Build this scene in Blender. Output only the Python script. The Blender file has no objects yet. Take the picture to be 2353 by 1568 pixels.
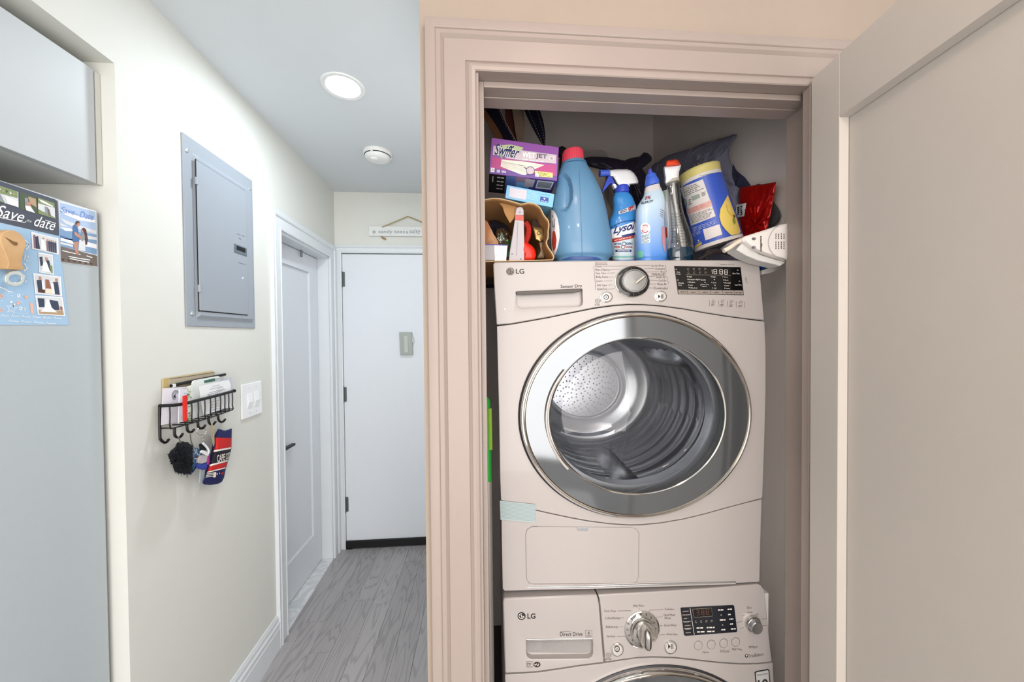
import bpy, math, random
import numpy as np
from math import radians, cos, sin, pi

random.seed(7)
S = bpy.context.scene
COL = S.collection

# ------------------------------------------------------------------ camera
YAW, PITCH, ROLL, FOC = radians(-4.36), radians(0.89), radians(-0.51), 830.0
CAM = np.array([0.0, 0.0, 1.463])
_cy, _sy, _cp, _sp = cos(YAW), sin(YAW), cos(PITCH), sin(PITCH)
FW = np.array([-_sy * _cp, _cy * _cp, -_sp])
RT = np.array([_cy, _sy, 0.0])
UP = np.cross(RT, FW)
RT, UP = cos(ROLL) * RT + sin(ROLL) * UP, -sin(ROLL) * RT + cos(ROLL) * UP
cam_data = bpy.data.cameras.new('camera')
cam_data.sensor_width = 36.0
cam_data.lens = 36.0 * FOC / 2353.0
cam_data.clip_start = 0.01
cam = bpy.data.objects.new('camera', cam_data)
COL.objects.link(cam)
from mathutils import Matrix, Vector
cam.matrix_world = Matrix(((RT[0], UP[0], -FW[0], CAM[0]), (RT[1], UP[1], -FW[1], CAM[1]),
                           (RT[2], UP[2], -FW[2], CAM[2]), (0, 0, 0, 1)))
S.camera = cam

# ------------------------------------------------------------------ world, lamps, exposure
w = bpy.data.worlds.new('world')
S.world = w
w.use_nodes = True
w.node_tree.nodes['Background'].inputs[0].default_value = (0.8, 0.85, 0.9, 1)
w.node_tree.nodes['Background'].inputs[1].default_value = 0.3
S.view_settings.view_transform = 'Standard'
S.view_settings.look = 'None'
S.view_settings.exposure = 0.55
S.view_settings.gamma = 1.0
S.view_settings.use_curve_mapping = False
S.cycles.use_denoising = True
S.cycles.max_bounces = 10
S.cycles.transparent_max_bounces = 16
S.cycles.sample_clamp_indirect = 6.0

def lamp(name, loc, energy, color, size, spread=180):
    d = bpy.data.lights.new(name, 'AREA')
    d.shape = 'DISK'
    d.size = size
    d.energy = energy
    d.color = color
    d.spread = radians(spread)
    o = bpy.data.objects.new(name, d)
    o.location = loc
    COL.objects.link(o)
    return o
CEIL = 2.45
FILL_X = 1.72
HALL_LAMP = (-0.545, 1.485, CEIL)
lamp('hall_lamp', (HALL_LAMP[0], HALL_LAMP[1], CEIL - 0.012), 4.9, (0.86, 0.94, 1.0), 0.12)
lamp('unseen_kitchen_lamp', (0.22, 0.12, CEIL - 0.01), 1.7, (1.0, 0.74, 0.60), 0.16)
lamp('unseen_kitchen_lamp', (0.30, -0.62, CEIL - 0.01), 6.0, (1.0, 0.84, 0.76), 0.16)  # lamp added out of view to even the light on the dryer
lamp('unseen_kitchen_lamp', (-0.55, -0.62, CEIL - 0.01), 4.0, (1.0, 0.84, 0.76), 0.16)  # also added out of view, more warm light on the closet front
wl = lamp('unseen_fill_light', (FILL_X, -0.85, 1.60), 5.0, (0.80, 0.91, 1.0), 1.1)  # unseen cool source assumed on the right, no window is built
wl.data.shape = 'RECTANGLE'
wl.data.size_y = 1.3
wl.rotation_euler = (radians(90), 0, radians(90))
w2 = lamp('unseen_fill_light', (-0.20, -1.78, 1.22), 76.0, (1.0, 0.95, 0.93), 3.2)  # added panel of light behind the camera to fill the closet, no window
w2.data.shape = 'RECTANGLE'
w2.data.size_y = 2.3
w2.rotation_euler = (radians(90), 0, 0)

# ------------------------------------------------------------------ materials
def lin(h):
    h = h.lstrip('#')
    c = [int(h[i:i + 2], 16) / 255.0 for i in (0, 2, 4)]
    return tuple(x / 12.92 if x <= 0.04045 else ((x + 0.055) / 1.055) ** 2.4 for x in c)

MATS = {}
def mat(name, col='#cccccc', rough=0.5, metal=0.0, var=0.04, scale=18.0, bump=0.0, bscale=220.0, spec=0.5,
        emit=None, estr=0.0, coat=0.0, trans=0.0, alpha=1.0, ior=1.45):
    if name in MATS:
        return MATS[name]
    m = bpy.data.materials.new(name)
    m.use_nodes = True
    nt = m.node_tree
    b = nt.nodes['Principled BSDF']
    c = lin(col) if isinstance(col, str) else col
    tc = nt.nodes.new('ShaderNodeTexCoord')
    nz = nt.nodes.new('ShaderNodeTexNoise')
    nz.inputs['Scale'].default_value = scale
    nz.inputs['Detail'].default_value = 3
    nt.links.new(tc.outputs['Object'], nz.inputs['Vector'])
    mx = nt.nodes.new('ShaderNodeMix')
    mx.data_type = 'RGBA'
    mx.inputs[6].default_value = (*[x * (1 - var) for x in c], 1)
    mx.inputs[7].default_value = (*[min(1, x * (1 + var)) for x in c], 1)
    nt.links.new(nz.outputs['Fac'], mx.inputs[0])
    nt.links.new(mx.outputs[2], b.inputs['Base Color'])
    b.inputs['Roughness'].default_value = rough
    b.inputs['Metallic'].default_value = metal
    b.inputs['Specular IOR Level'].default_value = spec
    b.inputs['Coat Weight'].default_value = coat
    b.inputs['Transmission Weight'].default_value = trans
    b.inputs['Alpha'].default_value = alpha
    b.inputs['IOR'].default_value = ior
    if emit:
        b.inputs['Emission Color'].default_value = (*lin(emit), 1)
        b.inputs['Emission Strength'].default_value = estr
    if bump:
        n2 = nt.nodes.new('ShaderNodeTexNoise')
        n2.inputs['Scale'].default_value = bscale
        nt.links.new(tc.outputs['Object'], n2.inputs['Vector'])
        bp = nt.nodes.new('ShaderNodeBump')
        bp.inputs['Strength'].default_value = bump
        bp.inputs['Distance'].default_value = 0.002
        nt.links.new(n2.outputs['Fac'], bp.inputs['Height'])
        nt.links.new(bp.outputs['Normal'], b.inputs['Normal'])
    MATS[name] = m
    return m

def thin_glass(name, tint=(0.9, 0.92, 0.95), refl=0.14, rough=0.03):
    """pane of clear plastic or glass: see-through, with a soft reflection that grows at grazing angles"""
    m = bpy.data.materials.new(name)
    m.use_nodes = True
    nt = m.node_tree
    nt.nodes.remove(nt.nodes['Principled BSDF'])
    out = nt.nodes['Material Output']
    tr = nt.nodes.new('ShaderNodeBsdfTransparent')
    tr.inputs[0].default_value = (*tint, 1)
    gl = nt.nodes.new('ShaderNodeBsdfGlossy')
    gl.inputs['Roughness'].default_value = rough
    lw = nt.nodes.new('ShaderNodeLayerWeight')
    lw.inputs['Blend'].default_value = 0.35
    nz = nt.nodes.new('ShaderNodeTexNoise')
    nz.inputs['Scale'].default_value = 9
    mp = nt.nodes.new('ShaderNodeMapRange')
    mp.inputs[3].default_value = refl
    mp.inputs[4].default_value = min(1, refl + 0.5)
    nt.links.new(lw.outputs['Fresnel'], mp.inputs[0])
    mx = nt.nodes.new('ShaderNodeMixShader')
    nt.links.new(mp.outputs[0], mx.inputs[0])
    nt.links.new(tr.outputs[0], mx.inputs[1])
    nt.links.new(gl.outputs[0], mx.inputs[2])
    nt.links.new(mx.outputs[0], out.inputs[0])
    MATS[name] = m
    return m

def plank_material():
    m = bpy.data.materials.new('grey_oak')
    m.use_nodes = True
    nt = m.node_tree
    b = nt.nodes['Principled BSDF']
    tc = nt.nodes.new('ShaderNodeTexCoord')
    oi = nt.nodes.new('ShaderNodeObjectInfo')
    add = nt.nodes.new('ShaderNodeVectorMath')
    add.operation = 'MULTIPLY_ADD'
    add.inputs[1].default_value = (1, 1, 1)
    sc = nt.nodes.new('ShaderNodeVectorMath')
    sc.operation = 'SCALE'
    sc.inputs[0].default_value = (3.0, 17.0, 5.0)
    nt.links.new(oi.outputs['Random'], sc.inputs['Scale'])
    nt.links.new(tc.outputs['Object'], add.inputs[0])
    nt.links.new(sc.outputs[0], add.inputs[2])
    mp = nt.nodes.new('ShaderNodeMapping')
    mp.inputs['Scale'].default_value = (9.0, 1.1, 1.0)
    nt.links.new(add.outputs[0], mp.inputs[0])
    nz = nt.nodes.new('ShaderNodeTexNoise')
    nz.inputs['Scale'].default_value = 1.6
    nz.inputs['Detail'].default_value = 1.5
    nt.links.new(mp.outputs[0], nz.inputs['Vector'])
    # contour lines of a smooth noise read as cathedral grain
    mul = nt.nodes.new('ShaderNodeMath')
    mul.operation = 'MULTIPLY'
    mul.inputs[1].default_value = 62.0
    nt.links.new(nz.outputs['Fac'], mul.inputs[0])
    sn = nt.nodes.new('ShaderNodeMath')
    sn.operation = 'SINE'
    nt.links.new(mul.outputs[0], sn.inputs[0])
    mp2 = nt.nodes.new('ShaderNodeMapping')
    mp2.inputs['Scale'].default_value = (320.0, 14.0, 1.0)
    nt.links.new(add.outputs[0], mp2.inputs[0])
    fine = nt.nodes.new('ShaderNodeTexNoise')
    fine.inputs['Scale'].default_value = 1.0
    nt.links.new(mp2.outputs[0], fine.inputs['Vector'])
    r1 = nt.nodes.new('ShaderNodeValToRGB')
    r1.color_ramp.elements[0].position = 0.0
    r1.color_ramp.elements[0].color = (0.285, 0.279, 0.284, 1)
    r1.color_ramp.elements[1].position = 0.35
    r1.color_ramp.elements[1].color = (0.365, 0.355, 0.36, 1)
    mr = nt.nodes.new('ShaderNodeMapRange')
    mr.inputs[1].default_value = -1
    nt.links.new(sn.outputs[0], mr.inputs[0])
    nt.links.new(mr.outputs[0], r1.inputs[0])
    r2 = nt.nodes.new('ShaderNodeMix')
    r2.data_type = 'RGBA'
    r2.blend_type = 'MULTIPLY'
    r2.inputs[0].default_value = 0.5
    nt.links.new(r1.outputs[0], r2.inputs[6])
    fr = nt.nodes.new('ShaderNodeMapRange')
    fr.inputs[1].default_value = 0.3
    fr.inputs[2].default_value = 0.7
    fr.inputs[3].default_value = 0.85
    fr.inputs[4].default_value = 1.06
    nt.links.new(fine.outputs['Fac'], fr.inputs[0])
    nt.links.new(fr.outputs[0], r2.inputs[7])
    hsv = nt.nodes.new('ShaderNodeHueSaturation')
    vr = nt.nodes.new('ShaderNodeMapRange')
    vr.inputs[3].default_value = 0.93
    vr.inputs[4].default_value = 1.07
    nt.links.new(oi.outputs['Random'], vr.inputs[0])
    nt.links.new(vr.outputs[0], hsv.inputs['Value'])
    nt.links.new(r2.outputs[2], hsv.inputs['Color'])
    nt.links.new(hsv.outputs[0], b.inputs['Base Color'])
    b.inputs['Roughness'].default_value = 0.42
    bp = nt.nodes.new('ShaderNodeBump')
    bp.inputs['Strength'].default_value = 0.12
    bp.inputs['Distance'].default_value = 0.001
    nt.links.new(mr.outputs[0], bp.inputs['Height'])
    nt.links.new(bp.outputs[0], b.inputs['Normal'])
    MATS['grey_oak'] = m
    return m

def veined(name, base, vein, scale, rough=0.3, dist=4.0):
    m = bpy.data.materials.new(name)
    m.use_nodes = True
    nt = m.node_tree
    b = nt.nodes['Principled BSDF']
    tc = nt.nodes.new('ShaderNodeTexCoord')
    nz = nt.nodes.new('ShaderNodeTexNoise')
    nz.inputs['Scale'].default_value = scale
    nz.inputs['Detail'].default_value = 6
    nz.inputs['Distortion'].default_value = dist
    nt.links.new(tc.outputs['Object'], nz.inputs['Vector'])
    r = nt.nodes.new('ShaderNodeValToRGB')
    r.color_ramp.elements[0].position = 0.42
    r.color_ramp.elements[0].color = (*lin(vein), 1)
    r.color_ramp.elements[1].position = 0.6
    r.color_ramp.elements[1].color = (*lin(base), 1)
    nt.links.new(nz.outputs['Fac'], r.inputs[0])
    nt.links.new(r.outputs[0], b.inputs['Base Color'])
    b.inputs['Roughness'].default_value = rough
    MATS[name] = m
    return m

def gradient_z(name, z0, c0, z1, c1, rough=0.3, spec=0.5):
    """a printed sleeve whose ink fades from one colour to another up its height"""
    m = bpy.data.materials.new(name)
    m.use_nodes = True
    nt = m.node_tree
    b = nt.nodes['Principled BSDF']
    g = nt.nodes.new('ShaderNodeNewGeometry')
    s = nt.nodes.new('ShaderNodeSeparateXYZ')
    nt.links.new(g.outputs['Position'], s.inputs[0])
    mr = nt.nodes.new('ShaderNodeMapRange')
    mr.inputs[1].default_value = z0
    mr.inputs[2].default_value = z1
    nt.links.new(s.outputs[2], mr.inputs[0])
    r = nt.nodes.new('ShaderNodeValToRGB')
    r.color_ramp.elements[0].color = (*lin(c0), 1)
    r.color_ramp.elements[1].color = (*lin(c1), 1)
    nt.links.new(mr.outputs[0], r.inputs[0])
    nt.links.new(r.outputs[0], b.inputs['Base Color'])
    b.inputs['Roughness'].default_value = rough
    MATS[name] = m
    return m

# ------------------------------------------------------------------ pixel rays and mappers
def ray(px, py):
    return FW + RT * ((px - 1176.5) / FOC) - UP * ((py - 784.0) / FOC)

def A(*a):
    return np.array(a, float)

class Plane:
    """a real plane in the room; a pixel of the photograph becomes the point where its sight line meets the plane"""
    def __init__(s, p0, n, ex=None):
        s.p0 = np.array(p0, float)
        s.n = np.array(n, float) / np.linalg.norm(n)
        s.ez = A(0, 0, 1) - s.n * s.n[2]
        s.ez /= np.linalg.norm(s.ez)
        s.ex = np.cross(s.ez, s.n) * -1
        if ex is not None and s.ex @ np.array(ex) < 0:
            s.ex = -s.ex
    def __call__(s, px, py, off=0.0):
        d = ray(px, py)
        return CAM + d * (((s.p0 + s.n * off - CAM) @ s.n) / (d @ s.n))
    def uv(s, px, py, off=0.0):
        q = s(px, py, off) - s.p0
        return q @ s.ex, q[2]
    def pt(s, u, z, off=0.0):
        p = s.p0 + s.ex * u + s.n * off
        return A(p[0], p[1], z)

def YP(y):
    return Plane((0, y, 0), (0, -1, 0), (1, 0, 0))

def base_row(mp, px, z):
    """the pixel row where a plane comes down to height z under pixel column px"""
    a, b = 200.0, 1500.0
    for _ in range(40):
        m = (a + b) / 2
        if mp(px, m)[2] > z:
            a = m
        else:
            b = m
    return a

def resample(pts, n, closed=True):
    p = np.array(pts, float)
    if closed:
        p = np.vstack([p, p[:1]])
    d = np.r_[0, np.cumsum(np.linalg.norm(np.diff(p, axis=0), axis=1))]
    t = np.linspace(0, d[-1], n + (1 if closed else 0))
    if closed:
        t = t[:-1]
    return np.stack([np.interp(t, d, p[:, k]) for k in range(p.shape[1])], 1)

def smooth_path(pts, n=8, closed=False):
    """Catmull-Rom through the points"""
    p = np.array(pts, float)
    m = len(p)
    out = []
    segs = m if closed else m - 1
    for i in range(segs):
        if closed:
            a, b, c, d = p[(i - 1) % m], p[i], p[(i + 1) % m], p[(i + 2) % m]
        else:
            a, b, c, d = p[max(i - 1, 0)], p[i], p[i + 1], p[min(i + 2, m - 1)]
        for k in range(n):
            t = k / n
            out.append(0.5 * ((2 * b) + (-a + c) * t + (2 * a - 5 * b + 4 * c - d) * t * t + (-a + 3 * b - 3 * c + d) * t ** 3))
    if not closed:
        out.append(p[-1])
    return np.array(out)

# ------------------------------------------------------------------ text outlines
_TXT = {}
def glyphs(s, shear=0.0, bold=0.0, res=2):
    key = (s, shear, bold, res)
    if key not in _TXT:
        c = bpy.data.curves.new('t', 'FONT')
        c.body = s
        c.shear = shear
        c.offset = bold
        c.resolution_u = res
        c.fill_mode = 'FRONT'
        o = bpy.data.objects.new('t', c)
        me = bpy.data.meshes.new_from_object(o)
        v = np.array([(q.co.x, q.co.y) for q in me.vertices])
        f = [tuple(q.vertices) for q in me.polygons]
        bpy.data.objects.remove(o)
        bpy.data.curves.remove(c)
        bpy.data.meshes.remove(me)
        lo, hi = v.min(0), v.max(0)
        _TXT[key] = ((v - lo) / np.maximum(hi - lo, 1e-6), f)
    return _TXT[key]

def quad(b):
    """(x0,y0,x1,y1) or four corners TL,TR,BR,BL"""
    if len(b) == 4 and not hasattr(b[0], '__len__'):
        x0, y0, x1, y1 = b
        return [A(x0, y0), A(x1, y0), A(x1, y1), A(x0, y1)]
    return [np.array(p, float) for p in b]

# ------------------------------------------------------------------ mesh builder
def world_loc(o):
    l = Vector((0, 0, 0))
    while o is not None:
        l = l + o.location
        o = o.parent
    return l

class MB:
    def __init__(s):
        s.v, s.f, s.m = [], [], []
    def add(s, verts, faces, m):
        o = len(s.v)
        s.v.extend([tuple(map(float, q)) for q in verts])
        for f in faces:
            s.f.append(tuple(i + o for i in f))
            s.m.append(m)
        return s
    def box(s, x0, x1, y0, y1, z0, z1, m):
        v = [(x, y, z) for z in (z0, z1) for y in (y0, y1) for x in (x0, x1)]
        return s.add(v, [(0, 2, 3, 1), (4, 5, 7, 6), (0, 1, 5, 4), (1, 3, 7, 5), (3, 2, 6, 7), (2, 0, 4, 6)], m)
    def hexa(s, q, m):
        """8 corners: four front (TL,TR,BR,BL) then four back"""
        return s.add(q, [(0, 1, 2, 3), (7, 6, 5, 4), (0, 4, 5, 1), (1, 5, 6, 2), (2, 6, 7, 3), (3, 7, 4, 0)], m)
    def solid(s, front, vec, m, cap_back=True, cap_front=True):
        """polygon pushed along a vector"""
        n = len(front)
        fr = [np.array(p, float) for p in front]
        bk = [p + np.array(vec) for p in fr]
        fs = [(i, (i + 1) % n, (i + 1) % n + n, i + n) for i in range(n)]
        if cap_front:
            fs.append(tuple(range(n - 1, -1, -1)))
        if cap_back:
            fs.append(tuple(range(n, 2 * n)))
        return s.add(fr + bk, fs, m)
    def prism(s, mp, pts, f, b, m, **k):
        """outline in pixels on a plane, from offset f back to offset b"""
        fr = [mp(x, y, f) for x, y in pts]
        return s.solid(fr, mp.n * (b - f), m, **k)
    def rect(s, pl, u0, u1, z0, z1, f, b, m):
        return s.solid([pl.pt(u0, z1, f), pl.pt(u1, z1, f), pl.pt(u1, z0, f), pl.pt(u0, z0, f)], pl.n * (b - f), m)
    def tube(s, path, r, m, n=8, closed=False, taper=None):
        p = np.array(path, float)
        k = len(p)
        rings = []
        up = None
        for i in range(k):
            if closed:
                t = p[(i + 1) % k] - p[i - 1]
            else:
                t = p[min(i + 1, k - 1)] - p[max(i - 1, 0)]
            t = t / (np.linalg.norm(t) + 1e-12)
            if up is None:
                up = np.cross(t, A(0, 0, 1) if abs(t[2]) < .9 else A(1, 0, 0))
            up = up - t * (up @ t)
            up /= np.linalg.norm(up) + 1e-12
            sd = np.cross(t, up)
            rr = r * (taper[i] if taper is not None else 1)
            rings.append([p[i] + rr * (cos(2 * pi * j / n) * up + sin(2 * pi * j / n) * sd) for j in range(n)])
        return s.rings(rings, m, closed=closed, caps=not closed)
    def rings(s, rings, m, closed=False, caps=True, cap0=None, cap1=None):
        n = len(rings[0])
        k = len(rings)
        v = [q for r in rings for q in r]
        fs = []
        for i in range(k if closed else k - 1):
            a, b = i * n, ((i + 1) % k) * n
            for j in range(n):
                fs.append((a + j, a + (j + 1) % n, b + (j + 1) % n, b + j))
        if (caps if cap0 is None else cap0) and not closed:
            fs.append(tuple(range(n - 1, -1, -1)))
        if (caps if cap1 is None else cap1) and not closed:
            fs.append(tuple(range((k - 1) * n, k * n)))
        return s.add(v, fs, m)
    def lathe(s, c, U, V, W, prof, m, n=48, caps=True, a0=0.0, a1=None):
        """prof = [(radius, height)] round axis W, with radial axes U and V (may differ in length)"""
        c, U, V, W = (np.array(q, float) for q in (c, U, V, W))
        if a1 is None:
            rings = [[c + U * (r * cos(2 * pi * j / n)) + V * (r * sin(2 * pi * j / n)) + W * h for j in range(n)] for r, h in prof]
            return s.rings(rings, m, caps=caps)
        v, fs = [], []
        k = len(prof)
        for j in range(n + 1):
            a = a0 + (a1 - a0) * j / n
            for r, h in prof:
                v.append(c + U * (r * cos(a)) + V * (r * sin(a)) + W * h)
        for j in range(n):
            for i in range(k - 1):
                fs.append((j * k + i, j * k + i + 1, (j + 1) * k + i + 1, (j + 1) * k + i))
        return s.add(v, fs, m)
    # ---- flat print, in pixels, on any mapper
    def poly(s, mp, pts, m, off=0.0006):
        return s.add([mp(x, y, off) for x, y in pts], [tuple(range(len(pts)))], m)
    def patch(s, mp, b, m, off=0.0006, nu=1, nv=1):
        q = quad(b)
        v = []
        for j in range(nv + 1):
            for i in range(nu + 1):
                a, c = i / nu, j / nv
                p = (1 - c) * (q[0] * (1 - a) + q[1] * a) + c * (q[3] * (1 - a) + q[2] * a)
                v.append(mp(p[0], p[1], off))
        fs = [(j * (nu + 1) + i, j * (nu + 1) + i + 1, (j + 1) * (nu + 1) + i + 1, (j + 1) * (nu + 1) + i) for j in range(nv) for i in range(nu)]
        return s.add(v, fs, m)
    def fan(s, mp, pts, m, off=0.0006, n=40, rings=5):
        """blob printed on a curved surface: rings shrinking to the middle"""
        o = resample(pts, n)
        c = o.mean(0)
        v, fs = [], []
        for k in range(rings):
            t = 1 - k / rings
            for p in o:
                q = c + (p - c) * t
                v.append(mp(q[0], q[1], off))
        v.append(mp(c[0], c[1], off))
        for k in range(rings - 1):
            for j in range(n):
                fs.append((k * n + j, k * n + (j + 1) % n, (k + 1) * n + (j + 1) % n, (k + 1) * n + j))
        for j in range(n):
            fs.append(((rings - 1) * n + j, (rings - 1) * n + (j + 1) % n, len(v) - 1))
        return s.add(v, fs, m)
    def text(s, mp, string, b, m, off=0.0009, shear=0.0, bold=0.0, res=2):
        g, f = glyphs(string, shear, bold, res)
        q = quad(b)
        v = []
        for a, c in g:
            p = (1 - c) * (q[3] * (1 - a) + q[2] * a) + c * (q[0] * (1 - a) + q[1] * a)
            v.append(mp(p[0], p[1], off))
        return s.add(v, f, m)
    def ell(s, mp, cx, cy, rx, ry, m, off=0.0009, inner=0.0, n=28, a0=0.0, a1=2 * pi):
        v, fs = [], []
        full = abs(a1 - a0 - 2 * pi) < 1e-6
        if inner == 0.0:
            v = [mp(cx + rx * cos(a0 + (a1 - a0) * j / n), cy + ry * sin(a0 + (a1 - a0) * j / n), off) for j in range(n)]
            return s.add(v, [tuple(range(n))], m)
        for j in range(n + 1):
            a = a0 + (a1 - a0) * j / n
            v.append(mp(cx + rx * cos(a), cy + ry * sin(a), off))
            v.append(mp(cx + rx * inner * cos(a), cy + ry * inner * sin(a), off))
        fs = [(2 * j, 2 * j + 1, 2 * j + 3, 2 * j + 2) for j in range(n)]
        return s.add(v, fs, m)
    def stroke(s, mp, pts, wd, m, off=0.0009):
        """a pen line of width wd pixels"""
        p = np.array(pts, float)
        v, fs = [], []
        for i in range(len(p)):
            t = p[min(i + 1, len(p) - 1)] - p[max(i - 1, 0)]
            t = t / (np.linalg.norm(t) + 1e-9)
            nn = A(-t[1], t[0]) * wd / 2
            for q in (p[i] + nn, p[i] - nn):
                v.append(mp(q[0], q[1], off))
        fs = [(2 * i, 2 * i + 1, 2 * i + 3, 2 * i + 2) for i in range(len(p) - 1)]
        return s.add(v, fs, m)
    def lines(s, mp, b, rows, m, off=0.0009, fill=0.5, seed=1, words=6, ragged=0.3):
        """rows of print too small to read in the photograph: word-long dashes"""
        rg = random.Random(seed)
        q = quad(b)
        for r in range(rows):
            c0, c1 = (r + (1 - fill) / 2) / rows, (r + (1 + fill) / 2) / rows
            end = 1 - rg.random() * ragged
            x = 0.0
            while x < end - 0.02:
                wl = min(end - x, (0.5 + rg.random()) / words)
                pts = []
                for a, c in ((x, c0), (x + wl, c0), (x + wl, c1), (x, c1)):
                    pts.append((1 - c) * (q[0] * (1 - a) + q[1] * a) + c * (q[3] * (1 - a) + q[2] * a))
                s.poly(mp, pts, m, off)
                x += wl + 0.22 / words
        return s
    def build(s, name, parent=None, bevel=0.0, smooth=True, angle=38, kind=None, segs=2, origin=None):
        me = bpy.data.meshes.new(name)
        v = np.array(s.v)
        if parent is None:
            base = np.array(origin, float) if origin is not None else A((v[:, 0].min() + v[:, 0].max()) / 2, (v[:, 1].min() + v[:, 1].max()) / 2, v[:, 2].min())
        else:
            base = np.array(world_loc(parent))
        me.from_pydata([tuple(q) for q in (v - base)], [], s.f)
        slots = []
        for x in s.m:
            if x not in slots:
                slots.append(x)
        for x in slots:
            me.materials.append(x)
        ix = {x: i for i, x in enumerate(slots)}
        me.polygons.foreach_set('material_index', [ix[x] for x in s.m])
        if smooth:
            me.polygons.foreach_set('use_smooth', [True] * len(s.f))
            me.update()
            me.set_sharp_from_angle(angle=radians(angle))
        me.update()
        o = bpy.data.objects.new(name, me)
        COL.objects.link(o)
        if parent is None:
            o.location = base
        else:
            o.parent = parent
        if bevel:
            md = o.modifiers.new('bevel', 'BEVEL')
            md.width = bevel
            md.segments = segs
            md.limit_method = 'ANGLE'
            md.angle_limit = radians(40)
            md.harden_normals = True
        if kind:
            o['kind'] = kind
        return o

def thing(name, label, cat, loc, group=None):
    o = bpy.data.objects.new(name, None)
    o.empty_display_size = 0.05
    COL.objects.link(o)
    o.location = loc
    return tag(o, label, cat, group)

def tag(o, label, cat=None, group=None):
    o['label'] = label
    if cat:
        o['category'] = cat
    if group:
        o['group'] = group
    return o

def cut(obj, cutter):
    """bake a pocket into a mesh"""
    md = obj.modifiers.new('cut', 'BOOLEAN')
    md.object = cutter
    md.operation = 'DIFFERENCE'
    md.solver = 'EXACT'
    bpy.context.view_layer.update()
    dg = bpy.context.evaluated_depsgraph_get()
    me = bpy.data.meshes.new_from_object(obj.evaluated_get(dg))
    obj.modifiers.remove(md)
    obj.data = me
    bpy.data.objects.remove(cutter)

class Loft:
    """a bottle: rows of (left x, left y, right x, right y) pixels seen in the plane y = Y; depth is kd times the half width"""
    def __init__(s, Y, rows, kd=0.8, power=2.0, sub=6, dent=None, ground=None):
        s.Y, s.kd, s.p, s.dent = Y, kd, power, dent
        pl = YP(Y)
        rows = list(rows)
        if ground is not None:                 # stand it on the surface at this height
            l = rows[-1]
            rows.append((l[0], base_row(pl, l[0], ground), l[2], base_row(pl, l[2], ground)))
        rr = smooth_path(rows, sub) if sub > 1 else np.array(rows, float)
        L = np.array([pl(r[0], r[1]) for r in rr])
        R = np.array([pl(r[2], r[3]) for r in rr])
        s.C = (L + R) / 2
        s.a = (R - L) / 2
        tn = s.C[:, 0].mean() / Y              # seen aslant the depth widens the outline: take that out again
        s.a /= math.sqrt(1 + (kd * tn) ** 2)
        s.h = np.linalg.norm(s.a, axis=1)
        s.n = np.stack([-s.a[:, 2], 0 * s.h, s.a[:, 0]], 1) / s.h[:, None]
        s.b = kd * s.h
    def surf(s, i, th, grow=0.0):
        c, sn = cos(th), sin(th)
        e = 2.0 / s.p
        x = math.copysign(abs(c) ** e, c)
        y = math.copysign(abs(sn) ** e, sn)
        k = 1 + grow / s.h[i]
        q = s.C[i] + s.a[i] * (x * k) - A(0, 1, 0) * (s.b[i] * y * k)
        return q
    def mesh(s, mb, m, n=40, i0=0, i1=None, grow=0.0, cap0=True, cap1=True):
        i1 = len(s.C) if i1 is None else i1
        rings = []
        for i in range(i0, i1):
            ring = []
            for j in range(n):
                q = s.surf(i, 2 * pi * j / n, grow)
                if s.dent is not None and sin(2 * pi * j / n) > 0:
                    q = q + A(0, 1, 0) * s.dent(q)
                ring.append(q)
            rings.append(ring)
        return mb.rings(rings, m, cap0=cap0, cap1=cap1)
    def __call__(s, px, py, off=0.0):
        """first point of the skin met by the sight line"""
        d = ray(px, py)
        bm = s.b.max()
        ds = np.linspace(1.03 * bm, -.6 * bm, 56)
        Q = CAM[None, :] + d[None, :] * ((s.Y - ds) / d[1])[:, None]
        G = (Q[:, None, :] - s.C[None]) * s.n[None]
        I = np.abs(G.sum(2)).argmin(1)
        X = ((Q - s.C[I]) * s.a[I]).sum(1) / s.h[I] ** 2
        dd = np.array([s.dent(q) for q in Q]) if s.dent is not None else 0.0
        Fv = np.abs(X) ** s.p + np.abs((ds + np.where(ds > 0, dd, 0.0)) / s.b[I]) ** s.p - 1
        ins = np.nonzero(Fv < 0)[0]
        if len(ins) == 0:
            dep = ds[int(np.argmin(Fv))]
        else:
            k = ins[0]
            dep = ds[k] if k == 0 else ds[k - 1] + (ds[k] - ds[k - 1]) * Fv[k - 1] / (Fv[k - 1] - Fv[k])
        dep += off * 1.6
        return CAM + d * ((s.Y - dep) / d[1])

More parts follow.
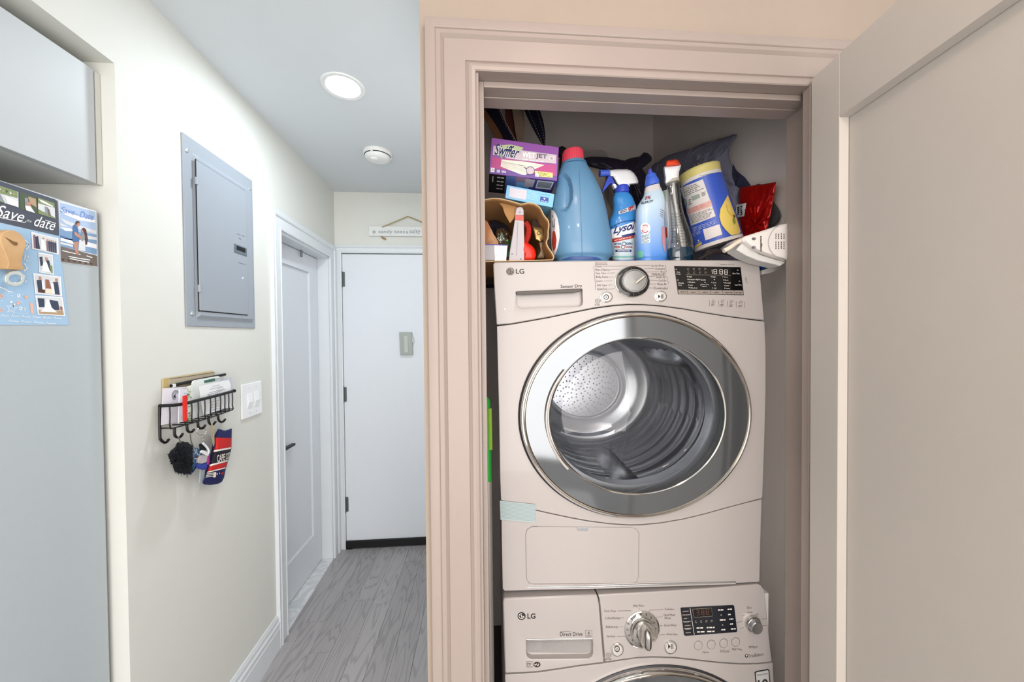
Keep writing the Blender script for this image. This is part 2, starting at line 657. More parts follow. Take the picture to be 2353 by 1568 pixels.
class Pillow:
    """a soft or rounded body: pixel outline on a plane, swelling by T towards the room and Tb behind"""
    def __init__(s, pl, pts, T, Tb=None, power=2.0, n=64, center=None, wob=0.0, wfreq=9.0, seed=0, rough_edge=0.0):
        s.pl, s.T, s.Tb, s.p = pl, T, T if Tb is None else Tb, power
        s.o = resample(pts, n)
        if rough_edge:
            rg = random.Random(seed)
            c0 = s.o.mean(0)
            s.o = np.array([c0 + (q - c0) * (1 + rough_edge * (rg.random() - .5)) for q in s.o])
        s.c = np.array(center, float) if center is not None else s.o.mean(0)
        s.wob, s.wf, s.seed = wob, wfreq, seed
    def off(s, x, y, r):
        base = s.T * max(0.0, 1 - r ** s.p) ** (1 / s.p)
        if s.wob:
            from mathutils import noise
            v = noise.noise((x * s.wf / 100.0, y * s.wf / 100.0, s.seed * 3.7))
            v2 = noise.noise((x * s.wf / 45.0, y * s.wf / 45.0, s.seed * 1.7 + 9))
            base += s.wob * (v + 0.4 * v2) * min(1.0, 3 * (1 - r))
        return base
    def mesh(s, mb, m, rings=9, back=True):
        n = len(s.o)
        rs = []
        ts = [1 - (k / rings) ** 1.0 for k in range(rings)]
        for t in ts:
            t2 = sin(t * pi / 2) if s.p < 3 else t
            rs.append([s.pl(*(s.c + (p - s.c) * t2), s.off(*(s.c + (p - s.c) * t2), t2)) for p in s.o])
        v = [q for r in rs for q in r]
        v.append(s.pl(*s.c, s.off(*s.c, 0)))
        fs = []
        for k in range(rings - 1):
            for j in range(n):
                fs.append((k * n + j, k * n + (j + 1) % n, (k + 1) * n + (j + 1) % n, (k + 1) * n + j))
        for j in range(n):
            fs.append(((rings - 1) * n + j, (rings - 1) * n + (j + 1) % n, rings * n))
        if back:
            b0 = len(v)
            fr = v[:n]
            for t in (0.8, 0.45):
                for j, p in enumerate(s.o):
                    q = s.c + (p - s.c) * t
                    f = s.pl(*q, 0) - s.pl.n * (s.Tb * (1 - t ** 2) ** .5)
                    v.append(f)
            v.append(s.pl(*s.c, 0) - s.pl.n * s.Tb)
            for j in range(n):
                fs.append((j, b0 + j, b0 + (j + 1) % n, (j + 1) % n))
                fs.append((b0 + j, b0 + n + j, b0 + n + (j + 1) % n, b0 + (j + 1) % n))
                fs.append((b0 + n + j, len(v) - 1, b0 + n + (j + 1) % n))
        return mb.add(v, fs, m)
    def __call__(s, px, py, off=0.0):
        d = A(px, py) - s.c
        L = np.linalg.norm(d)
        r = 0.0
        if L > 1e-6:
            d = d / L
            a = s.o - s.c
            b = np.roll(s.o, -1, 0) - s.c
            e = b - a
            den = d[0] * e[:, 1] - d[1] * e[:, 0]
            den = np.where(abs(den) < 1e-12, 1e-12, den)
            t = (a[:, 0] * e[:, 1] - a[:, 1] * e[:, 0]) / den
            u = (a[:, 0] * d[1] - a[:, 1] * d[0]) / den
            ok = (u >= -1e-6) & (u <= 1 + 1e-6) & (t > 0)
            r = min(1.0, L / t[ok].max()) if ok.any() else 1.0
        return s.pl(px, py, s.off(px, py, r) + off)
# ------------------------------------------------------------------ the room
WALL = mat('wall_paint', '#d8dad4', 0.75, var=0.015, bump=0.06, bscale=350)
WALLC = mat('closet_wall_paint', '#f5eeea', 0.75, var=0.02, bump=0.06, bscale=350)
CEILM = mat('ceiling_paint', '#d3d9dc', 0.85, var=0.01, bump=0.05, bscale=350)
WALLF = mat('wall_paint_warm_shade', '#9d8f82', 0.75, var=0.02, bump=0.06, bscale=350)  # same cream wall paint, warm light and darkening put into its colour
TRIM = mat('trim_paint', '#d9dfe3', 0.38, var=0.02, bump=0.03, bscale=260)  # hall share of the trim paint, tinted cooler for its bluish light
TRIMC = mat('trim_paint_warm_shade', '#998c85', 0.38, var=0.02, bump=0.03, bscale=260)  # same trim paint, warm pinkish light and dimming put into its colour
DOORP = mat('door_paint', '#dbe1e7', 0.4, var=0.015, bump=0.03, bscale=300)
CDOOR = mat('closet_door_paint', '#c4bdb5', 0.45, var=0.02, bump=0.04, bscale=300)
BLACK = mat('black_rubber', '#0b0b0f', 0.6)
GAP = mat('dark_gap', '#101214', 0.9)
STEEL = mat('hinge_steel', '#6d7777', 0.4, metal=0.7)
OAK = plank_material()
SUB = mat('subfloor', '#5d5a5a', 0.6)
MARBLE = veined('white_marble', '#e2e5e6', '#cdd2d5', 7.0)

LW = Plane((-0.965, 1.04, 0), (cos(math.atan(0.0298)), sin(math.atan(0.0298)), 0), (0, 1, 0))   # left hall wall
EW = YP(2.55)                                                                                   # end wall
CASEY, WALLY, BACKY = 0.770, 0.792, 0.873                                                       # closet front, wall face, back of wall
CL0, CL1, CH = -0.0125, 0.742, 2.023                                                            # closet opening
WL, WR = -0.131, 1.75
LW0 = 1.04                                                                                      # far end of the refrigerator alcove

def lwx(y):
    return -0.965 - 0.0298 * (y - 1.04)

# floor: a slab and its planks
f = MB().box(-1.9, WR + .1, -1.9, 2.75, -0.06, -0.004, SUB).build('floor', kind='structure', smooth=False)
pw = 0.098
rows = 0
plank_meshes = {}
x = -1.02
k = 0
while x < 0.62:
    y = -1.0 - random.random() * 0.8
    while y < 2.56:
        L = random.choice((0.75, 0.95, 1.15, 1.35))
        y0, y1 = max(y, -1.0), min(y + L, 2.57)
        x1 = min(x + pw, 0.62)
        if y1 - y0 > 0.04 and not (x > -0.2 and y0 > 0.76) and y1 > -0.9:
            if x + pw > -0.125 and y1 > 0.76:
                y1 = 0.76
            if y1 - y0 > 0.04:
                b = MB().box(x + .0006, x1 - .0006, y0 + .0006, y1 - .0006, -0.004, 0.0, OAK)
                o = b.build('plank', parent=f, smooth=False)
        y += L
    x += pw
    k += 1

# left wall with its alcove, the hall door opening and the space over the refrigerator
b = MB()
def lwall(y0, y1, z0, z1, m=WALL, t=0.12):
    b.solid([A(lwx(y0), y0, z1), A(lwx(y1), y1, z1), A(lwx(y1), y1, z0), A(lwx(y0), y0, z0)], A(-t, 0, 0), m)
DY0, DY1, DZ = 1.842, 2.447, 1.985     # hall door opening
AZ = 2.190                             # underside of the alcove
lwall(LW0, DY0, 0, CEIL)
lwall(DY0, DY1, DZ, CEIL)
lwall(DY1, 2.6, 0, CEIL)
lwall(-1.8, LW0, AZ, CEIL, t=0.75)
lwall(-1.8, 0.06, 0, AZ)
b.box(-1.72, lwx(LW0) - .1195, LW0 + .0005, LW0 + .1, 0, AZ + .05, WALL)
b.box(-1.76, -1.70, -1.8, LW0 + .1, 0, CEIL, WALL)
b.build('wall_left', kind='structure', smooth=False)
# end wall around the entry door
b = MB()
ED0, EDZ = -0.965, 2.034
b.box(-1.2, ED0 - .004, 2.552, 2.66, 0, CEIL, WALL)
b.box(ED0 - .004, 0.10, 2.552, 2.66, EDZ, CEIL, WALL)
b.build('wall_end', kind='structure', smooth=False)
# closet front wall, hall side wall and closet lining
b = MB()
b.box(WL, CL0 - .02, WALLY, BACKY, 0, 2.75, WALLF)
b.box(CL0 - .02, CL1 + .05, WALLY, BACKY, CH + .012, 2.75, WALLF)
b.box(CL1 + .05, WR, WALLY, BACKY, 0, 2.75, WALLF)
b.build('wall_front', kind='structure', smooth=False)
MB().box(WL, -0.085, BACKY, 2.66, 0, 2.75, WALLC).build('wall_hall', kind='structure', smooth=False)
MB().box(0.87, 0.95, BACKY, 1.88, 0, 2.75, WALLC).build('wall_right', kind='structure', smooth=False)
MB().box(-0.085, 0.87, 1.80, 1.88, 0, 2.75, WALLC).build('wall_back', kind='structure', smooth=False)
MB().box(WR, WR + .1, -1.9, 1.0, 0, CEIL, WALLC).build('wall_east', kind='structure', smooth=False)
MB().box(-1.9, WR + .1, -1.9, -1.8, 0, CEIL, WALL).build('wall_south', kind='structure', smooth=False)
# ceiling with a round hole for the can light
b = MB()
hx, hy, hr = HALL_LAMP[0], HALL_LAMP[1], 0.062
n = 48
outer = []
for j in range(n):
    a = 2 * pi * j / n
    c, s_ = cos(a), sin(a)
    t = min((0.2 / abs(c)) if abs(c) > 1e-6 else 9, (0.2 / abs(s_)) if abs(s_) > 1e-6 else 9)
    outer.append((hx + c * t, hy + s_ * t))
inner = [(hx + hr * cos(2 * pi * j / n), hy + hr * sin(2 * pi * j / n)) for j in range(n)]
vv = [(p[0], p[1], CEIL) for p in outer] + [(p[0], p[1], CEIL) for p in inner] + [(p[0], p[1], CEIL + .06) for p in inner]
b.add(vv, [(j, (j + 1) % n, n + (j + 1) % n, n + j) for j in range(n)] + [(n + j, n + (j + 1) % n, 2 * n + (j + 1) % n, 2 * n + j) for j in range(n)] + [tuple(range(2 * n, 3 * n))], CEILM)
for x0, x1, y0, y1 in ((-1.9, hx - .2, -1.9, 2.75), (hx + .2, -.105, -1.9, 2.75), (-.105, WR + .1, -1.9, .85), (.91, WR + .1, .85, 2.75), (-.105, .91, 1.84, 2.75), (hx - .2, hx + .2, -1.9, hy - .2), (hx - .2, hx + .2, hy + .2, 2.75)):
    b.box(x0, x1, y0, y1, CEIL, CEIL + .08, CEILM)
b.box(-.12, .93, .84, 1.86, 2.74, 2.80, WALLC)
b.build('ceiling', kind='structure', smooth=False)

# moulded casing: a profile carried round an opening with mitred corners
def casing(name, path, outw, prof, m, up=None, caps=True):
    """path: list of (point, outward unit in the wall plane at that point scaled for the mitre); prof: (distance out, thickness)"""
    b = MB()
    rings = [[p + o * d + outw * t for d, t in prof] for p, o in path]
    k = len(prof)
    v = [q for r in rings for q in r]
    fs = []
    for i in range(len(rings) - 1):
        for j in range(k - 1):
            fs.append((i * k + j, i * k + j + 1, (i + 1) * k + j + 1, (i + 1) * k + j))
    fs.append(tuple(range(k)))
    fs.append(tuple(range((len(rings) - 1) * k, len(rings) * k)))
    b.add(v, fs, m)
    return b
CW = 0.1045
cprof = [(0, 0), (0, .017), (.002, .019), (.008, .0205), (.014, .019), (.0185, .0145), (.0205, .0135), (.022, .0165), (.066, .0165), (.0675, .0145), (.0695, .0165), (.0735, .0205),
         (.078, .0195), (.0825, .019), (.084, .0215), (.0855, .0225), (.102, .0225), (CW, .0215), (CW, 0)]
Yc = A(0, -1, 0)
xl, xr = A(-1, 0, 0), A(1, 0, 0)
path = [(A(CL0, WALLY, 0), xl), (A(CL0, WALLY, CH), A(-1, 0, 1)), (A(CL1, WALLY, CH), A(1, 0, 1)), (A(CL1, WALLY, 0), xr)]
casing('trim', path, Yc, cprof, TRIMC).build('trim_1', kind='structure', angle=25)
# closet jamb lining with its door stop
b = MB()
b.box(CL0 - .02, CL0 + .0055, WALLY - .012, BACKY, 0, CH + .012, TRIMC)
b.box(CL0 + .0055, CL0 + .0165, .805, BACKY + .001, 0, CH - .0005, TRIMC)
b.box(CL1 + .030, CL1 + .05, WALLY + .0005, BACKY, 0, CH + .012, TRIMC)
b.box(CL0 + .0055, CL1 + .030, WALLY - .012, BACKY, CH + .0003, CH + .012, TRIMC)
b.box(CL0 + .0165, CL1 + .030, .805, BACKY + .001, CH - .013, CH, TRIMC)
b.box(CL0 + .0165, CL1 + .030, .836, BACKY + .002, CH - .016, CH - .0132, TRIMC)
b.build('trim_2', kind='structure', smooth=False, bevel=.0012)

# hall door on the left: casing, jamb, slab, marble threshold
hprof = [(0, 0), (0, .012), (.010, .014), (.014, .011), (.055, .011), (.058, .016), (.066, .019), (.072, .016), (.085, .017), (.085, 0)]
def lp(y, z):
    return A(lwx(y), y, z)
nl = LW.n
uy = A(-0.0298, 1, 0)
path = [(lp(DY0, 0), -uy), (lp(DY0, DZ), -uy + A(0, 0, 1)), (lp(DY1, DZ), uy + A(0, 0, 1)), (lp(DY1, 0), uy)]
casing('trim', path, nl, hprof, TRIM).build('trim_3', kind='structure', angle=25)
b = MB()
b.solid([lp(DY0, DZ), lp(DY0 + .014, DZ), lp(DY0 + .014, 0), lp(DY0, 0)], A(-.13, 0, 0), TRIM)
b.solid([lp(DY1 - .014, DZ), lp(DY1, DZ), lp(DY1, 0), lp(DY1 - .014, 0)], A(-.13, 0, 0), TRIM)
b.solid([lp(DY0, DZ), lp(DY1, DZ), lp(DY1, DZ - .014), lp(DY0, DZ - .014)], A(-.13, 0, 0), TRIM)
b.build('trim_4', kind='structure', smooth=False)
b = MB()
b.solid([A(lwx(DY0) + .004, DY0 + .016, .008), A(lwx(DY1) + .004, DY1 - .016, .008), A(-1.14, DY1 - .016, .008), A(-1.14, DY0 + .016, .008)], A(0, 0, -.011), MARBLE)
b.build('trim_5', kind='structure', smooth=False, bevel=.002)
# slab: rails and stiles round a sunk panel
SX = -1.074
s0, s1, sz0, sz1 = DY0 + .017, DY1 - .017, 0.012, DZ - .017
st = 0.105
b = MB()
b.box(SX - .035, SX, s0, s0 + st, sz0, sz1, DOORP)
b.box(SX - .035, SX, s1 - st, s1, sz0, sz1, DOORP)
b.box(SX - .035, SX, s0 + st, s1 - st, sz1 - st, sz1, DOORP)
b.box(SX - .035, SX, s0 + st, s1 - st, sz0, sz0 + .215, DOORP)
d1 = b.build('door_1', kind='structure', smooth=False, bevel=.0015)
MB().box(SX - .03, SX - .012, s0 + st - .01, s1 - st + .01, sz0 + .2, sz1 - st + .01, DOORP).build('panel', parent=d1, smooth=False)
q = Plane((SX + .02, 0, 0), (1, 0, 0), (0, 1, 0))(678.5, 1021)
b = MB().box(SX, SX + .022, q[1] - .10, q[1], q[2] - .006, q[2] + .006, mat('dark_bronze', '#191d20', .35, metal=.6))
b.box(SX, SX + .006, q[1] - .12, q[1] - .075, q[2] - .03, q[2] + .03, MATS['dark_bronze'])
b.build('door_handle', parent=d1, smooth=False, bevel=.002)
q = LW(677, 573, -.1)
b = MB().tube([A(SX + .012, q[1], sz1 + .002), A(SX + .012, q[1], sz1 - .035)], .006, STEEL)
b.build('latch', parent=d1)

# entry door at the end of the hall
b = MB()
b.box(ED0, -0.06, 2.556, 2.60, 0.052, EDZ - .004, DOORP)
d2 = b.build('door_2', kind='structure', smooth=False, bevel=.002)
MB().box(ED0 - .004, -0.06, 2.59, 2.61, 0, EDZ, GAP).build('door_gap', parent=d2, smooth=False)
b = MB()
pts = [(0.0, .012), (0.0, .05), (.004, .058), (.012, .054)]
b.box(ED0, -0.06, 2.540, 2.58, 0.006, 0.052, BLACK)
b.tube([A(ED0, 2.546, .05), A(-0.06, 2.546, .05)], .007, BLACK)
b.build('door_sweep', parent=d2, bevel=.003)
for py in (642, 907, 1160):
    q = EW(783 + (py - 600) * .031, py)
    b = MB()
    b.tube([A(ED0 - .002, 2.549, q[2] + .05), A(ED0 - .002, 2.549, q[2] - .05)], .0085, STEEL, n=10)
    b.tube([A(ED0 - .002, 2.549, q[2] + .056), A(ED0 - .002, 2.549, q[2] + .05)], .006, STEEL, n=10)
    b.tube([A(ED0 - .002, 2.549, q[2] - .05), A(ED0 - .002, 2.549, q[2] - .058)], .005, STEEL, n=10)
    b.box(ED0 - .004, ED0 + .018, 2.5535, 2.556, q[2] - .05, q[2] + .05, STEEL)
    b.build('hinge', parent=d2)
eprof = [(0, 0), (0, .012), (.006, .014), (.010, .010), (.034, .010), (.037, .015), (.0415, .018), (.046, .017), (.052, .016), (.052, 0)]
path = [(A(ED0, 2.552, 0), xl * .84), (A(ED0, 2.552, EDZ), A(-.84, 0, 1)), (A(-0.06, 2.552, EDZ), A(0, 0, 1))]
casing('trim', path, Yc, eprof, TRIM).build('trim_6', kind='structure', angle=25)

# baseboard along the left wall
bp = [(0, 0.0), (.0155, 0.0), (.0155, .098), (.012, .103), (.0125, .110), (.016, .116), (.0155, .124), (.011, .130), (.0105, .146), (.007, .153), (.006, .158), (0, .158)]
b = MB()
y0, y1 = LW0, DY0 - .085
rings = [[A(lwx(y), y, 0) + nl * d + A(0, 0, z) for d, z in bp] for y in (y0, y1)]
kk = len(bp)
b.add(rings[0] + rings[1], [(j, j + 1, kk + j + 1, kk + j) for j in range(kk - 1)] + [tuple(range(kk)), tuple(range(kk, 2 * kk))], TRIM)
b.build('baseboard_left', kind='structure', angle=20)

# closet door standing open beside the camera: shaker frame round a sunk panel
HD = radians(7.5)
CD = Plane((0.735, 0.765, 0), (-cos(HD), sin(HD), 0), (-sin(HD), -cos(HD), 0))
DWD, DTOP, DBOT = 0.735, 2.030, 0.012
stile, trail, brail, rec = 0.0765, 0.128, 0.20, 0.016
b = MB()
def cdb(u0, u1, z0, z1, f0, f1):
    b.rect(CD, u0, u1, z0, z1, f0, f1, CDOOR)
cdb(0.002, stile, DBOT, DTOP, 0, -.038)
cdb(DWD - stile, DWD, DBOT, DTOP, 0, -.038)
cdb(stile, DWD - stile, DTOP - trail, DTOP, 0, -.038)
cdb(stile, DWD - stile, DBOT, DBOT + brail, 0, -.038)
d3 = b.build('door_3', kind='structure', smooth=False, bevel=.0012)
b = MB()
b.rect(CD, stile - .01, DWD - stile + .01, DBOT + brail - .01, DTOP - trail + .01, -rec, -.028, CDOOR)
b.build('panel', parent=d3, smooth=False)
b = MB()   # the slim bevelled bead that frames the panel
u0, u1, z0, z1 = stile, DWD - stile, DBOT + brail, DTOP - trail
pth = [(u0, z0), (u0, z1), (u1, z1), (u1, z0)]
t = .004
vv = []
for (u, z), (du, dz) in zip(pth, ((1, 1), (1, -1), (-1, -1), (-1, 1))):
    vv += [CD.pt(u, z, -.0015), CD.pt(u + du * t, z + dz * t, -rec + .001)]
b.add(vv, [(2 * j, 2 * j + 1, (2 * j + 3) % 8, (2 * j + 2) % 8) for j in range(4)], CDOOR)
b.build('panel_bead', parent=d3, smooth=False)

# ------------------------------------------------------------------ fittings of the hall
LENS = mat('lamp_lens', '#ffffff', .4, emit='#f4fbff', estr=14.0)
WPL = mat('white_plastic', '#e6e8e6', .4)
t = thing('ceiling_light', 'glowing round recessed light in the hall ceiling', 'light', (hx, hy, CEIL - .004))
MB().lathe((hx, hy, CEIL), (1, 0, 0), (0, 1, 0), (0, 0, 1), [(.064, .012), (.064, -.003), (.078, -.004), (.081, 0)], WPL, n=48, caps=False).build('trim_ring', parent=t)
MB().lathe((hx, hy, CEIL), (1, 0, 0), (0, 1, 0), (0, 0, 1), [(.0005, .009), (.0635, .011)], LENS, n=40, caps=False).build('lens', parent=t)
q = A(-0.562, 2.005, CEIL)
t = thing('smoke_detector', 'white domed smoke detector on the hall ceiling', 'smoke detector', (q[0], q[1], CEIL - .045))
sdp = [(.074, 0), (.074, -.010), (.068, -.018)]
X3, Y3, Z3 = (1, 0, 0), (0, 1, 0), (0, 0, 1)
MB().lathe(q, X3, Y3, Z3, sdp, WPL, n=48, caps=False).build('base', parent=t)
MB().lathe(q, X3, Y3, Z3, [(.062, -.016), (.062, -.023)], mat('dark_slot', '#3b403f', .8), n=48).build('vent_slot', parent=t)
b = MB().lathe(q, X3, Y3, Z3, [(.066, -.022), (.064, -.030), (.052, -.040), (.03, -.043), (.0005, -.043)], WPL, n=48, caps=False)
b.build('cover', parent=t)
for j in range(3):
    a = radians(20 + 120 * j)
    b = MB()
    b.box(q[0] + .066 * cos(a) - .006, q[0] + .066 * cos(a) + .006, q[1] + .066 * sin(a) - .006, q[1] + .066 * sin(a) + .006, CEIL - .024, CEIL - .015, WPL)
    b.build('rib', parent=t)
b = MB().lathe(q + A(-.012, -.02, 0), X3, Y3, Z3, [(.02, -.041), (.02, -.0465), (.017, -.048), (.0005, -.048)], WPL, n=24, caps=False)
b.build('test_button', parent=t)

# wooden sign over the entry door
t0 = EW(848, 520)
SG = YP(2.535)
wood_white = mat('whitewashed_board', '#dfe2e0', .7, var=.05, scale=40)
GREYINK = mat('grey_ink', '#8b9097', .8)
t = thing('wooden_sign', 'small whitewashed board lettered sandy toes & salty over the entry door', 'sign', (-.6, 2.55, EW(850, 545)[2]))
zt, zb = EW(900, 521)[2], EW(900, 544)[2]
x0 = EW(848, 530)[0]
MB().box(x0, x0 + .52, 2.535, 2.551, zb, zt, wood_white).build('board', parent=t, smooth=False, bevel=.004)
b = MB()
b.text(SG, 'sandy toes', (870, 528, 930, 539), GREYINK)
b.text(SG, '&', (933, 531, 938, 537), GREYINK)
b.text(SG, 'salty', (941, 527, 966, 539), GREYINK)
b.text(SG, '*', (856, 529, 863, 538), mat('olive_ink', '#5f6248', .8))
b.build('lettering', parent=t, smooth=False, kind='stuff')
ROPE = mat('jute', '#a8946a', .9, bump=.4, bscale=600)
b = MB()
b.tube([SG(878, 522, .004), SG(904, 511.5, .002), SG(937, 497.5, -.004), SG(952, 503, 0), SG(968, 510, 0), SG(998, 522, .004)], .0036, ROPE)
b.build('rope', parent=t)
b = MB().tube([SG(876, 544.5, -.002), SG(882, 548, 0), SG(887, 550, 0)], .0055, mat('jute_knot', '#a87b48', .9), taper=[.6, 1.1, .7])
b.build('knot', parent=t)

# chime box on the entry door
CH_P = YP(2.556)
GCH = mat('grey_green_plastic', '#a3aaa4', .5)
t = thing('door_chime', 'grey rectangular chime box on the white entry door', 'door chime', (EW(932, 790)[0], 2.55, EW(932, 815)[2]))
MB().prism(CH_P, [(917, 764), (946, 764), (948.5, 816), (919, 816)], .022, 0, GCH).build('case', parent=t, smooth=False, bevel=.004)
b = MB().prism(YP(2.534), [(927.5, 772), (936.5, 772), (938, 811), (929, 811)], .004, 0, mat('pale_grey_plastic', '#b6bcb8', .4))
b.build('strip', parent=t, smooth=False, bevel=.002)
b = MB().prism(CH_P, [(946, 775), (950, 775), (951, 788), (947, 788)], .015, .005, mat('chime_tab', '#c5cbc8', .4))
b.build('tab', parent=t, smooth=False)

# electrical panel
PAN = mat('panel_grey', '#979fa8', .42, var=.01)
EP = LW
u0, u1 = LW.uv(415, 310)[0], (LW.uv(578, 410)[0] + LW.uv(583, 753)[0]) / 2
z0, z1 = (LW.uv(430, 753)[1] + LW.uv(583, 753)[1]) / 2, (LW.uv(415, 310)[1] + LW.uv(578, 410)[1]) / 2
t = thing('electrical_panel', 'grey metal breaker panel with a closed door on the left wall', 'electrical panel', LW.pt((u0 + u1) / 2, z0))
MB().rect(LW, u0, u1, z0, z1, .005, 0, PAN).build('cover_plate', parent=t, smooth=False, bevel=.003)
ru0, rz1 = LW.uv(437, 349)
ru1 = u1 - .020
rz0 = LW.uv(450, 733)[1]
b = MB()
fr = [LW.pt(ru0 + .012, rz1 - .012, .013), LW.pt(ru1 - .006, rz1 - .012, .013), LW.pt(ru1 - .006, rz0 + .012, .013), LW.pt(ru0 + .012, rz0 + .012, .013)]
bk = [LW.pt(ru0, rz1, .004), LW.pt(ru1, rz1, .004), LW.pt(ru1, rz0, .004), LW.pt(ru0, rz0, .004)]
b.hexa(fr + bk, PAN).build('raised_frame', parent=t, smooth=False, bevel=.002)
pu0, pz1 = LW.uv(455, 368, .02)
pz0 = LW.uv(466, 714, .02)[1]
pu1 = LW.uv(573, 720, .02)[0]
MB().rect(LW, pu0, pu1, pz0, pz1, .0165, .0125, PAN).build('panel_door', parent=t, smooth=False, bevel=.002)
b = MB()
b.rect(LW, pu0 - .0035, pu0 + .002, pz0 - .004, pz1 + .003, .0135, .0128, GAP)
b.rect(LW, pu0, pu1, pz0 - .003, pz0 + .001, .0135, .0128, GAP)
b.rect(LW, pu0, pu1, pz1 - .001, pz1 + .002, .0135, .0128, GAP)
b.build('door_gap', parent=t, smooth=False)
L0 = LW.uv(541, 560, .022)
L1 = LW.uv(571, 590, .022)
b = MB().rect(LW, L0[0], L1[0] - .004, L1[1], L0[1], .0185, .015, mat('latch_grey', '#5d6a73', .4))
b.rect(LW, L0[0] + .012, L1[0] - .014, L1[1] + .012, L0[1] - .004, .0192, .018, BLACK)
b.build('latch', parent=t, smooth=False, bevel=.0012)
for px, py in ((454.5, 416), (461.5, 663)):
    c = LW.uv(px, py, .02)
    MB().tube([LW.pt(c[0], c[1] + .012, .0155), LW.pt(c[0], c[1] - .012, .0155)], .005, PAN, n=10).build('hinge', parent=t)
SCR = mat('screw_steel', '#b9c0c6', .3, metal=.6)
for px, py in ((429, 346), (574, 434), (442, 721), (578, 727)):
    c = LW(px, py, .005)
    MB().lathe(c, LW.ex, A(0, 0, 1), LW.n, [(.0075, 0), (.0065, .0025), (.003, .004), (.0003, .004)], SCR, n=16, caps=False).build('screw', parent=t)
b = MB()
PD = Plane(LW.p0 + LW.n * .0167, LW.n, (0, 1, 0))
PINK = mat('panel_print', '#7c858d', .6)
b.stroke(PD, [(544, 537), (551, 539)], 1, PINK)
b.stroke(PD, [(556, 541), (562, 543)], 1, PINK)
b.stroke(PD, [(550, 547), (554, 550)], 1.4, PINK)
b.stroke(PD, [(548, 603), (564, 608)], 1, PINK)
b.ell(PD, 557.5, 639, 2.2, 1.8, mat('white_dot', '#eef2f4', .4), n=12)
b.build('printing', parent=t, smooth=False, kind='stuff')

# double light switch
u0, u1 = LW.uv(552, 920)[0], LW.uv(598.5, 920)[0]
z1, z0 = LW.uv(575, 880)[1], LW.uv(575, 958)[1]
SWP = mat('switch_white', '#eef1f3', .35)
t = thing('light_switch', 'white two-rocker light switch plate beside the wire basket', 'light switch', LW.pt((u0 + u1) / 2, z0))
MB().rect(LW, u0, u1, z0, z1, .007, 0, SWP).build('cover_plate', parent=t, smooth=False, bevel=.003)
for k in (0.34, 0.68):
    uc = u0 + (u1 - u0) * k
    zc = (z0 + z1) / 2
    MB().rect(LW, uc - .0165, uc + .0165, zc - .034, zc + .034, .0074, .005, mat('switch_bezel_grey', '#c9ced2', .5)).build('rocker_bezel', parent=t, smooth=False)  # bezel slightly greyer than the plate
    b = MB()
    fr = [LW.pt(uc - .0155, zc + .033, .0085), LW.pt(uc + .0155, zc + .033, .0085), LW.pt(uc + .0155, zc - .006, .0145), LW.pt(uc - .0155, zc - .006, .0145)]
    bk = [p - LW.n * .008 for p in fr]
    b.hexa(fr + bk, SWP)
    fr2 = [LW.pt(uc - .0155, zc - .006, .0145), LW.pt(uc + .0155, zc - .006, .0145), LW.pt(uc + .0155, zc - .033, .0085), LW.pt(uc - .0155, zc - .033, .0085)]
    b.hexa(fr2 + [p - LW.n * .008 for p in fr2], SWP)
    b.build('rocker', parent=t, smooth=False)
    for dz in (.052, -.052):
        MB().lathe(LW.pt(uc, zc + dz, .007), LW.ex, A(0, 0, 1), LW.n, [(.0028, 0), (.0022, .001), (.0002, .001)], SCR, n=10, caps=False).build('screw', parent=t)
# ------------------------------------------------------------------ refrigerator and the cabinet over it
FRX = -1.002
FRG = mat('fridge_steel', '#b0babf', .42, metal=.0, var=.02, scale=60)
FRD = mat('fridge_side', '#82888c', .5)
FP = Plane((FRX, 0, 0), (1, 0, 0), (0, 1, 0))
fy1 = 1.029
t = thing('refrigerator', 'pale grey refrigerator set into the left wall alcove', 'refrigerator', (-1.35, .58, 0))
fzt = FP(222, 484)[2]
MB().box(-1.68, FRX - .062, .13, fy1 - .004, .03, fzt - .012, FRD).build('body', parent=t, smooth=False, bevel=.004)
MB().box(FRX - .058, FRX, .13, fy1, .30, fzt, FRG).build('door', parent=t, smooth=False, bevel=.006)
MB().box(FRX - .058, FRX, .13, fy1, .09, .294, FRG).build('freezer_drawer', parent=t, smooth=False, bevel=.006)
MB().box(-1.66, FRX - .03, .14, fy1 - .01, 0, .085, FRD).build('toe_grille', parent=t, smooth=False)
CABM = mat('cabinet_white', '#b7bdc0', .5, var=.01)
cz0, cz1 = 1.867, 2.161
t = thing('wall_cabinet', 'white flat-fronted cabinet over the refrigerator', 'cabinet', (-1.34, .55, cz0))
MB().box(-1.69, -1.022, .10, 1.036, cz0 + .003, cz1, mat('cabinet_carcass', '#cfd2cf', .6)).build('carcass', parent=t, smooth=False)
MB().box(-1.020, -1.0, .10, 1.0235, cz0, cz1 - .001, CABM).build('door', parent=t, smooth=False, bevel=.0015)
MB().box(-1.022, -1.0, 1.0265, 1.0385, cz0 + .001, cz1 - .004, mat('cabinet_filler', '#cdcdc6', .6)).build('filler_strip', parent=t, smooth=False)

# cards held on the refrigerator door
WHT = mat('card_white', '#eef0f2', .5)
SLATE = mat('card_slate', '#4a4f5c', .5)
SKYB = mat('card_blue', '#9fc0dc', .5)
C = lambda n, c, r=.5: mat(n, c, r)
GRN, DGRN, TANC, SKIN = C('photo_green', '#7f8f63'), C('photo_dark_green', '#4c5b45'), C('photo_tan', '#b29878'), C('photo_skin', '#b98a76')
NAV, GRY, LGY, PNK = C('photo_navy', '#38435a'), C('photo_grey', '#8d939b'), C('photo_pale', '#d6d9dc'), C('photo_pink', '#dcb3ae')
SEA, SAND, HAIR, BLU = C('photo_sea', '#7c9dc0'), C('photo_sand', '#6f6660'), C('photo_hair', '#4f352e'), C('photo_blue', '#4a71a6')
COR = C('card_coral', '#e3b5a4')

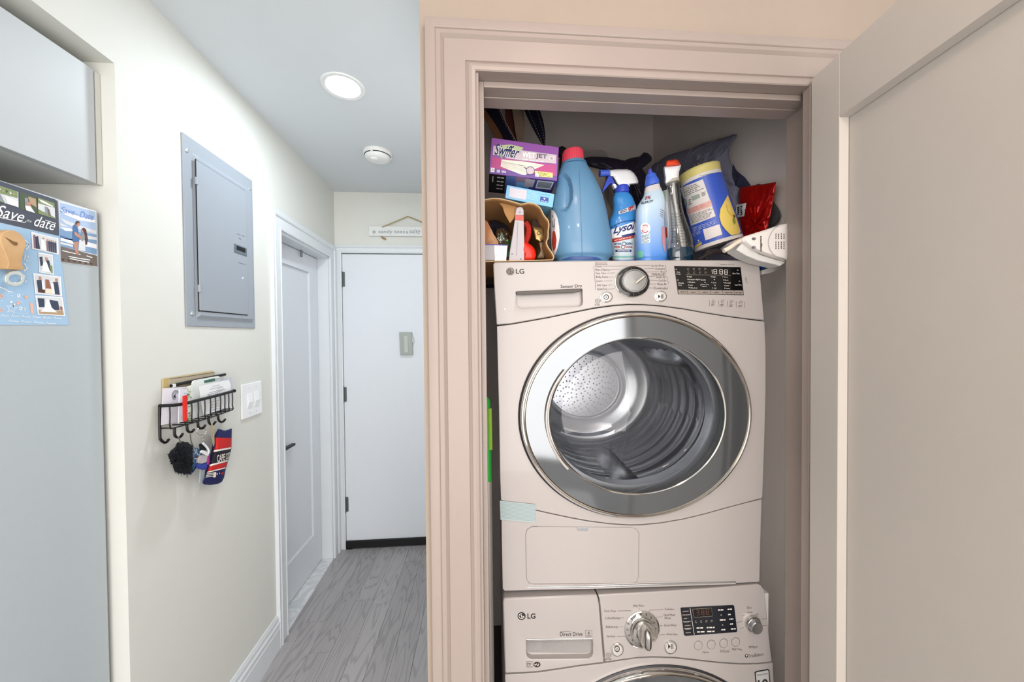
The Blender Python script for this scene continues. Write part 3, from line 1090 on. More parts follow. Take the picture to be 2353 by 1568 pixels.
def card(label, pts, m, off=.0012, thick=.0008):
    t = thing('photo_card', label, 'card', FP(*np.mean(pts, 0), 0), 'cards on the refrigerator')
    MB().prism(FP, pts, off, off - thick, m).build('paper', parent=t, smooth=False)
    return t, Plane(FP.p0 + FP.n * off, FP.n, (0, 1, 0))

t, cp = card('slate save the date card with three photos, high on the refrigerator', [(-60, 396), (126, 458), (132, 463), (136, 542), (-60, 497)], SLATE)
for b0, kind in (([(-40, 413), (42, 441), (43, 477), (-40, 451)], 0), ([(44, 441), (84, 454), (87, 493), (46, 480)], 1), ([(87, 454), (125, 467), (127, 503), (88, 491)], 2)):
    b = MB()
    b.patch(cp, b0, [LGY, DGRN, LGY][kind], .0003)
    q = quad(b0)
    def at(u, v):
        p = (1 - v) * (q[0] * (1 - u) + q[1] * u) + v * (q[3] * (1 - u) + q[2] * u)
        return tuple(p)
    def blob(us, m, o=.0006):
        b.poly(cp, [at(*p) for p in us], m, o)
    if kind == 0:
        blob([(0, 0), (.98, .0), (.98, .42), (.4, .5), (0, .4)], GRN)
        for k in range(9):
            blob([(.05 + .1 * k, .1 + .04 * (k % 3)), (.12 + .1 * k, .18 + .05 * (k % 2)), (.06 + .1 * k, .36)], [DGRN, LGY, TANC][k % 3], .0009)
        blob([(.25, .6), (.5, .52), (.62, .98), (.3, .95)], GRY, .0009)
        blob([(.62, .55), (.98, .62), (.98, .98), (.7, .98)], WHT, .0009)
        blob([(0, .86), (.6, .95), (.6, 1), (0, 1)], GRN, .001)
    elif kind == 1:
        blob([(.3, .25), (.5, .2), (.52, .9), (.3, .9)], GRY)
        blob([(.5, .1), (.95, .1), (.95, .6), (.6, .5)], TANC)
        blob([(.4, .45), (.62, .42), (.66, .7), (.42, .72)], SKIN, .0009)
        blob([(.3, .7), (.62, .66), (.85, .97), (.35, .97)], WHT, .001)
    else:
        blob([(0, 0), (1, 0), (1, .3), (0, .35)], GRN)
        blob([(.05, .08), (.4, .1), (.9, .22), (.9, .3), (.2, .22)], WHT, .0009)
        blob([(0, .72), (.98, .92), (.98, 1), (0, 1)], GRN)
        blob([(.4, .42), (.58, .4), (.68, .92), (.46, .9)], GRY, .0009)
        blob([(.55, .45), (.66, .5), (.76, .9), (.6, .9)], SAND, .001)
    b.build('photo', parent=t, smooth=False)
b = MB()
b.text(cp, 'Save', [(-8, 468), (57, 487), (55, 511), (-10, 497)], WHT, .0006, shear=.45, bold=.004, res=4)
b.text(cp, 'date', [(80, 494), (128, 508), (126, 531), (78, 519)], WHT, .0006, shear=.45, bold=.004, res=4)
b.text(cp, 'the', [(62, 503), (73, 506), (72, 512), (61, 509)], LGY, .0006, shear=.2)
b.stroke(cp, smooth_path([(-2, 499), (12, 503), (34, 507), (55, 511), (60, 509)], 5), 1.4, WHT, .0006)
b.stroke(cp, smooth_path([(104, 506), (114, 509), (129, 514)], 5), 1.4, WHT, .0006)
b.build('script', parent=t, smooth=False, kind='stuff')

t, cp = card('beach save the date card with a couple by the sea, nearest the alcove edge', [(135, 462), (221, 485), (224, 614), (139, 603)], WHT)
b = MB()
b.poly(cp, [(137, 465), (219.5, 487), (222, 540), (137, 526)], C('photo_sky', '#a9c0de'), .0003)
b.poly(cp, [(137, 526), (222, 540), (222.5, 586), (139, 566)], SEA, .0003)
for k, p in enumerate([[(137, 480), (150, 486), (190, 500), (219, 506), (219, 512), (180, 506), (150, 494)], [(137, 500), (165, 512), (200, 524), (221, 530), (221, 538), (190, 530), (150, 514)], [(139, 522), (160, 525), (175, 532), (150, 531)], [(137, 512), (150, 518), (160, 522), (140, 519)],
                       [(139, 546), (170, 551), (170, 562), (139, 553)], [(195, 540), (222, 546), (222, 552), (196, 549)], [(200, 556), (222, 562), (222, 572), (196, 566)], [(139, 556), (168, 563), (168, 568), (139, 561)]]):
    b.poly(cp, p, WHT if k % 2 == 0 else LGY, .0006)
b.poly(cp, [(138, 541), (168, 550), (168, 554), (138, 546)], BLU, .0006)
b.poly(cp, [(139, 566), (223, 588), (224, 613), (140, 602)], SAND, .0006)
for k in range(6):
    b.poly(cp, [(141 + 13 * k, 594 + 2 * k), (149 + 13 * k, 596 + 2 * k), (145 + 13 * k, 600 + 2 * k)], HAIR, .0008)
b.build('beach_photo', parent=t, smooth=False)
b = MB()
b.poly(cp, [(167, 520), (172, 515), (178, 519), (182, 545), (181, 556), (167, 556)], BLU, .0009)
b.ell(cp, 178.5, 515, 5, 6, SKIN, .0011, n=14)
b.poly(cp, [(173, 513), (176, 508), (182, 509), (184, 512), (178, 513), (175, 518)], HAIR, .0013)
b.poly(cp, [(170, 533), (174, 533), (186, 543), (190, 549), (186, 550), (172, 541)], SKIN, .0013)
b.poly(cp, [(168, 555), (181, 556), (178, 574), (182, 584), (176, 586), (172, 574)], SKIN, .0009)
b.build('man', parent=t, smooth=False)
b = MB()
b.poly(cp, [(182, 552), (194, 548), (196, 560), (196, 578), (180, 575)], LGY, .0009)
b.poly(cp, [(185, 543), (192, 534), (197, 538), (194, 552), (188, 555)], GRY, .0011)
b.ell(cp, 191, 530, 3.5, 5, SKIN, .0013, n=14)
b.poly(cp, [(188, 526), (193, 523), (198, 528), (202, 550), (200, 563), (197, 562), (196, 545), (193, 534)], HAIR, .0015)
b.build('woman', parent=t, smooth=False)
b = MB()
CSB = C('card_script_blue', '#6f8fd0')
b.text(cp, 'Save', [(139, 473), (172, 482), (172, 495), (139, 487)], CSB, .0009, shear=.4, res=3)
b.text(cp, 'the', [(173, 490), (180, 492), (180, 496), (173, 494)], CSB, .0009, shear=.2)
b.text(cp, 'Date', [(183, 484), (215, 492), (215, 507), (183, 499)], CSB, .0009, shear=.4, res=3)
for x0, y0, x1, y1 in ((143, 576, 174, 583), (181, 584, 185, 586), (199, 588, 212, 592), (158, 589.5, 207, 598), (160, 594, 205, 603)):
    b.stroke(cp, [(x0, y0), ((x0 + x1) / 2, (y0 + y1) / 2 + .4), (x1, y1)], 2.0, WHT, .0012)
b.build('script', parent=t, smooth=False, kind='stuff')

t, cp = card('large pale blue wedding thank-you card with four photos and white script', [(-60, 499), (135, 543), (141, 598), (158, 747), (-60, 747)], SKYB, .0009)
b = MB()
rg = random.Random(3)
def star(cx, cy, r, m, hollow=False):
    p = [(cx + r * (1 if k % 2 == 0 else .42) * sin(pi * k / 5 + .2) * 1.1, cy - r * (1 if k % 2 == 0 else .42) * cos(pi * k / 5 + .2)) for k in range(10)]
    if hollow:
        b.stroke(cp, p + p[:2], 1.6, m, .0006)
    else:
        b.fan(cp, p, m, .0006, n=20, rings=1)
star(27, 709, 12, WHT, True)
star(60, 683, 6, COR)
star(42, 697, 6, COR)
for x, y, r in ((43, 680, 4), (48, 709, 4), (4, 681, 5), (2, 713, 5), (26, 694, 2.5), (33, 700, 2)):
    b.ell(cp, x, y, r, r, WHT if r < 4.5 else COR, .0006, inner=.45 if r > 3 else 0, n=16)
for k in range(40):
    x, y = rg.uniform(2, 66), rg.uniform(540, 715)
    b.ell(cp, x, y, rg.uniform(.6, 1.6), rg.uniform(.5, 1.3), WHT, .0005, n=8)
b.fan(cp, [(69, 696), (76, 697), (78, 722), (71, 721)], COR, .0005, n=16, rings=1)
for p in ([(55, 551), (62, 556), (66, 566), (60, 574)], [(58, 566), (66, 561)], [(58, 586), (55, 598)], [(65, 588), (61, 601)], [(56, 593), (64, 594)], [(56, 606), (62, 618), (55, 622)], [(-2, 660), (10, 664), (20, 670), (30, 672)], [(55, 632), (58, 638)], [(61, 645), (57, 650)]):
    b.stroke(cp, smooth_path(p, 4), 2.0, WHT, .0006)
b.build('drawings', parent=t, smooth=False, kind='stuff')
for k, pts in enumerate(([(72, 533), (134, 548), (135, 586), (74, 572)], [(88, 580), (121, 586), (124, 632), (90, 626)], [(76, 628), (140, 636), (143, 682), (81, 675)], [(81, 679), (144, 683), (150, 727), (87, 723)])):
    b = MB()
    b.patch(cp, pts, WHT, .0008)
    q = quad(pts)
    def at(u, v):
        u, v = .05 + .9 * u, .05 + .9 * v
        return tuple((1 - v) * (q[0] * (1 - u) + q[1] * u) + v * (q[3] * (1 - u) + q[2] * u))
    def blob(us, m, o=.0011):
        b.poly(cp, [at(*p) for p in us], m, o)
    blob([(0, 0), (1, 0), (1, 1), (0, 1)], LGY, .001)
    if k == 0:
        blob([(.02, .12), (.1, .08), (.14, .95), (.03, .98)], C('photo_plum', '#8a6573'), .0013)
        blob([(.1, .2), (.22, .12), (.28, .95), (.12, .98)], NAV, .0013)
        blob([(.34, .25), (.46, .22), (.56, .95), (.3, .98)], WHT, .0014)
        blob([(.4, .15), (.47, .14), (.48, .24), (.4, .26)], SKIN, .0015)
        for j in range(5):
            blob([(.55 + .085 * j, .3), (.63 + .085 * j, .28), (.63 + .085 * j, .97), (.56 + .085 * j, .97)], NAV if j else C('photo_plum', '#8a6573'), .0013)
            blob([(.57 + .085 * j, .18), (.62 + .085 * j, .17), (.62 + .085 * j, .28), (.57 + .085 * j, .29)], SKIN, .0014)
    elif k == 1:
        blob([(.02, .2), (.25, .15), (.28, .6), (.08, .7)], NAV, .0013)
        blob([(.5, .25), (.75, .3), (.95, .98), (.7, .98)], NAV, .0013)
        blob([(.3, .45), (.55, .4), (.75, .85), (.9, .97), (.1, .97), (.2, .75)], WHT, .0014)
        blob([(.48, .14), (.68, .16), (.66, .32), (.48, .3)], SKIN, .0015)
        blob([(.75, .55), (.97, .55), (.97, .95), (.85, .95)], GRN, .0014)
    elif k == 2:
        for u, m in ((.06, NAV), (.72, NAV)):
            blob([(u, .3), (u + .2, .26), (u + .24, .97), (u + .02, .97)], m, .0013)
            blob([(u + .1, .08), (u + .2, .08), (u + .2, .26), (u + .1, .26)], SKIN, .0014)
        blob([(.26, .3), (.36, .3), (.38, .78), (.26, .78)], WHT, .0014)
        blob([(.62, .4), (.74, .38), (.76, .95), (.64, .95)], WHT, .0014)
        blob([(.42, .2), (.56, .2), (.64, .75), (.4, .75)], C('photo_auburn', '#9a6552'), .0015)
        blob([(.4, .7), (.62, .7), (.68, .97), (.36, .97)], C('photo_cream', '#ece3d0'), .0016)
        blob([(.08, .78), (.36, .78), (.36, .96), (.1, .96)], HAIR, .0016)
    else:
        blob([(.02, .1), (.3, .1), (.26, .6), (.04, .62)], NAV, .0012)
        blob([(.5, .15), (.84, .2), (.86, .72), (.52, .74)], NAV, .0012)
        blob([(0, .78), (1, .74), (1, 1), (0, 1)], TANC, .0012)
        blob([(.38, .15), (.48, .15), (.55, .6), (.75, .86), (.05, .88), (.25, .65)], WHT, .0014)
        blob([(.88, .5), (.98, .5), (.98, .72), (.9, .72)], C('photo_auburn', '#9a6552'), .0013)
    b.build('photo', parent=t, smooth=False)
b = MB()
for i, (x0, y0, x1, y1, n) in enumerate(((2, 726, 148, 733, 6), (21, 738, 135, 745, 4))):
    for k in range(n):
        a0, a1 = k / n, (k + .78) / n
        pts = []
        for j in range(9):
            a = a0 + (a1 - a0) * j / 8
            pts.append((x0 + (x1 - x0) * a, y0 + (y1 - y0) * a - (5 if j == 1 else 2.2 * (j % 2)) + 1))
        b.stroke(cp, pts, 1.3, WHT, .0008)
b.build('script', parent=t, smooth=False, kind='stuff')

# bottle opener magnet
OPW = veined('opener_wood', '#cda97b', '#b78f5f', 6.0, .55, 1.0)
op = [(10, 533), (23, 529), (36, 531), (48, 538), (58, 551), (60, 564), (56, 580), (52, 597), (53, 609), (54, 621), (37, 620), (18, 618), (20, 604), (16, 590), (8, 572), (2, 555), (3, 543)]
t = thing('bottle_opener', 'wooden-handled bottle opener stuck on the pale blue card', 'bottle opener', FP(40, 655, .0))
b = MB().prism(FP, [tuple(p) for p in smooth_path(op, 4, True)], .026, .002, OPW)
b.build('wooden_handle', parent=t, angle=50, bevel=.002)
OP2 = Plane(FP.p0 + FP.n * .026, FP.n, (0, 1, 0))
b = MB().fan(OP2, [(10, 544), (22, 550), (33, 556), (40, 557), (42, 562), (36, 566), (28, 561), (18, 551)], mat('burnt_wood', '#7d5a34', .7), .0004, n=20, rings=1)
b.build('carving', parent=t, smooth=False)
b = MB()
cx, cy, rx, ry = 35, 640, 22.5, 18
outer = [(cx + rx * cos(a) * (1 + .06 * sin(a)), cy + ry * sin(a)) for a in np.linspace(0, 2 * pi, 40)[:-1]]
inner = [(cx + .5 + rx * .64 * cos(a), cy + .5 + ry * (.50 if sin(a) > 0 else .5) * sin(a)) for a in np.linspace(0, 2 * pi, 40)[:-1]]
n = 39
for f0, f1 in ((.018, .012),):
    v = [FP(*p, f0) for p in outer] + [FP(*p, f0) for p in inner]
    v += [q - FP.n * .006 for q in v]
    fs = []
    for j in range(n):
        k = (j + 1) % n
        fs += [(j, k, n + k, n + j), (2 * n + j, 3 * n + j, 3 * n + k, 2 * n + k), (j, 2 * n + j, 2 * n + k, k), (n + j, n + k, 3 * n + k, 3 * n + j)]
    b.add(v, fs, mat('opener_steel', '#d9dedb', .25, metal=.8))
b.build('steel_ring', parent=t, bevel=.001)

# ------------------------------------------------------------------ wire basket with post and keys
IRON = mat('black_iron', '#0d0e10', .45)
BO = .050                                   # front rail stands this far off the wall
t = thing('wire_basket', 'black wire letter basket with six hooks on the left wall', 'basket', LW(450, 1010, .03))
rail = [LW(366, 933, .011), LW(383, 932.5, .030), LW(397, 931.8, .047)] + list(smooth_path([LW(404, 931, BO), LW(424, 928, BO), LW(460, 919, BO), LW(500, 909, BO), LW(537, 899, BO)], 4))
b = MB().tube(rail, .0050, IRON, n=10)
b.tube([LW(536.5, 899, BO), LW(538.5, 898.6, BO)], .0064, IRON, n=10)
b.build('rail', parent=t)
def on_rail(px):
    xs = [366, 395, 424, 460, 500, 537]
    ys = [933, 932, 928, 919, 909, 899]
    return np.interp(px, xs, ys)
wires = [(389.5, 984), (424, 976), (440, 971), (455, 967), (470, 962), (483, 956.5), (494.5, 953), (506, 949), (516, 946), (525, 943), (533.5, 940)]
for px, by in wires:
    wo = min(BO, .011 + (px - 366) / 34 * .039)
    p0 = LW(px, on_rail(px), wo)
    p1 = LW(px + .6, by - 8, wo)
    p2 = LW(px + 3, by, wo - .004)
    p3 = A(*p2) - LW.n * (wo - .012)
    b = MB().tube(list(smooth_path([p0, (p0 + p1) / 2 + LW.n * .001, p1, p2], 3)) + [p3], .0019, IRON, n=6)
    b.build('wire', parent=t)
b = MB().tube([LW(391, 986, BO - .004), LW(430, 976, BO - .004), LW(490, 958, BO - .004), LW(535, 942, BO - .004)], .002, IRON, n=6)
b.build('bottom_wire', parent=t)
MB().tube([LW(393, 887, .012), LW(460, 872.5, .012), LW(517, 861, .012)], .0048, IRON, n=10).build('back_rail', parent=t)
b = MB().prism(LW, [(399, 883, ), (404.5, 882), (404.5, 889.5), (399, 890.5)], .0185, .012, mat('screw_cap_white', '#e3e5ea', .4))
b.build('screw_cap', parent=t, smooth=False)
hooks = [([(367, 934), (367.5, 1000), (369, 1010), (376, 1017), (382, 1017), (386, 1013), (388, 1010)], .012),
         ([(401, 984), (401, 996), (403, 1003), (410, 1006), (415, 1004), (418, 1000), (420, 997)], BO - .006),
         ([(429.5, 974), (430, 985), (432, 991), (438, 994), (442, 992), (444.5, 989), (446, 987)], BO - .006),
         ([(454.5, 966), (455, 977), (457, 983), (463, 985.5), (467, 984), (470, 980), (471.5, 977.5)], BO - .006),
         ([(479, 958), (479.5, 968), (482, 974), (487.5, 976.5), (491, 975), (494, 971.5), (495.5, 969.5)], BO - .006),
         ([(501, 952), (501.5, 962), (504, 968), (509, 970.5), (513, 969), (516, 966), (517.5, 964)], BO - .006)]
for p, o in hooks:
    pth = smooth_path([LW(x, y, o + (.006 if k > 4 else 0)) for k, (x, y) in enumerate(p)], 4)
    b = MB().tube(pth, .0036, IRON, n=8)
    b.build('hook', parent=t)

def paper(name, label, cat, pts, off, m, thick=.0012, group='post in the wire basket', nm='sheet'):
    t = thing(name, label, cat, LW(*np.mean(pts, 0), off), group)
    pts = [(x, min(y, float(np.interp(x, [q[0] for q in wires], [q[1] for q in wires])) - 7)) for x, y in pts]
    MB().prism(LW, pts, off, off - thick, m).build(nm, parent=t, smooth=False)
    return t, Plane(LW.p0 + LW.n * off, LW.n, (0, 1, 0))
ENV = mat('envelope_white', '#e4e2ea', .7)
PRN = mat('pencil_grey_print', '#8b8f97', .8)
BLP = mat('black_print', '#17181c', .7)
t, pp = paper('kraft_envelope', 'tan kraft envelope at the back of the wire basket', 'envelope', [(373, 871), (489, 852), (494, 940), (376, 975)], .003, mat('kraft_paper', '#c9b98f', .8))
MB().prism(LW, [(377, 871), (389, 869), (389.5, 893), (375, 894)], .0042, .0031, mat('kraft_flap', '#bda773', .8)).build('flap', parent=t, smooth=False)
t, pp = paper('card_folder', 'beige folder in front of the kraft envelope', 'folder', [(389, 871), (493, 855.5), (496, 930), (391, 960)], .0055, mat('beige_card', '#b6aa95', .7))
MB().stroke(pp, [(389.5, 871.5), (493, 856)], 1.0, mat('dark_edge', '#3b2c22', .7)).build('dark_edge', parent=t, smooth=False)
t, pp = paper('white_envelope', 'white envelope printed with a swirl at the left of the basket', 'envelope', [(374.5, 893), (430, 889), (425, 976), (371, 983)], .0195, ENV)
b = MB()
for k, r in enumerate((4, 7, 9.5, 12)):
    b.ell(pp, 404.5, 909, r * .8, r, PRN, .0006, inner=.86, n=24, a0=1.2 + .25 * k, a1=5.6)
b.poly(pp, [(399, 911), (404, 905), (405.5, 903), (402.5, 909), (404.5, 914), (401, 914)], BLP, .0008)
b.build('swirl', parent=t, smooth=False, kind='stuff')
t, pp = paper('white_booklet', 'narrow white booklet between the swirl envelope and the red booklet', 'booklet', [(413, 897), (416, 895), (431, 894.5), (424, 977), (411, 980)], .036, mat('booklet_white', '#dcdfe6', .5), .003)
b = MB().stroke(pp, [(423, 905), (429, 904)], 1.2, C('booklet_blue', '#8aa7d0'), .0005)
b.ell(pp, 419.5, 961, 2.6, 5, C('booklet_teal', '#9cc3c8'), .0005, inner=.7, n=18)
b.build('print', parent=t, smooth=False, kind='stuff')
t, pp = paper('green_card', 'card printed with green leaves beside the red booklet', 'card', [(430.5, 888), (443, 884.5), (440, 973), (427, 976)], .033, mat('leaf_card', '#e6e9e1', .6))
b = MB()
rg = random.Random(5)
for k in range(26):
    x, y = rg.uniform(430.5, 440), rg.uniform(890, 968)
    a = rg.uniform(0, 3.1)
    l = rg.uniform(2, 5)
    m = (C('leaf_green', '#9fb27d'), C('leaf_dark', '#5f7a4c'), C('leaf_pale', '#c4d1ae'), C('leaf_brown', '#8a6b4f'))[k % 4 if y > 940 else k % 3]
    b.poly(pp, [(x - l * cos(a), y - l * sin(a) * 1.4), (x + 1.2 * sin(a), y - 1.2 * cos(a)), (x + l * cos(a), y + l * sin(a) * 1.4), (x - 1.2 * sin(a), y + 1.2 * cos(a))], m, .0005 + .00005 * k)
b.build('leaf_print', parent=t, smooth=False, kind='stuff')
t, pp = paper('red_booklet', 'bright red booklet spine sticking out of the basket', 'booklet', [(424, 911), (430.5, 908), (430.8, 977), (424.6, 979)], .0615, mat('red_cover', '#d2231c', .4), .006)
t, pp = paper('plastic_folder', 'clear plastic folder with a green label in the basket', 'folder', [(442.5, 883), (444, 877), (449, 874), (502, 864.5), (508, 868), (509, 945), (446, 971), (441, 971)], .026, mat('plastic_folder_white', '#e6ebe8', .35), .004)
b = MB().poly(pp, [(469, 874.5), (494, 869.5), (494.5, 876), (469.5, 881)], C('label_green', '#41695d'), .0005)
b.poly(pp, [(494, 869.5), (507, 867), (508, 873), (494.5, 876)], C('label_grey', '#b9bdc4'), .0005)
b.build('label', parent=t, smooth=False)
t, pp = paper('blue_sheet', 'pale lilac sheet at the right end of the basket', 'paper', [(505, 876), (533, 868), (535, 905), (530, 943), (505, 950)], .030, mat('lilac_paper', '#c9cde0', .6))
t, pp = paper('invitation_card', 'white invitation card with faint script at the front of the basket', 'card', [(458, 888), (526, 873), (530, 885), (530.5, 944), (469, 966), (463, 925)], .041, WHT)
b = MB()
for x0, y0, x1, y1 in ((488, 888.5, 504, 884.5), (482, 895, 510, 888), (499, 894, 513, 889.5), (481, 903, 515, 894), (498, 899, 518, 895), (479, 908, 509, 899)):
    b.stroke(pp, [(x0 + (x1 - x0) * k / 8, y0 + (y1 - y0) * k / 8 + (.9 if k % 2 else -.4)) for k in range(9)], .8, PRN, .0005)
b.ell(pp, 479, 907.5, 1.8, 2, PRN, .0005, inner=.6, n=14)
for k in range(6):
    b.stroke(pp, [(484, 926 + 6 * k), (503, 920 + 6 * k)], .8, PRN, .0005)
b.build('script', parent=t, smooth=False, kind='stuff')

# hanging things
HO = BO - .004
FUR = mat('black_fur', '#0c1118', .95, bump=1.0, bscale=500)
pom = [(407, 1019), (418, 1015), (433, 1017), (441, 1024), (443, 1040), (443, 1060), (442, 1080), (436, 1088), (424, 1089), (410, 1088), (400, 1080), (396, 1068), (388, 1054), (386, 1046), (393, 1036), (400, 1030)]
t = thing('pompom_keychain', 'fluffy black pompom keychain on the second hook', 'keychain', LW(415, 1085, HO))
P = Pillow(LW, pom, .028, .010, n=80, wob=.006, wfreq=40, seed=2, rough_edge=.06)
b = MB()
P.o = P.o
Plane_h = Plane(LW.p0 + LW.n * (HO - .012), LW.n, (0, 1, 0))
P.pl = Plane_h
P.mesh(b, FUR, rings=10)
b.build('pompom', parent=t)
b = MB()
rg = random.Random(11)
for k in range(420):                       # tufts
    j = rg.randrange(len(P.o))
    r = rg.random() ** .5
    p = P.c + (P.o[j] - P.c) * r
    q = P(p[0], p[1])
    d = (P.o[j] - P.c)
    d = d / np.linalg.norm(d)
    o = Plane_h.ex * d[0] * r + A(0, 0, -1) * (d[1] * r) + LW.n * (1 - r * .8)
    L = .005 + .004 * rg.random()
    sd = A(rg.uniform(-1, 1), rg.uniform(-1, 1), rg.uniform(-1, 1)) * .0022
    b.add([q - sd, q + sd, q + o * L + A(0, 0, -.003)], [(0, 1, 2)], FUR)
b.build('fur', parent=t, kind='stuff')
CHN = mat('chain_steel', '#b4b0a4', .3, metal=.9)
b = MB().tube([LW(409, 1004, HO + .003), LW(413, 1011, HO), LW(415, 1019, HO - .002)], .002, CHN, n=6)
b.build('clasp', parent=t)
t = thing('blue_lanyard', 'folded blue patterned lanyard with a key behind the pompom', 'lanyard', LW(445, 1090, HO), 'keys on the basket hooks')
LB = mat('lanyard_blue', '#4e83b4', .7)
LD = mat('lanyard_navy', '#20356e', .7)
b = MB().prism(LW, [(446, 1032), (449, 1029), (462, 1033), (464, 1046), (458, 1058), (447, 1077), (440, 1087), (434, 1090), (447, 1066)], HO - .031, HO - .035, LB)
b.build('strap', parent=t, smooth=False, bevel=.001)
b = MB().prism(LW, [(450, 1060), (457, 1054), (455, 1070), (444, 1086), (436, 1091), (426, 1092), (419, 1086), (432, 1080)], HO - .036, HO - .040, LD)
b.build('strap', parent=t, smooth=False, bevel=.001)
LPL = Plane(LW.p0 + LW.n * (HO - .031), LW.n, (0, 1, 0))
b = MB()
b.stroke(LPL, smooth_path([(444, 1030), (448, 1036), (449, 1042), (444, 1045)], 4), 1.8, WHT, .0006)
b.stroke(LPL, smooth_path([(451, 1032), (453, 1043), (457, 1046), (461, 1040)], 4), 2.6, WHT, .0006)
b.patch(LPL, (447, 1050, 456, 1053), C('flag_red', '#a23a45'), .0007)
b.patch(LPL, (447, 1053, 456, 1056), WHT, .0007)
b.build('pattern', parent=t, smooth=False, kind='stuff')
b = MB().tube([LW(437, 995, HO), LW(438, 1004, HO - .002), LW(439, 1014, HO - .006), LW(444, 1029, HO - .031)], .0016, CHN, n=6)
b.build('chain', parent=t)
b = MB().prism(LW, [(427.5, 1085), (431, 1084), (432.5, 1095), (431, 1099), (429, 1098)], HO - .029, HO - .031, CHN)
b.build('key', parent=t, smooth=False)
t = thing('charm_keychain', 'key ring with a white bottle-opener charm and blue striped charm', 'keychain', LW(466, 1108, HO), 'keys on the basket hooks')
b = MB().tube([LW(463 + 10.5 * cos(a), 991.5 + 9.5 * sin(a), HO - .001) for a in np.linspace(0, 2 * pi, 28)[:-1]], .0011, CHN, n=6, closed=True)
b.build('split_ring', parent=t)
b = MB()
for k in range(4):
    y = 1002 + 4 * k
    b.tube([LW(464 + .6 * k + 1.1 * cos(a), y + 2.4 * sin(a), HO - .003 - .0008 * (k % 2) * sin(a)) for a in np.linspace(0, 2 * pi, 10)[:-1]], .0007, CHN, n=5, closed=True)
b.build('chain', parent=t, kind='stuff')
WCH = mat('white_charm', '#e8ebf0', .4)
b = MB().tube(smooth_path([LW(466, 1019, HO - .004), LW(474, 1027, HO - .004), LW(479, 1035, HO - .004), LW(478, 1043, HO - .004), LW(472, 1040, HO - .004), LW(464, 1037, HO - .004)], 4), .0032, WCH, n=8)
b.tube([LW(462, 1038, HO - .002), LW(470, 1042, HO - .002), LW(477, 1046, HO - .002)], .004, WCH, n=8)
b.build('opener_charm', parent=t)
b = MB().prism(LW, [(460, 1021), (465, 1019), (475, 1029), (476, 1034), (462, 1036)], HO - .008, HO - .012, BLP)
b.build('leather_tab', parent=t, smooth=False)
b = MB()
rows = [((463, 1047), (477, 1048)), ((459, 1053), (477, 1054)), ((456, 1060), (476, 1060)), ((455, 1064), (475, 1064))]
b.prism(LW, [(463, 1046), (478, 1048), (476, 1062), (466, 1066), (456, 1064), (457, 1056)], HO - .002, HO - .010, mat('grey_charm', '#b9b3b6', .5))
b.build('grey_charm', parent=t, smooth=False, bevel=.002)
b = MB().prism(LW, [(455, 1066), (466, 1067.5), (476, 1063), (477, 1076), (470, 1080), (460, 1078), (455, 1072)], HO - .003, HO - .011, mat('charm_blue', '#2a3f9a', .5))
b.build('blue_charm', parent=t, smooth=False, bevel=.002)
b = MB().prism(LW, [(477, 1046), (482, 1048), (482, 1062), (479, 1070), (476, 1066)], HO - .004, HO - .009, mat('charm_magenta', '#b03a8c', .5))
b.build('magenta_charm', parent=t, smooth=False, bevel=.001)
b = MB().prism(LW, [(461, 1079), (472, 1079), (470, 1100), (466, 1112), (459, 1110)], HO - .008, HO - .012, mat('grey_tag', '#99a3a8', .4))
b.build('grey_tag', parent=t, smooth=False, bevel=.001)
# striped drink sleeve
ko = [(501, 986), (507, 987), (514, 990), (522, 989), (533, 984), (532.5, 1000), (532, 1030), (528, 1048), (524, 1060), (518, 1082), (515, 1098), (510, 1108), (500, 1113), (484, 1115), (468, 1114), (464, 1110), (472, 1096), (479, 1075), (487, 1048), (492, 1028), (496, 1004)]
t = thing('drink_sleeve', 'navy and red striped drink sleeve lettered CAPE hanging from the basket', 'drink sleeve', LW(495, 1112, HO))
KP = Plane(LW.p0 + LW.n * (HO - .014), LW.n, (0, 1, 0))
P = Pillow(KP, ko, .020, .018, power=2.4, n=84, center=(503, 1048))
KNV, KRD, KWH, KBK = mat('sleeve_navy', '#161a52', .8), mat('sleeve_red', '#c2201f', .8), mat('sleeve_white', '#e8e0d6', .8), mat('sleeve_black', '#141322', .8)
b = MB()
P.mesh(b, KNV, rings=10)
b.build('sleeve', parent=t)
b = MB()
def band(l0, r0, l1, r1, m, o):
    b.patch(P, [l0, r0, r1, l1], m, o, 12, 4)
band((494, 1006), (532, 1007), (492, 1034), (531.5, 1028), KRD, .0012)
band((491.6, 1035), (531.5, 1028), (490, 1039.5), (530.5, 1032), KWH, .0016)
band((489.5, 1040), (530.5, 1032), (482, 1068), (525, 1057), KBK, .0014)
band((482, 1068), (524.5, 1057), (481, 1072.5), (523, 1061), KWH, .0016)
band((480.5, 1073), (522.5, 1062), (476.5, 1084), (519, 1074), KRD, .0014)
band((476.5, 1084.5), (519, 1074), (475.5, 1087.5), (518, 1077), KWH, .0016)
for k in range(3):
    band((474 - k, 1089 + 3.6 * k), (491, 1086.5 + 3.6 * k), (473.5 - k, 1090.6 + 3.6 * k), (491, 1088.2 + 3.6 * k), KWH, .0018)
band((491, 1086), (497, 1085), (490, 1098), (496, 1097), KWH, .0018)
b.ell(P, 499, 1090, 1.2, 2.2, KWH, .002, n=10)
b.ell(P, 504.5, 1088, 1.2, 1.4, KWH, .002, n=10)
band((509, 1087), (514, 1084), (508, 1092), (513, 1089), KRD, .0018)
b.build('stripes', parent=t, kind='stuff')
b = MB()
b.text(P, 'CAPE', [(498, 1046.5), (517.5, 1042.5), (516.5, 1058.5), (499, 1063.5)], KWH, .0022, bold=.02)
b.text(P, 'COD', [(519.5, 1042), (530, 1039), (526, 1054), (518.5, 1058)], KWH, .0022, bold=.02)
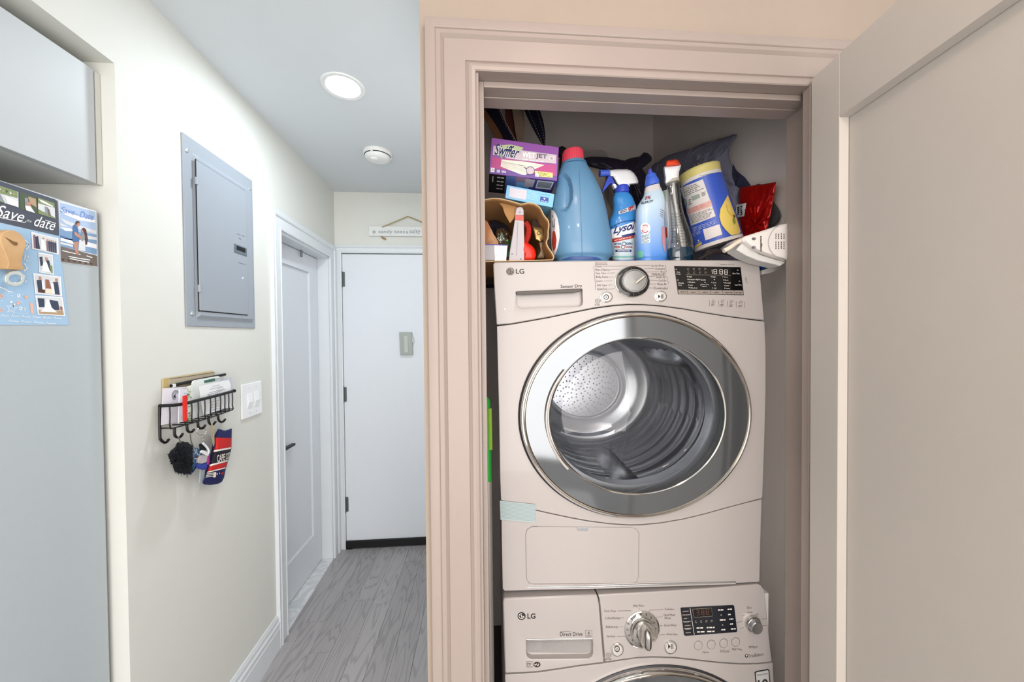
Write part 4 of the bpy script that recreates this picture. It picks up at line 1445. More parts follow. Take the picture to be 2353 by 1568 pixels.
b.build('lettering', parent=t, smooth=False, kind='stuff')
b = MB().tube([LW(486.5, 973, HO + .007), LW(489, 992, HO - .006), LW(491, 1006, HO - .010), LW(492, 1022, HO - .012)], .0022, mat('sleeve_cord', '#b3a68b', .9), n=6)
b.tube([LW(486, 974, HO - .012), LW(484.5, 990, HO - .008), LW(489, 1012, HO - .012), LW(491, 1026, HO - .012)], .0018, MATS['sleeve_cord'], n=6)
b.build('cord', parent=t)
# ------------------------------------------------------------------ stacked dryer and washer
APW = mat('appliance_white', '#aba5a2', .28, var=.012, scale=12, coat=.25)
APD = mat('appliance_side', '#d9d6d3', .4)
SEAM = mat('seam_dark', '#3a3634', .9)
CHR = mat('chrome', '#d8d6d2', .08, metal=1.0, var=0)
SIL = mat('satin_silver', '#b9bbbd', .25, metal=.9, var=.02)
GLK = mat('gloss_black', '#0a0a0c', .12, coat=.4, var=0)
INK = mat('print_grey', '#3f3b38', .8)
INKL = mat('print_pale', '#69625e', .8)
INKD = mat('print_dark', '#2b2826', .8)
INKR = mat('print_brown', '#8f6f63', .8)
LEDW = mat('panel_white', '#d9d3cc', .6)
LEDG = mat('panel_grey_print', '#84796f', .6)
RIM = mat('smoked_mirror', '#7b7f82', .09, metal=.72, var=0)
BOWL = thin_glass('door_glass', (.93, .94, .95), .02, .02)
DRUM = mat('drum_steel', '#b2b4b9', .25, metal=.9, var=.03, scale=30)

class Ell:
    """an oval door drawn on a front plane: centre and radii taken from the photograph"""
    def __init__(s, pl, cx, cy, rx, ry):
        s.c = pl(cx, cy)
        s.U = pl.ex * ((pl(cx + rx, cy) - pl(cx - rx, cy)) @ pl.ex / 2)
        s.V = A(0, 0, 1) * ((pl(cx, cy - ry) - pl(cx, cy + ry))[2] / 2)
        s.W = pl.n
    def lathe(s, mb, prof, m, n=96, **k):
        return mb.lathe(s.c, s.U, s.V, s.W, prof, m, n=n, caps=False, **k)
    def at(s, r, deg, off):
        a = radians(deg)
        return s.c + s.U * r * cos(a) + s.V * r * sin(a) + s.W * off

def ring_panel(pl, outer, e, r, m, f, b, n=128):
    """a front panel with an oval hole; outer in pixels"""
    pts = np.array([pl(x, y, f) for x, y in outer])
    L = np.stack([(pts - e.c) @ pl.ex, pts[:, 2] - e.c[2]], 1)
    nu, nz = np.linalg.norm(e.U), np.linalg.norm(e.V)
    out, inn = [], []
    nxt = np.roll(L, -1, 0)
    angs = sorted(list(np.linspace(0, 2 * pi, n + 1)[:-1]) + [math.atan2(q[1], q[0]) % (2 * pi) for q in L])
    for a in angs:
        d = A(cos(a), sin(a))
        best = None
        for p, q in zip(L, nxt):
            ed = q - p
            den = d[0] * ed[1] - d[1] * ed[0]
            if abs(den) < 1e-12:
                continue
            t = (p[0] * ed[1] - p[1] * ed[0]) / den
            u = (p[0] * d[1] - p[1] * d[0]) / den
            if t > 0 and -1e-7 <= u <= 1 + 1e-7:
                best = t if best is None else max(best, t)
        out.append(d * best)
        k = r / math.hypot(d[0] / nu, d[1] / nz)
        inn.append(d * k)
    w = lambda q, o: e.c + pl.ex * q[0] + A(0, 0, 1) * q[1] + pl.n * o
    k = len(out)
    v = [w(q, f) for q in out] + [w(q, f) for q in inn] + [w(q, b) for q in out] + [w(q, b) for q in inn]
    fs = []
    for j in range(k):
        i = (j + 1) % k
        fs += [(j, i, k + i, k + j), (j, 2 * k + j, 2 * k + i, i), (k + j, k + i, 3 * k + i, 3 * k + j), (2 * k + j, 3 * k + j, 3 * k + i, 2 * k + i)]
    return MB().add(v, fs, m)

DYA = radians(-1.96)
DF = Plane((0.02, 0.95, 0), (sin(DYA), -cos(DYA), 0), (1, 0, 0))
dry = thing('clothes_dryer', 'white front-loading dryer stacked on the washer, covered in cleaning supplies on top', 'dryer', DF.pt(.37, .785))
def ex_box(pl, pts, back, name, parent):
    """cabinet walls behind the front, open at the front so that the drum can be seen"""
    b = MB()
    b.prism(pl, pts, -.012, -.03, APD, cap_back=False, cap_front=False)
    b.prism(pl, pts, -.03, back, APD, cap_front=False)
    return b.build(name, parent=parent, smooth=False)
seam = [(1141, 748), (1175, 745), (1215, 738), (1260, 730), (1310, 719.5), (1365, 708.5), (1410, 702.5), (1445, 700), (1480, 700.5), (1520, 703.5), (1570, 710), (1620, 719), (1670, 727), (1715, 733), (1757, 738)]
ex_box(DF, [(1139, 608), (1735, 604), (1744, 700), (1746, 900), (1741, 1150), (1732, 1320), (1157, 1340), (1152, 1160), (1147, 900), (1142, 740)], -.60, 'cabinet', dry)
con = MB().prism(DF, [(1137, 602.5), (1300, 600), (1500, 598), (1741, 598), (1745.5, 603), (1750, 660), (1756.5, 736.5)] + [(x, y - 1.0) for x, y in reversed(seam[:-1])] + [(1135, 650), (1133, 607)], .002, -.028, APW).build('control_panel', parent=dry, smooth=True, bevel=.0022)
pk = [(1185.5, 671), (1338, 664.5), (1339.5, 692), (1338, 700), (1333, 704), (1197, 709), (1190, 706), (1186.5, 698)]
cut(con, MB().solid([DF(x, y, .002) + DF.n * .02 for x, y in pk], -DF.n * .0365, APW).build('pocket', parent=dry, smooth=False))
DP = Plane(DF.p0 + DF.n * .002, DF.n, (1, 0, 0))
b = MB()
b.prism(DP, [(1185, 671), (1190, 669.5), (1330, 663.5), (1338, 664), (1336, 668.5), (1320, 672.5), (1200, 677.5), (1188, 676.5)], .004, -.010, mat('smoked_chrome', '#3b3835', .15, metal=1.0, var=0))
b.build('handle_lip', parent=dry, smooth=False, bevel=.0012)

def brand(pl, cx, cy, r, tx0, ty0, tx1, ty1, m, name, par, dark=False):
    b = MB()
    if dark:
        b.ell(pl, cx, cy, r, r * .97, m, .0005, n=30)
        mm = LEDW
    else:
        mm = m
        b.ell(pl, cx, cy, r, r * .94, m, .0005, inner=.86, n=30)
        b.ell(pl, cx, cy, r * .78, r * .73, mat('logo_grey', '#77716d', .4), .0004, n=26)
    b.ell(pl, cx, cy, r * .72, r * .68, mm, .0008, inner=.80, n=26, a0=.15, a1=4.9)
    b.stroke(pl, [(cx + r * .70, cy + .6), (cx + r * .22, cy + .6)], r * .14, mm, .0008)
    b.stroke(pl, [(cx, cy - r * .38), (cx, cy + r * .36), (cx + r * .26, cy + r * .36)], r * .16, mm, .0008)
    b.ell(pl, cx - r * .32, cy - r * .25, r * .11, r * .10, mm, .0008, n=10)
    b.text(pl, 'LG', (tx0, ty0, tx1, ty1), m if not dark else INKD, .0006, bold=.02, res=4)
    b.build(name, parent=par, smooth=False, kind='stuff')
brand(DP, 1172.5, 624, 9.2, 1185.5, 618, 1204.5, 629.5, INK, 'logo', dry)
b = MB().text(DP, 'Sensor Dry', [(1288.5, 655), (1337.5, 653.5), (1337.5, 662.5), (1288.5, 664.5)], INKD, bold=.004, res=3)
b.build('lettering', parent=dry, smooth=False, kind='stuff')
b = MB().lathe(DP(1160, 711, 0), DP.ex, A(0, 0, 1), DP.n, [(.0028, 0), (.0022, .0015), (.0002, .0018)], WHT, n=12, caps=False)
b.build('screw_cap', parent=dry)
# dial
def dial(pl, cx, cy, r_out, ry, knob, parent, mark, dark):
    e = Ell(pl, cx, cy, r_out, ry)
    b = MB()
    e.lathe(b, [(1, 0), (1.0, .003), (.95, .0042), (.93, .003)], CHR, n=48)
    b.build('dial_bezel', parent=parent)
    b = MB()
    e.lathe(b, [(.94, .003), (.66, .0045), (.4, .0045)], GLK if dark else CHR, n=48)
    b.build('dial_ring', parent=parent)
    for k in range(14):
        a = radians(-60 + k * 300 / 13) + pi / 2 + radians(30)
        b = MB()
        b.stroke(Plane(pl.p0 + pl.n * .0048, pl.n, (1, 0, 0)), [(cx + r_out * .74 * cos(a), cy + ry * .74 * sin(a)), (cx + r_out * .86 * cos(a), cy + ry * .86 * sin(a))], 1.1, LEDG if dark else GLK, .0004)
        b.build('dial_tick', parent=parent, smooth=False)
    b = MB()
    e.lathe(b, knob, mat('knob_silver', '#8b8b89', .3, metal=.8) if dark else CHR, n=56)
    o = b.build('dial_knob', parent=parent)
    return e, o
e, o = dial(DP, 1452, 648, 40, 36, [(.74, .003), (.73, .018), (.70, .0215), (.66, .0215), (.63, .020), (.0005, .0205)], dry, None, True)
KP2 = Plane(DP.p0 + DP.n * .0208, DP.n, (1, 0, 0))
b = MB()
b.poly(KP2, [(1463, 651), (1461, 648.5), (1477, 636), (1484, 633), (1479, 639)], mat('knob_notch', '#cbbfb2', .4), .0003)
b.stroke(KP2, [(1465, 651.5), (1484.5, 634.5)], 1.2, INKD, .0006)
b.build('pointer', parent=o, smooth=False)
def push(pl, cx, cy, rx, ry, kind, parent):
    e = Ell(pl, cx, cy, rx, ry)
    b = MB()
    e.lathe(b, [(1, 0), (.98, .003), (.86, .0036), (.82, .002)], CHR, n=36)
    o = b.build('button', parent=parent)
    b = MB()
    e.lathe(b, [(.82, .002), (.78, .005), (.6, .006), (.0005, .0064)], mat('button_face', '#d3cfcb', .25, metal=.3), n=36)
    b.build('button_cap', parent=o)
    b = MB()
    pp = Plane(pl.p0 + pl.n * .0066, pl.n, (1, 0, 0))
    if kind == 'power':
        b.ell(pp, cx, cy, rx * .42, ry * .48, INKD, .0003, inner=.72, n=24)
        b.stroke(pp, [(cx, cy - ry * .22), (cx, cy + ry * .22)], 1.4, INKD, .0003)
    else:
        b.poly(pp, [(cx - rx * .32, cy - ry * .36), (cx + rx * .06, cy), (cx - rx * .32, cy + ry * .36)], INKD, .0003)
        b.stroke(pp, [(cx + rx * .2, cy - ry * .36), (cx + rx * .2, cy + ry * .36)], 1.5, INKD, .0003)
        b.stroke(pp, [(cx + rx * .42, cy - ry * .36), (cx + rx * .42, cy + ry * .36)], 1.5, INKD, .0003)
    b.build('button_symbol', parent=o, smooth=False, kind='stuff')
push(DP, 1393, 683, 14.5, 13, 'power', dry)
push(DP, 1517, 681.5, 14.5, 13, 'play', dry)
b = MB()
for s_, bx, m in (('SENSOR DRY', (1367, 602.5, 1396, 607.5), INKR), ('Cotton', (1367.5, 609.5, 1383, 614.5), INK), ('Mixed Fabrics', (1368, 617.5, 1401, 622.5), INK), ('Easy Care', (1369, 625.5, 1392, 631.5), INK),
                  ('Bulky Items', (1369.5, 634, 1397, 640.5), INK), ('Jeans', (1370.5, 643.5, 1384.5, 649), INK), ('Soft Care', (1371.5, 652.5, 1394, 658), INK), ('Quick Dry', (1372, 661.5, 1395, 668.5), INK),
                  ('Sports Wear', (1497, 608.5, 1526, 614), INK), ('Delicates', (1506.5, 615.5, 1528, 620.5), INK), ('Wool', (1517, 622.5, 1528.5, 627), INK), ('MANUAL DRY', (1498, 627.5, 1529.5, 632.5), INK),
                  ('Gentle Air', (1507, 633.5, 1530, 639.5), INK), ('Cool Air', (1513, 642, 1531, 647.5), INK), ('Warm Air', (1510, 650.5, 1532, 656), INK), ('Downloaded', (1503.5, 659, 1534, 665.5), INK)):
    b.text(DP, s_, bx, m, .0006, res=1)
b.build('programme_names', parent=dry, smooth=False, kind='stuff')
b = MB()
for p in ([(1367, 608.8), (1396, 608.4)], [(1385, 612), (1440, 611.5), (1442, 613)], [(1402, 620), (1424, 619)], [(1394, 628), (1413, 627)], [(1398, 637), (1409, 636.5)], [(1387, 646), (1407, 645.5)], [(1396, 656), (1408, 655)], [(1396, 665), (1413, 664)],
          [(1364.5, 611), (1369, 666)], [(1455, 612), (1458, 610.5), (1495, 610)], [(1480, 618), (1503, 617.5)], [(1483, 625.5), (1514, 624.5)], [(1489, 635), (1505, 636)], [(1491, 644), (1511, 644.5)], [(1492, 653), (1508, 653)], [(1490, 662), (1502, 662)],
          [(1528.5, 609), (1531.5, 626)], [(1532, 635), (1536.5, 653)], [(1497, 633), (1530, 633)]):
    b.stroke(DP, p, .7, INKL, .0006)
b.ell(DP, 1373, 692, 6, 5, INKL, .0006, inner=.82, n=20)
b.ell(DP, 1373, 692, 2.2, 1.9, INKL, .0006, inner=.6, n=14)
b.stroke(DP, [(1378, 694), (1381, 690), (1380, 687)], 1, INKL, .0006)
b.lines(DP, (1367, 698, 1380, 703), 2, INKL, .0006, seed=4, words=2)
b.build('guide_lines', parent=dry, smooth=False, kind='stuff')
b = MB().prism(DP, [(1549.5, 611.5), (1702, 614), (1709.5, 678.5), (1558.5, 676)], .0016, -.001, GLK)
disp = b.build('display', parent=dry, smooth=False, bevel=.0006)
XP = Plane(DP.p0 + DP.n * .0017, DP.n, (1, 0, 0))
b = MB()
def seven(x, y, wd, h, sk=0.06):
    for seg in (((0, 0), (1, 0)), ((0, 0), (0, .5)), ((1, 0), (1, .5)), ((0, .5), (1, .5)), ((0, .5), (0, 1)), ((1, .5), (1, 1)), ((0, 1), (1, 1))):
        b.stroke(XP, [(x + wd * px + h * sk * py, y + h * py) for px, py in seg], 1.1, LEDW, .0003)
b.stroke(XP, [(1636, 619.5), (1637, 630)], 1.1, LEDW, .0003)
seven(1640, 619.5, 6.5, 10)
seven(1653.5, 620, 6.5, 10)
seven(1664.5, 620.5, 6.5, 10)
b.ell(XP, 1650.5, 623, .7, .7, LEDG, .0003, n=8)
b.ell(XP, 1651, 628, .7, .7, LEDG, .0003, n=8)
b.build('digits', parent=disp, smooth=False, kind='stuff')
b = MB()
for s_, bx in (('High', (1581.5, 634.5, 1590, 638.5)), ('Medium High', (1582, 641, 1606, 645)), ('Medium', (1583.5, 647, 1597.5, 650.5)), ('Low', (1584.5, 653.5, 1592, 657)), ('Ultra Low', (1585.5, 660, 1602.5, 663.5)),
               ('Gentle', (1610, 641.5, 1622, 645)), ('Damp Dry', (1612, 652.5, 1629, 656)), ('Signal', (1613, 657, 1623.5, 660)), ('High', (1636, 635, 1644.5, 639)), ('Low', (1639, 648, 1646, 651.5)), ('Off', (1640.5, 661, 1646, 664.5)),
               ('Very', (1664, 635.5, 1672, 639.5)), ('More', (1665, 642.5, 1673.5, 645.5)), ('Normal', (1665.5, 648.5, 1678.5, 652)), ('Less', (1666.5, 655, 1675, 658)), ('Damp', (1667.5, 661.5, 1677, 665)),
               ('Time', (1554.5, 624, 1562.5, 627)), ('Delay', (1555, 628.5, 1564, 632)), ('Wrinkle', (1558, 649, 1571.5, 652.5)), ('Care', (1558.5, 653.5, 1567, 657)), ('More Time', (1683.5, 627, 1699.5, 630.5)), ('Less Time', (1689, 653, 1704, 656.5))):
    b.text(XP, s_, bx, LEDW, .0003, res=1)
b.stroke(XP, [(1576, 631.5), (1680, 633)], .8, LEDG, .0003)
for x, y in ((1579, 635.5), (1580, 642), (1581, 648.5), (1582, 655), (1583, 661), (1608, 642.5), (1610, 655), (1634, 636), (1635.5, 649.5), (1637.5, 662), (1661, 636.5), (1662, 643.5), (1663, 649.5), (1664, 656.5), (1665, 662.5)):
    b.stroke(XP, [(x, y - 1.2), (x + .3, y + 1.4)], .9, LEDW, .0003)
for x, y in ((1620, 649), (1641.5, 643), (1643, 656), (1554, 618.8), (1557.5, 643.8), (1695, 621), (1699, 646.5)):
    b.stroke(XP, [(x - 1.4, y), (x + 1.4, y)], 1.2, LEDW, .0003)
b.build('display_print', parent=disp, smooth=False, kind='stuff')
b = MB()
for r in range(2):
    for k in range(4):
        x, y = 1581.5 + 13 * k + r, 619 + 8 * r
        b.ell(XP, x, y, 2.6, 2.4, LEDG, .0003, inner=.66, n=12, a0=.5 * k, a1=.5 * k + 5.2)
b.build('display_icons', parent=disp, smooth=False, kind='stuff')
b = MB()
BTN = mat('touch_key_grey', '#8b827b', .5)
lab = [(1564, 'Drum'), (1588, 'Temp.'), (1616, 'Beeper'), (1642, 'Dry'), (1668, 'Dry Level'), (1696, 'Less Dry')]
b.poly(XP, [(1558, 666), (1706.5, 667.8), (1708.5, 677.3), (1559.5, 675.2)], BTN, .0003)
b.build('touch_keys', parent=disp, smooth=False)
b = MB()
for x in (1579.5, 1606, 1633, 1660.5, 1686.5):
    b.stroke(XP, [(x, 667), (x + .8, 676.5)], .7, INKD, .0005)
b.lines(XP, [(1563, 669.5), (1576, 669.5), (1577, 672.5), (1564, 672.5)], 1, INKD, .0005, words=2)
for k, (x, wd) in enumerate(((1588, 10), (1614.5, 11), (1642, 10), (1666, 17), (1690, 16))):
    b.lines(XP, [(x, 670.5 + .3 * k), (x + wd, 670.7 + .3 * k), (x + wd + .4, 673.7 + .3 * k), (x + .4, 673.5 + .3 * k)], 1, INKD, .0005, seed=k, words=2, ragged=0)
b.build('key_print', parent=disp, smooth=False, kind='stuff')
b = MB()
for k, x in enumerate((1639.5, 1660.5, 1681, 1702)):
    y = 692.5 + k * .9
    b.ell(DP, x, y, 4, 3.8, INKL, .0006, inner=.78, n=16, a0=.7 * k, a1=.7 * k + 5)
    b.stroke(DP, [(x - 3, y + 2.5), (x + 3.2, y - 2)], .8, INKL, .0006)
    b.lines(DP, (x - 5, y + 5.2, x + 5.5, y + 11.5), 2, INKL, .0006, seed=k + 9, words=1.4, ragged=.4, fill=.55)
for k, x in enumerate((1630, 1651.5, 1672, 1691.5, 1711)):
    b.stroke(DP, [(x, 690 + k * .9), (x + .6, 704 + k * .9)], .8, INKL, .0006)
b.ell(DP, 1714.5, 641, 2.4, 3.4, INKL, .0006, inner=.7, n=14)
b.stroke(DP, [(1713, 644), (1718, 650), (1713, 649)], .9, INKL, .0006)
b.lines(DP, (1655, 607.5, 1699, 609.5), 1, INKL, .0006, seed=2, words=4)
b.build('icons', parent=dry, smooth=False, kind='stuff')

# front panel with the door hole, lower cover and base
ed = Ell(DF, 1461, 953.5, 266, 236.5)
low = [(1151, 1151), (1232, 1173.5), (1265, 1181), (1310, 1190.5), (1350, 1198), (1400, 1204.5), (1445, 1207.5), (1475, 1207), (1520, 1202.5), (1570, 1194), (1620, 1182), (1670, 1168), (1715, 1156), (1751, 1147)]
fp = ring_panel(DF, [(1141.5, 750), *[(x, y + 1.0) for x, y in seam[1:-1]], (1757, 739.5), (1760, 800), (1760, 900), (1757, 1010), (1752.5, 1140), (1751, 1145.5), *[(x, y - .9) for x, y in reversed(low[1:-1])], (1151, 1150), (1149, 1100), (1146.5, 950), (1144, 850)], ed, .97, APW, 0, -.028)
fp.build('front_panel', parent=dry, angle=30, bevel=.002)
lowp = MB().prism(DF, [(1151.3, 1152.5), *[(x, y + 1) for x, y in low[1:-1]], (1751, 1148.5), (1748, 1240), (1746, 1336), (1742, 1339), (1600, 1344.5), (1400, 1352), (1160, 1359), (1155, 1355), (1153, 1260)], 0, -.028, APW).build('lower_panel', parent=dry, smooth=True, bevel=.002)
MB().prism(DF, [(1146, 720), (1750, 712), (1750, 738), (1600, 722), (1460, 706), (1300, 726), (1146, 752)], -.006, -.02, SEAM).build('seam', parent=dry, smooth=False)
LP0 = Plane(DF.p0 + DF.n * .0004, DF.n, (1, 0, 0))
# filter cover outlined by its joint
fc = [(1222, 1210.5), (1454, 1213), (1462, 1216), (1468.5, 1224), (1467.5, 1330), (1463, 1338), (1455, 1341), (1223, 1343), (1214, 1340), (1209.5, 1332), (1207.5, 1228), (1211, 1217)]
fcs = [tuple(p) for p in resample(fc, 60)]
b = MB().stroke(LP0, fcs + fcs[:2], 1.3, mat('joint_grey', '#8e8884', .9), .0002)
b.build('cover_joint', parent=dry, smooth=False)
fcx, fcy = np.mean(fc, 0)
b = MB().prism(DF, [(x + (fcx - x) * .008, y + (fcy - y) * .012) for x, y in fc], .0012, -.004, APW)
o = b.build('filter_cover', parent=dry, smooth=True, bevel=.0008)
b = MB().prism(DF, [(1326, 1212.8), (1351.5, 1213.2), (1351, 1219.5), (1348, 1221.5), (1329, 1221), (1326.5, 1219)], .0022, .0009, SIL)
b.build('catch', parent=o, smooth=False, bevel=.0006)
for k in range(3):
    y0, y1 = 1345.5 + 4.3 * k, 1333 + 4.1 * k
    b = MB().tube([DF(1212, y0, -.001), DF(1350, y0 - 1 - .5 * k, .000), DF(1500, (y0 + y1) / 2 - .5, .0), DF(1690, y1, -.001)], .0021, SIL if k == 1 else APW, n=8)
    b.build('base_rib', parent=dry)

# door: dark gasket, chrome rings, smoked mirror, clear bowl, drum behind
def door(e, par, r_in=.752, bow=.0195):
    b = MB()
    e.lathe(b, [(1.0, -.02), (1.003, .004), (.985, .007), (.972, .004)], mat('door_gasket', '#2c2b2e', .4), n=112)
    d = b.build('door', parent=par)
    b = MB()
    e.lathe(b, [(.990, .003), (.984, .014), (.974, .018), (.964, .0185), (.957, .016)], CHR, n=112)
    b.build('chrome_ring', parent=d)
    b = MB()
    e.lathe(b, [(.957, .016), (.950, .0195), (.943, .017)], mat('bronze_chrome', '#b3aaa0', .12, metal=1, var=0), n=112)
    b.build('inner_ring', parent=d)
    b = MB()
    prof = [(.945 + (r_in - .945) * t, .0165 + (bow - .0165) * (t + .06 * sin(t * pi))) for t in np.linspace(0, 1, 12)]
    e.lathe(b, prof, RIM, n=112)
    b.build('mirror_rim', parent=d)
    return d
dd = door(ed, dry)
ri, bo = .752, .0195
b = MB()
ed.lathe(b, [(ri, bo), (ri - .006, bo + .0012), (ri - .014, bo - .001)], CHR, n=112)
b.build('bowl_rim', parent=dd)
b = MB()
ed.lathe(b, [(ri - .012, bo), (ri - .05, .004), (ri - .10, -.018), (ri - .115, -.030), (ri - .135, -.034), (.50, -.028), (.35, -.020), (.18, -.015), (.0005, -.0135)], BOWL, n=112)
b.build('glass_bowl', parent=dd)
arc = [ed.at(.765 + .012 * sin((d - 143) / (218 - 143) * pi), d, .031) for d in np.linspace(144, 218, 22)]
b = MB().tube(arc, .0034, mat('handle_chrome', '#e3d9d3', .15, metal=.6), n=8)
b.build('door_handle', parent=dd)
# drum
dc = ed.c
b = MB()
dp = [(.80, -.030), (.74, -.034), (.735, -.07), (.84, -.085)]
for k in range(7):                                    # rolled ridges round the drum wall
    o0 = -.09 - .055 * k
    dp += [(.86, o0), (.86, o0 - .030), (.845, o0 - .036), (.838, o0 - .043), (.845, o0 - .050)]
dp += [(.86, -.478), (.84, -.50), (.78, -.517), (.74, -.520), (.70, -.535), (.66, -.538), (.60, -.552), (.56, -.554), (.53, -.562), (.50, -.556), (.485, -.556), (.475, -.570), (.0005, -.572)]
ed.lathe(b, dp, DRUM, n=96)
drum = b.build('drum', parent=dry)
for a in (35, 155, 275):
    b = MB()
    v = []
    for off, h in ((-.12, .0), (-.16, .07), (-.40, .07), (-.46, .0)):
        for da, r in ((-9, .855), (-3, .855 - h), (3, .855 - h), (9, .855)):
            v.append(ed.at(r, a + da, off))
    fs = []
    for i in range(3):
        for j in range(3):
            fs.append((i * 4 + j, i * 4 + j + 1, i * 4 + j + 5, i * 4 + j + 4))
    b.add(v, fs, DRUM).build('drum_baffle', parent=dry)
b = MB()
for rr in np.linspace(.05, .45, 11):
    k = max(6, int(rr * 70))
    for j in range(k):
        a = 360 * j / k + rr * 400
        q = ed.at(rr, a, -.571)
        u, v_, w_ = ed.U / np.linalg.norm(ed.U) * .0040, A(0, 0, .0040), ed.W * .0035
        b.add([q + u, q + v_, q - u, q - v_, q + w_], [(0, 1, 4), (1, 2, 4), (2, 3, 4), (3, 0, 4)], SIL)
b.build('drum_dimples', parent=dry, kind='stuff')
MB().lathe(ed.c, ed.U, ed.V, ed.W, [(.97, -.012), (.86, -.03), (.80, -.03)], mat('door_seal', '#6d6f72', .6), n=96, caps=False).build('door_seal', parent=dry)

# strip of tape
TAPE = mat('tape_blue', '#a3b0b0', .5)
t = thing('tape_strip', 'pale blue-grey strip of tape stuck across the lower left of the dryer', 'tape', DF(1190, 1198, .001))
TPQ = [(1148.5, 1151), (1231.5, 1160), (1230, 1202), (1150, 1195)]
TP = Plane(DF.p0 + DF.n * .0022, DF.n, (1, 0, 0))
MB().prism(TP, TPQ, .0005, -.0002, TAPE).build('tape', parent=t, smooth=False)
b = MB()
for k in range(13):
    y = 2.2 + 3.0 * k
    b.stroke(TP, [(1149.5, 1152.5 + y * .98), (1190, 1156.5 + y), (1231, 1160.5 + y * .98)], .9, mat('tape_line', '#83989c', .6), .0007)
b.build('tape_ribs', parent=t, smooth=False, kind='stuff')

# washer
WF = Plane((0.04, 0.942, 0), (sin(radians(-1.2)), -cos(radians(-1.2)), 0), (1, 0, 0))
wash = thing('clothes_washer', 'white front-loading washer under the dryer', 'washer', WF.pt(.37, 0))
wt = WF(1450, 1362)[2]
pl0, pl1 = WF.uv(1157, 1400)[0], WF.uv(1776, 1560)[0]
b = MB()
b.rect(WF, pl0 + .004, pl1 - .004, .02, wt - .03, -.012, -.62, APD)
b.build('cabinet', parent=wash, smooth=False)
b = MB()
for u in (pl0 + .05, pl1 - .05):
    for o in (-.05, -.57):
        b = MB().lathe(WF.pt(u, 0, o), A(1, 0, 0), A(0, 1, 0), A(0, 0, 1), [(.02, 0), (.02, .025)], BLACK, n=16)
        b.build('foot', parent=wash)
wseam = [(1160.5, 1550), (1200, 1548.5), (1240, 1545.5), (1285, 1539), (1330, 1532), (1389.5, 1524.5), (1430, 1518), (1465, 1513), (1500, 1511.5), (1550, 1513), (1600, 1518.5), (1650, 1524), (1700, 1527.5), (1740, 1527), (1776, 1523)]
WTOPF = .004
b = MB()
lt = [(1155.5, 1384), (1157, 1378), (1160, 1376), (1270, 1371.5), (1371.5, 1367.5), (1375, 1378), (1377.5, 1395), (1388.5, 1523.5)]
b.prism(WF, lt + [(x, y - 1) for x, y in reversed(wseam[:5])], WTOPF, -.028, APW)
dr = b.build('detergent_drawer', parent=wash, smooth=True, bevel=.0032)
wpk = [(1209, 1471), (1361, 1469.5), (1363, 1480), (1362.5, 1504), (1359, 1511), (1352, 1514.5), (1222, 1516), (1213, 1512), (1209.5, 1503)]
cut(dr, MB().solid([WF(x, y, WTOPF) + WF.n * .02 for x, y in wpk], -WF.n * .036, APW).build('pocket', parent=wash, smooth=False))
b = MB()
b.prism(WF, [(1374, 1367.5), (1500, 1361), (1620, 1353.5), (1742, 1343.5), (1749, 1346), (1757, 1357), (1772, 1500), (1775, 1522)] + [(x, y - 1) for x, y in reversed(wseam[6:-1])] + [(1391, 1522.8), (1380, 1395), (1377.5, 1378)], WTOPF, -.028, APW)
b.build('control_panel', parent=wash, smooth=True, bevel=.0032)
WP = Plane(WF.p0 + WF.n * WTOPF, WF.n, (1, 0, 0))
b = MB()
b.prism(WP, [(1208, 1469.5), (1362, 1468), (1362, 1471), (1330, 1473), (1240, 1474), (1210, 1473)], .002, -.006, CHR)
b.build('handle_lip', parent=wash, smooth=False, bevel=.001)
brand(WP, 1198.5, 1416.5, 9.3, 1212, 1410.5, 1230.5, 1422.5, INKD, 'logo', wash, dark=True)
b = MB()
b.text(WP, 'inverter', (1288, 1450.5, 1312, 1453.5), INKL, .0005, res=1)
b.text(WP, 'Direct Drive', [(1287, 1454), (1338.5, 1453), (1338.5, 1462), (1287, 1463)], INKD, .0005, bold=.004, res=3)
b.text(WP, '6', (1350.5, 1451.5, 1355.5, 1459), INKD, .0005, shear=.3)
b.stroke(WP, [(1345.5, 1449.5), (1360, 1449), (1360.5, 1464.5), (1346, 1465), (1345.5, 1449.5)], .8, INKL, .0005)
b.stroke(WP, [(1348, 1462), (1358, 1461.7)], 1.0, INK, .0005)
for s_, bx in (('Baby Wear', (1456, 1390, 1480, 1396.5)), ('Perm. Press', (1389, 1402, 1415, 1407.5)), ('Cotton/Normal', (1390, 1418, 1425, 1424)), ('Bulky/Large', (1392.5, 1438.5, 1420.5, 1445)), ('Sanitary', (1394, 1460.5, 1414, 1466.5)),
               ('Delicates', (1528, 1398, 1549, 1403)), ('Hand Wash', (1525.5, 1411, 1551, 1416.5)), ('/Wool', (1526.5, 1418, 1541, 1424)), ('Speed Wash', (1526, 1435, 1554, 1441.5)), ('Drain+Spin', (1532, 1456, 1557, 1462)),
               ('Option', (1613.5, 1497, 1629, 1503)), ('Soil Level', (1655, 1493.5, 1675.5, 1500)), ('Wash Temp.', (1681.5, 1490, 1705.5, 1496.5)), ('Spin', (1716, 1394, 1727, 1401)), ('Medium', (1717.5, 1406, 1729.5, 1409)), ('Low', (1706, 1413.5, 1711, 1416.5)), ('High', (1737, 1410.5, 1743, 1414.5)),
               ('TrueBalance', [(1720, 1505), (1754, 1499.5), (1754.5, 1507), (1720.5, 1513)])):
    b.text(WP, s_, bx, INK, .0005, res=1)
b.build('lettering', parent=wash, smooth=False, kind='stuff')
b = MB()
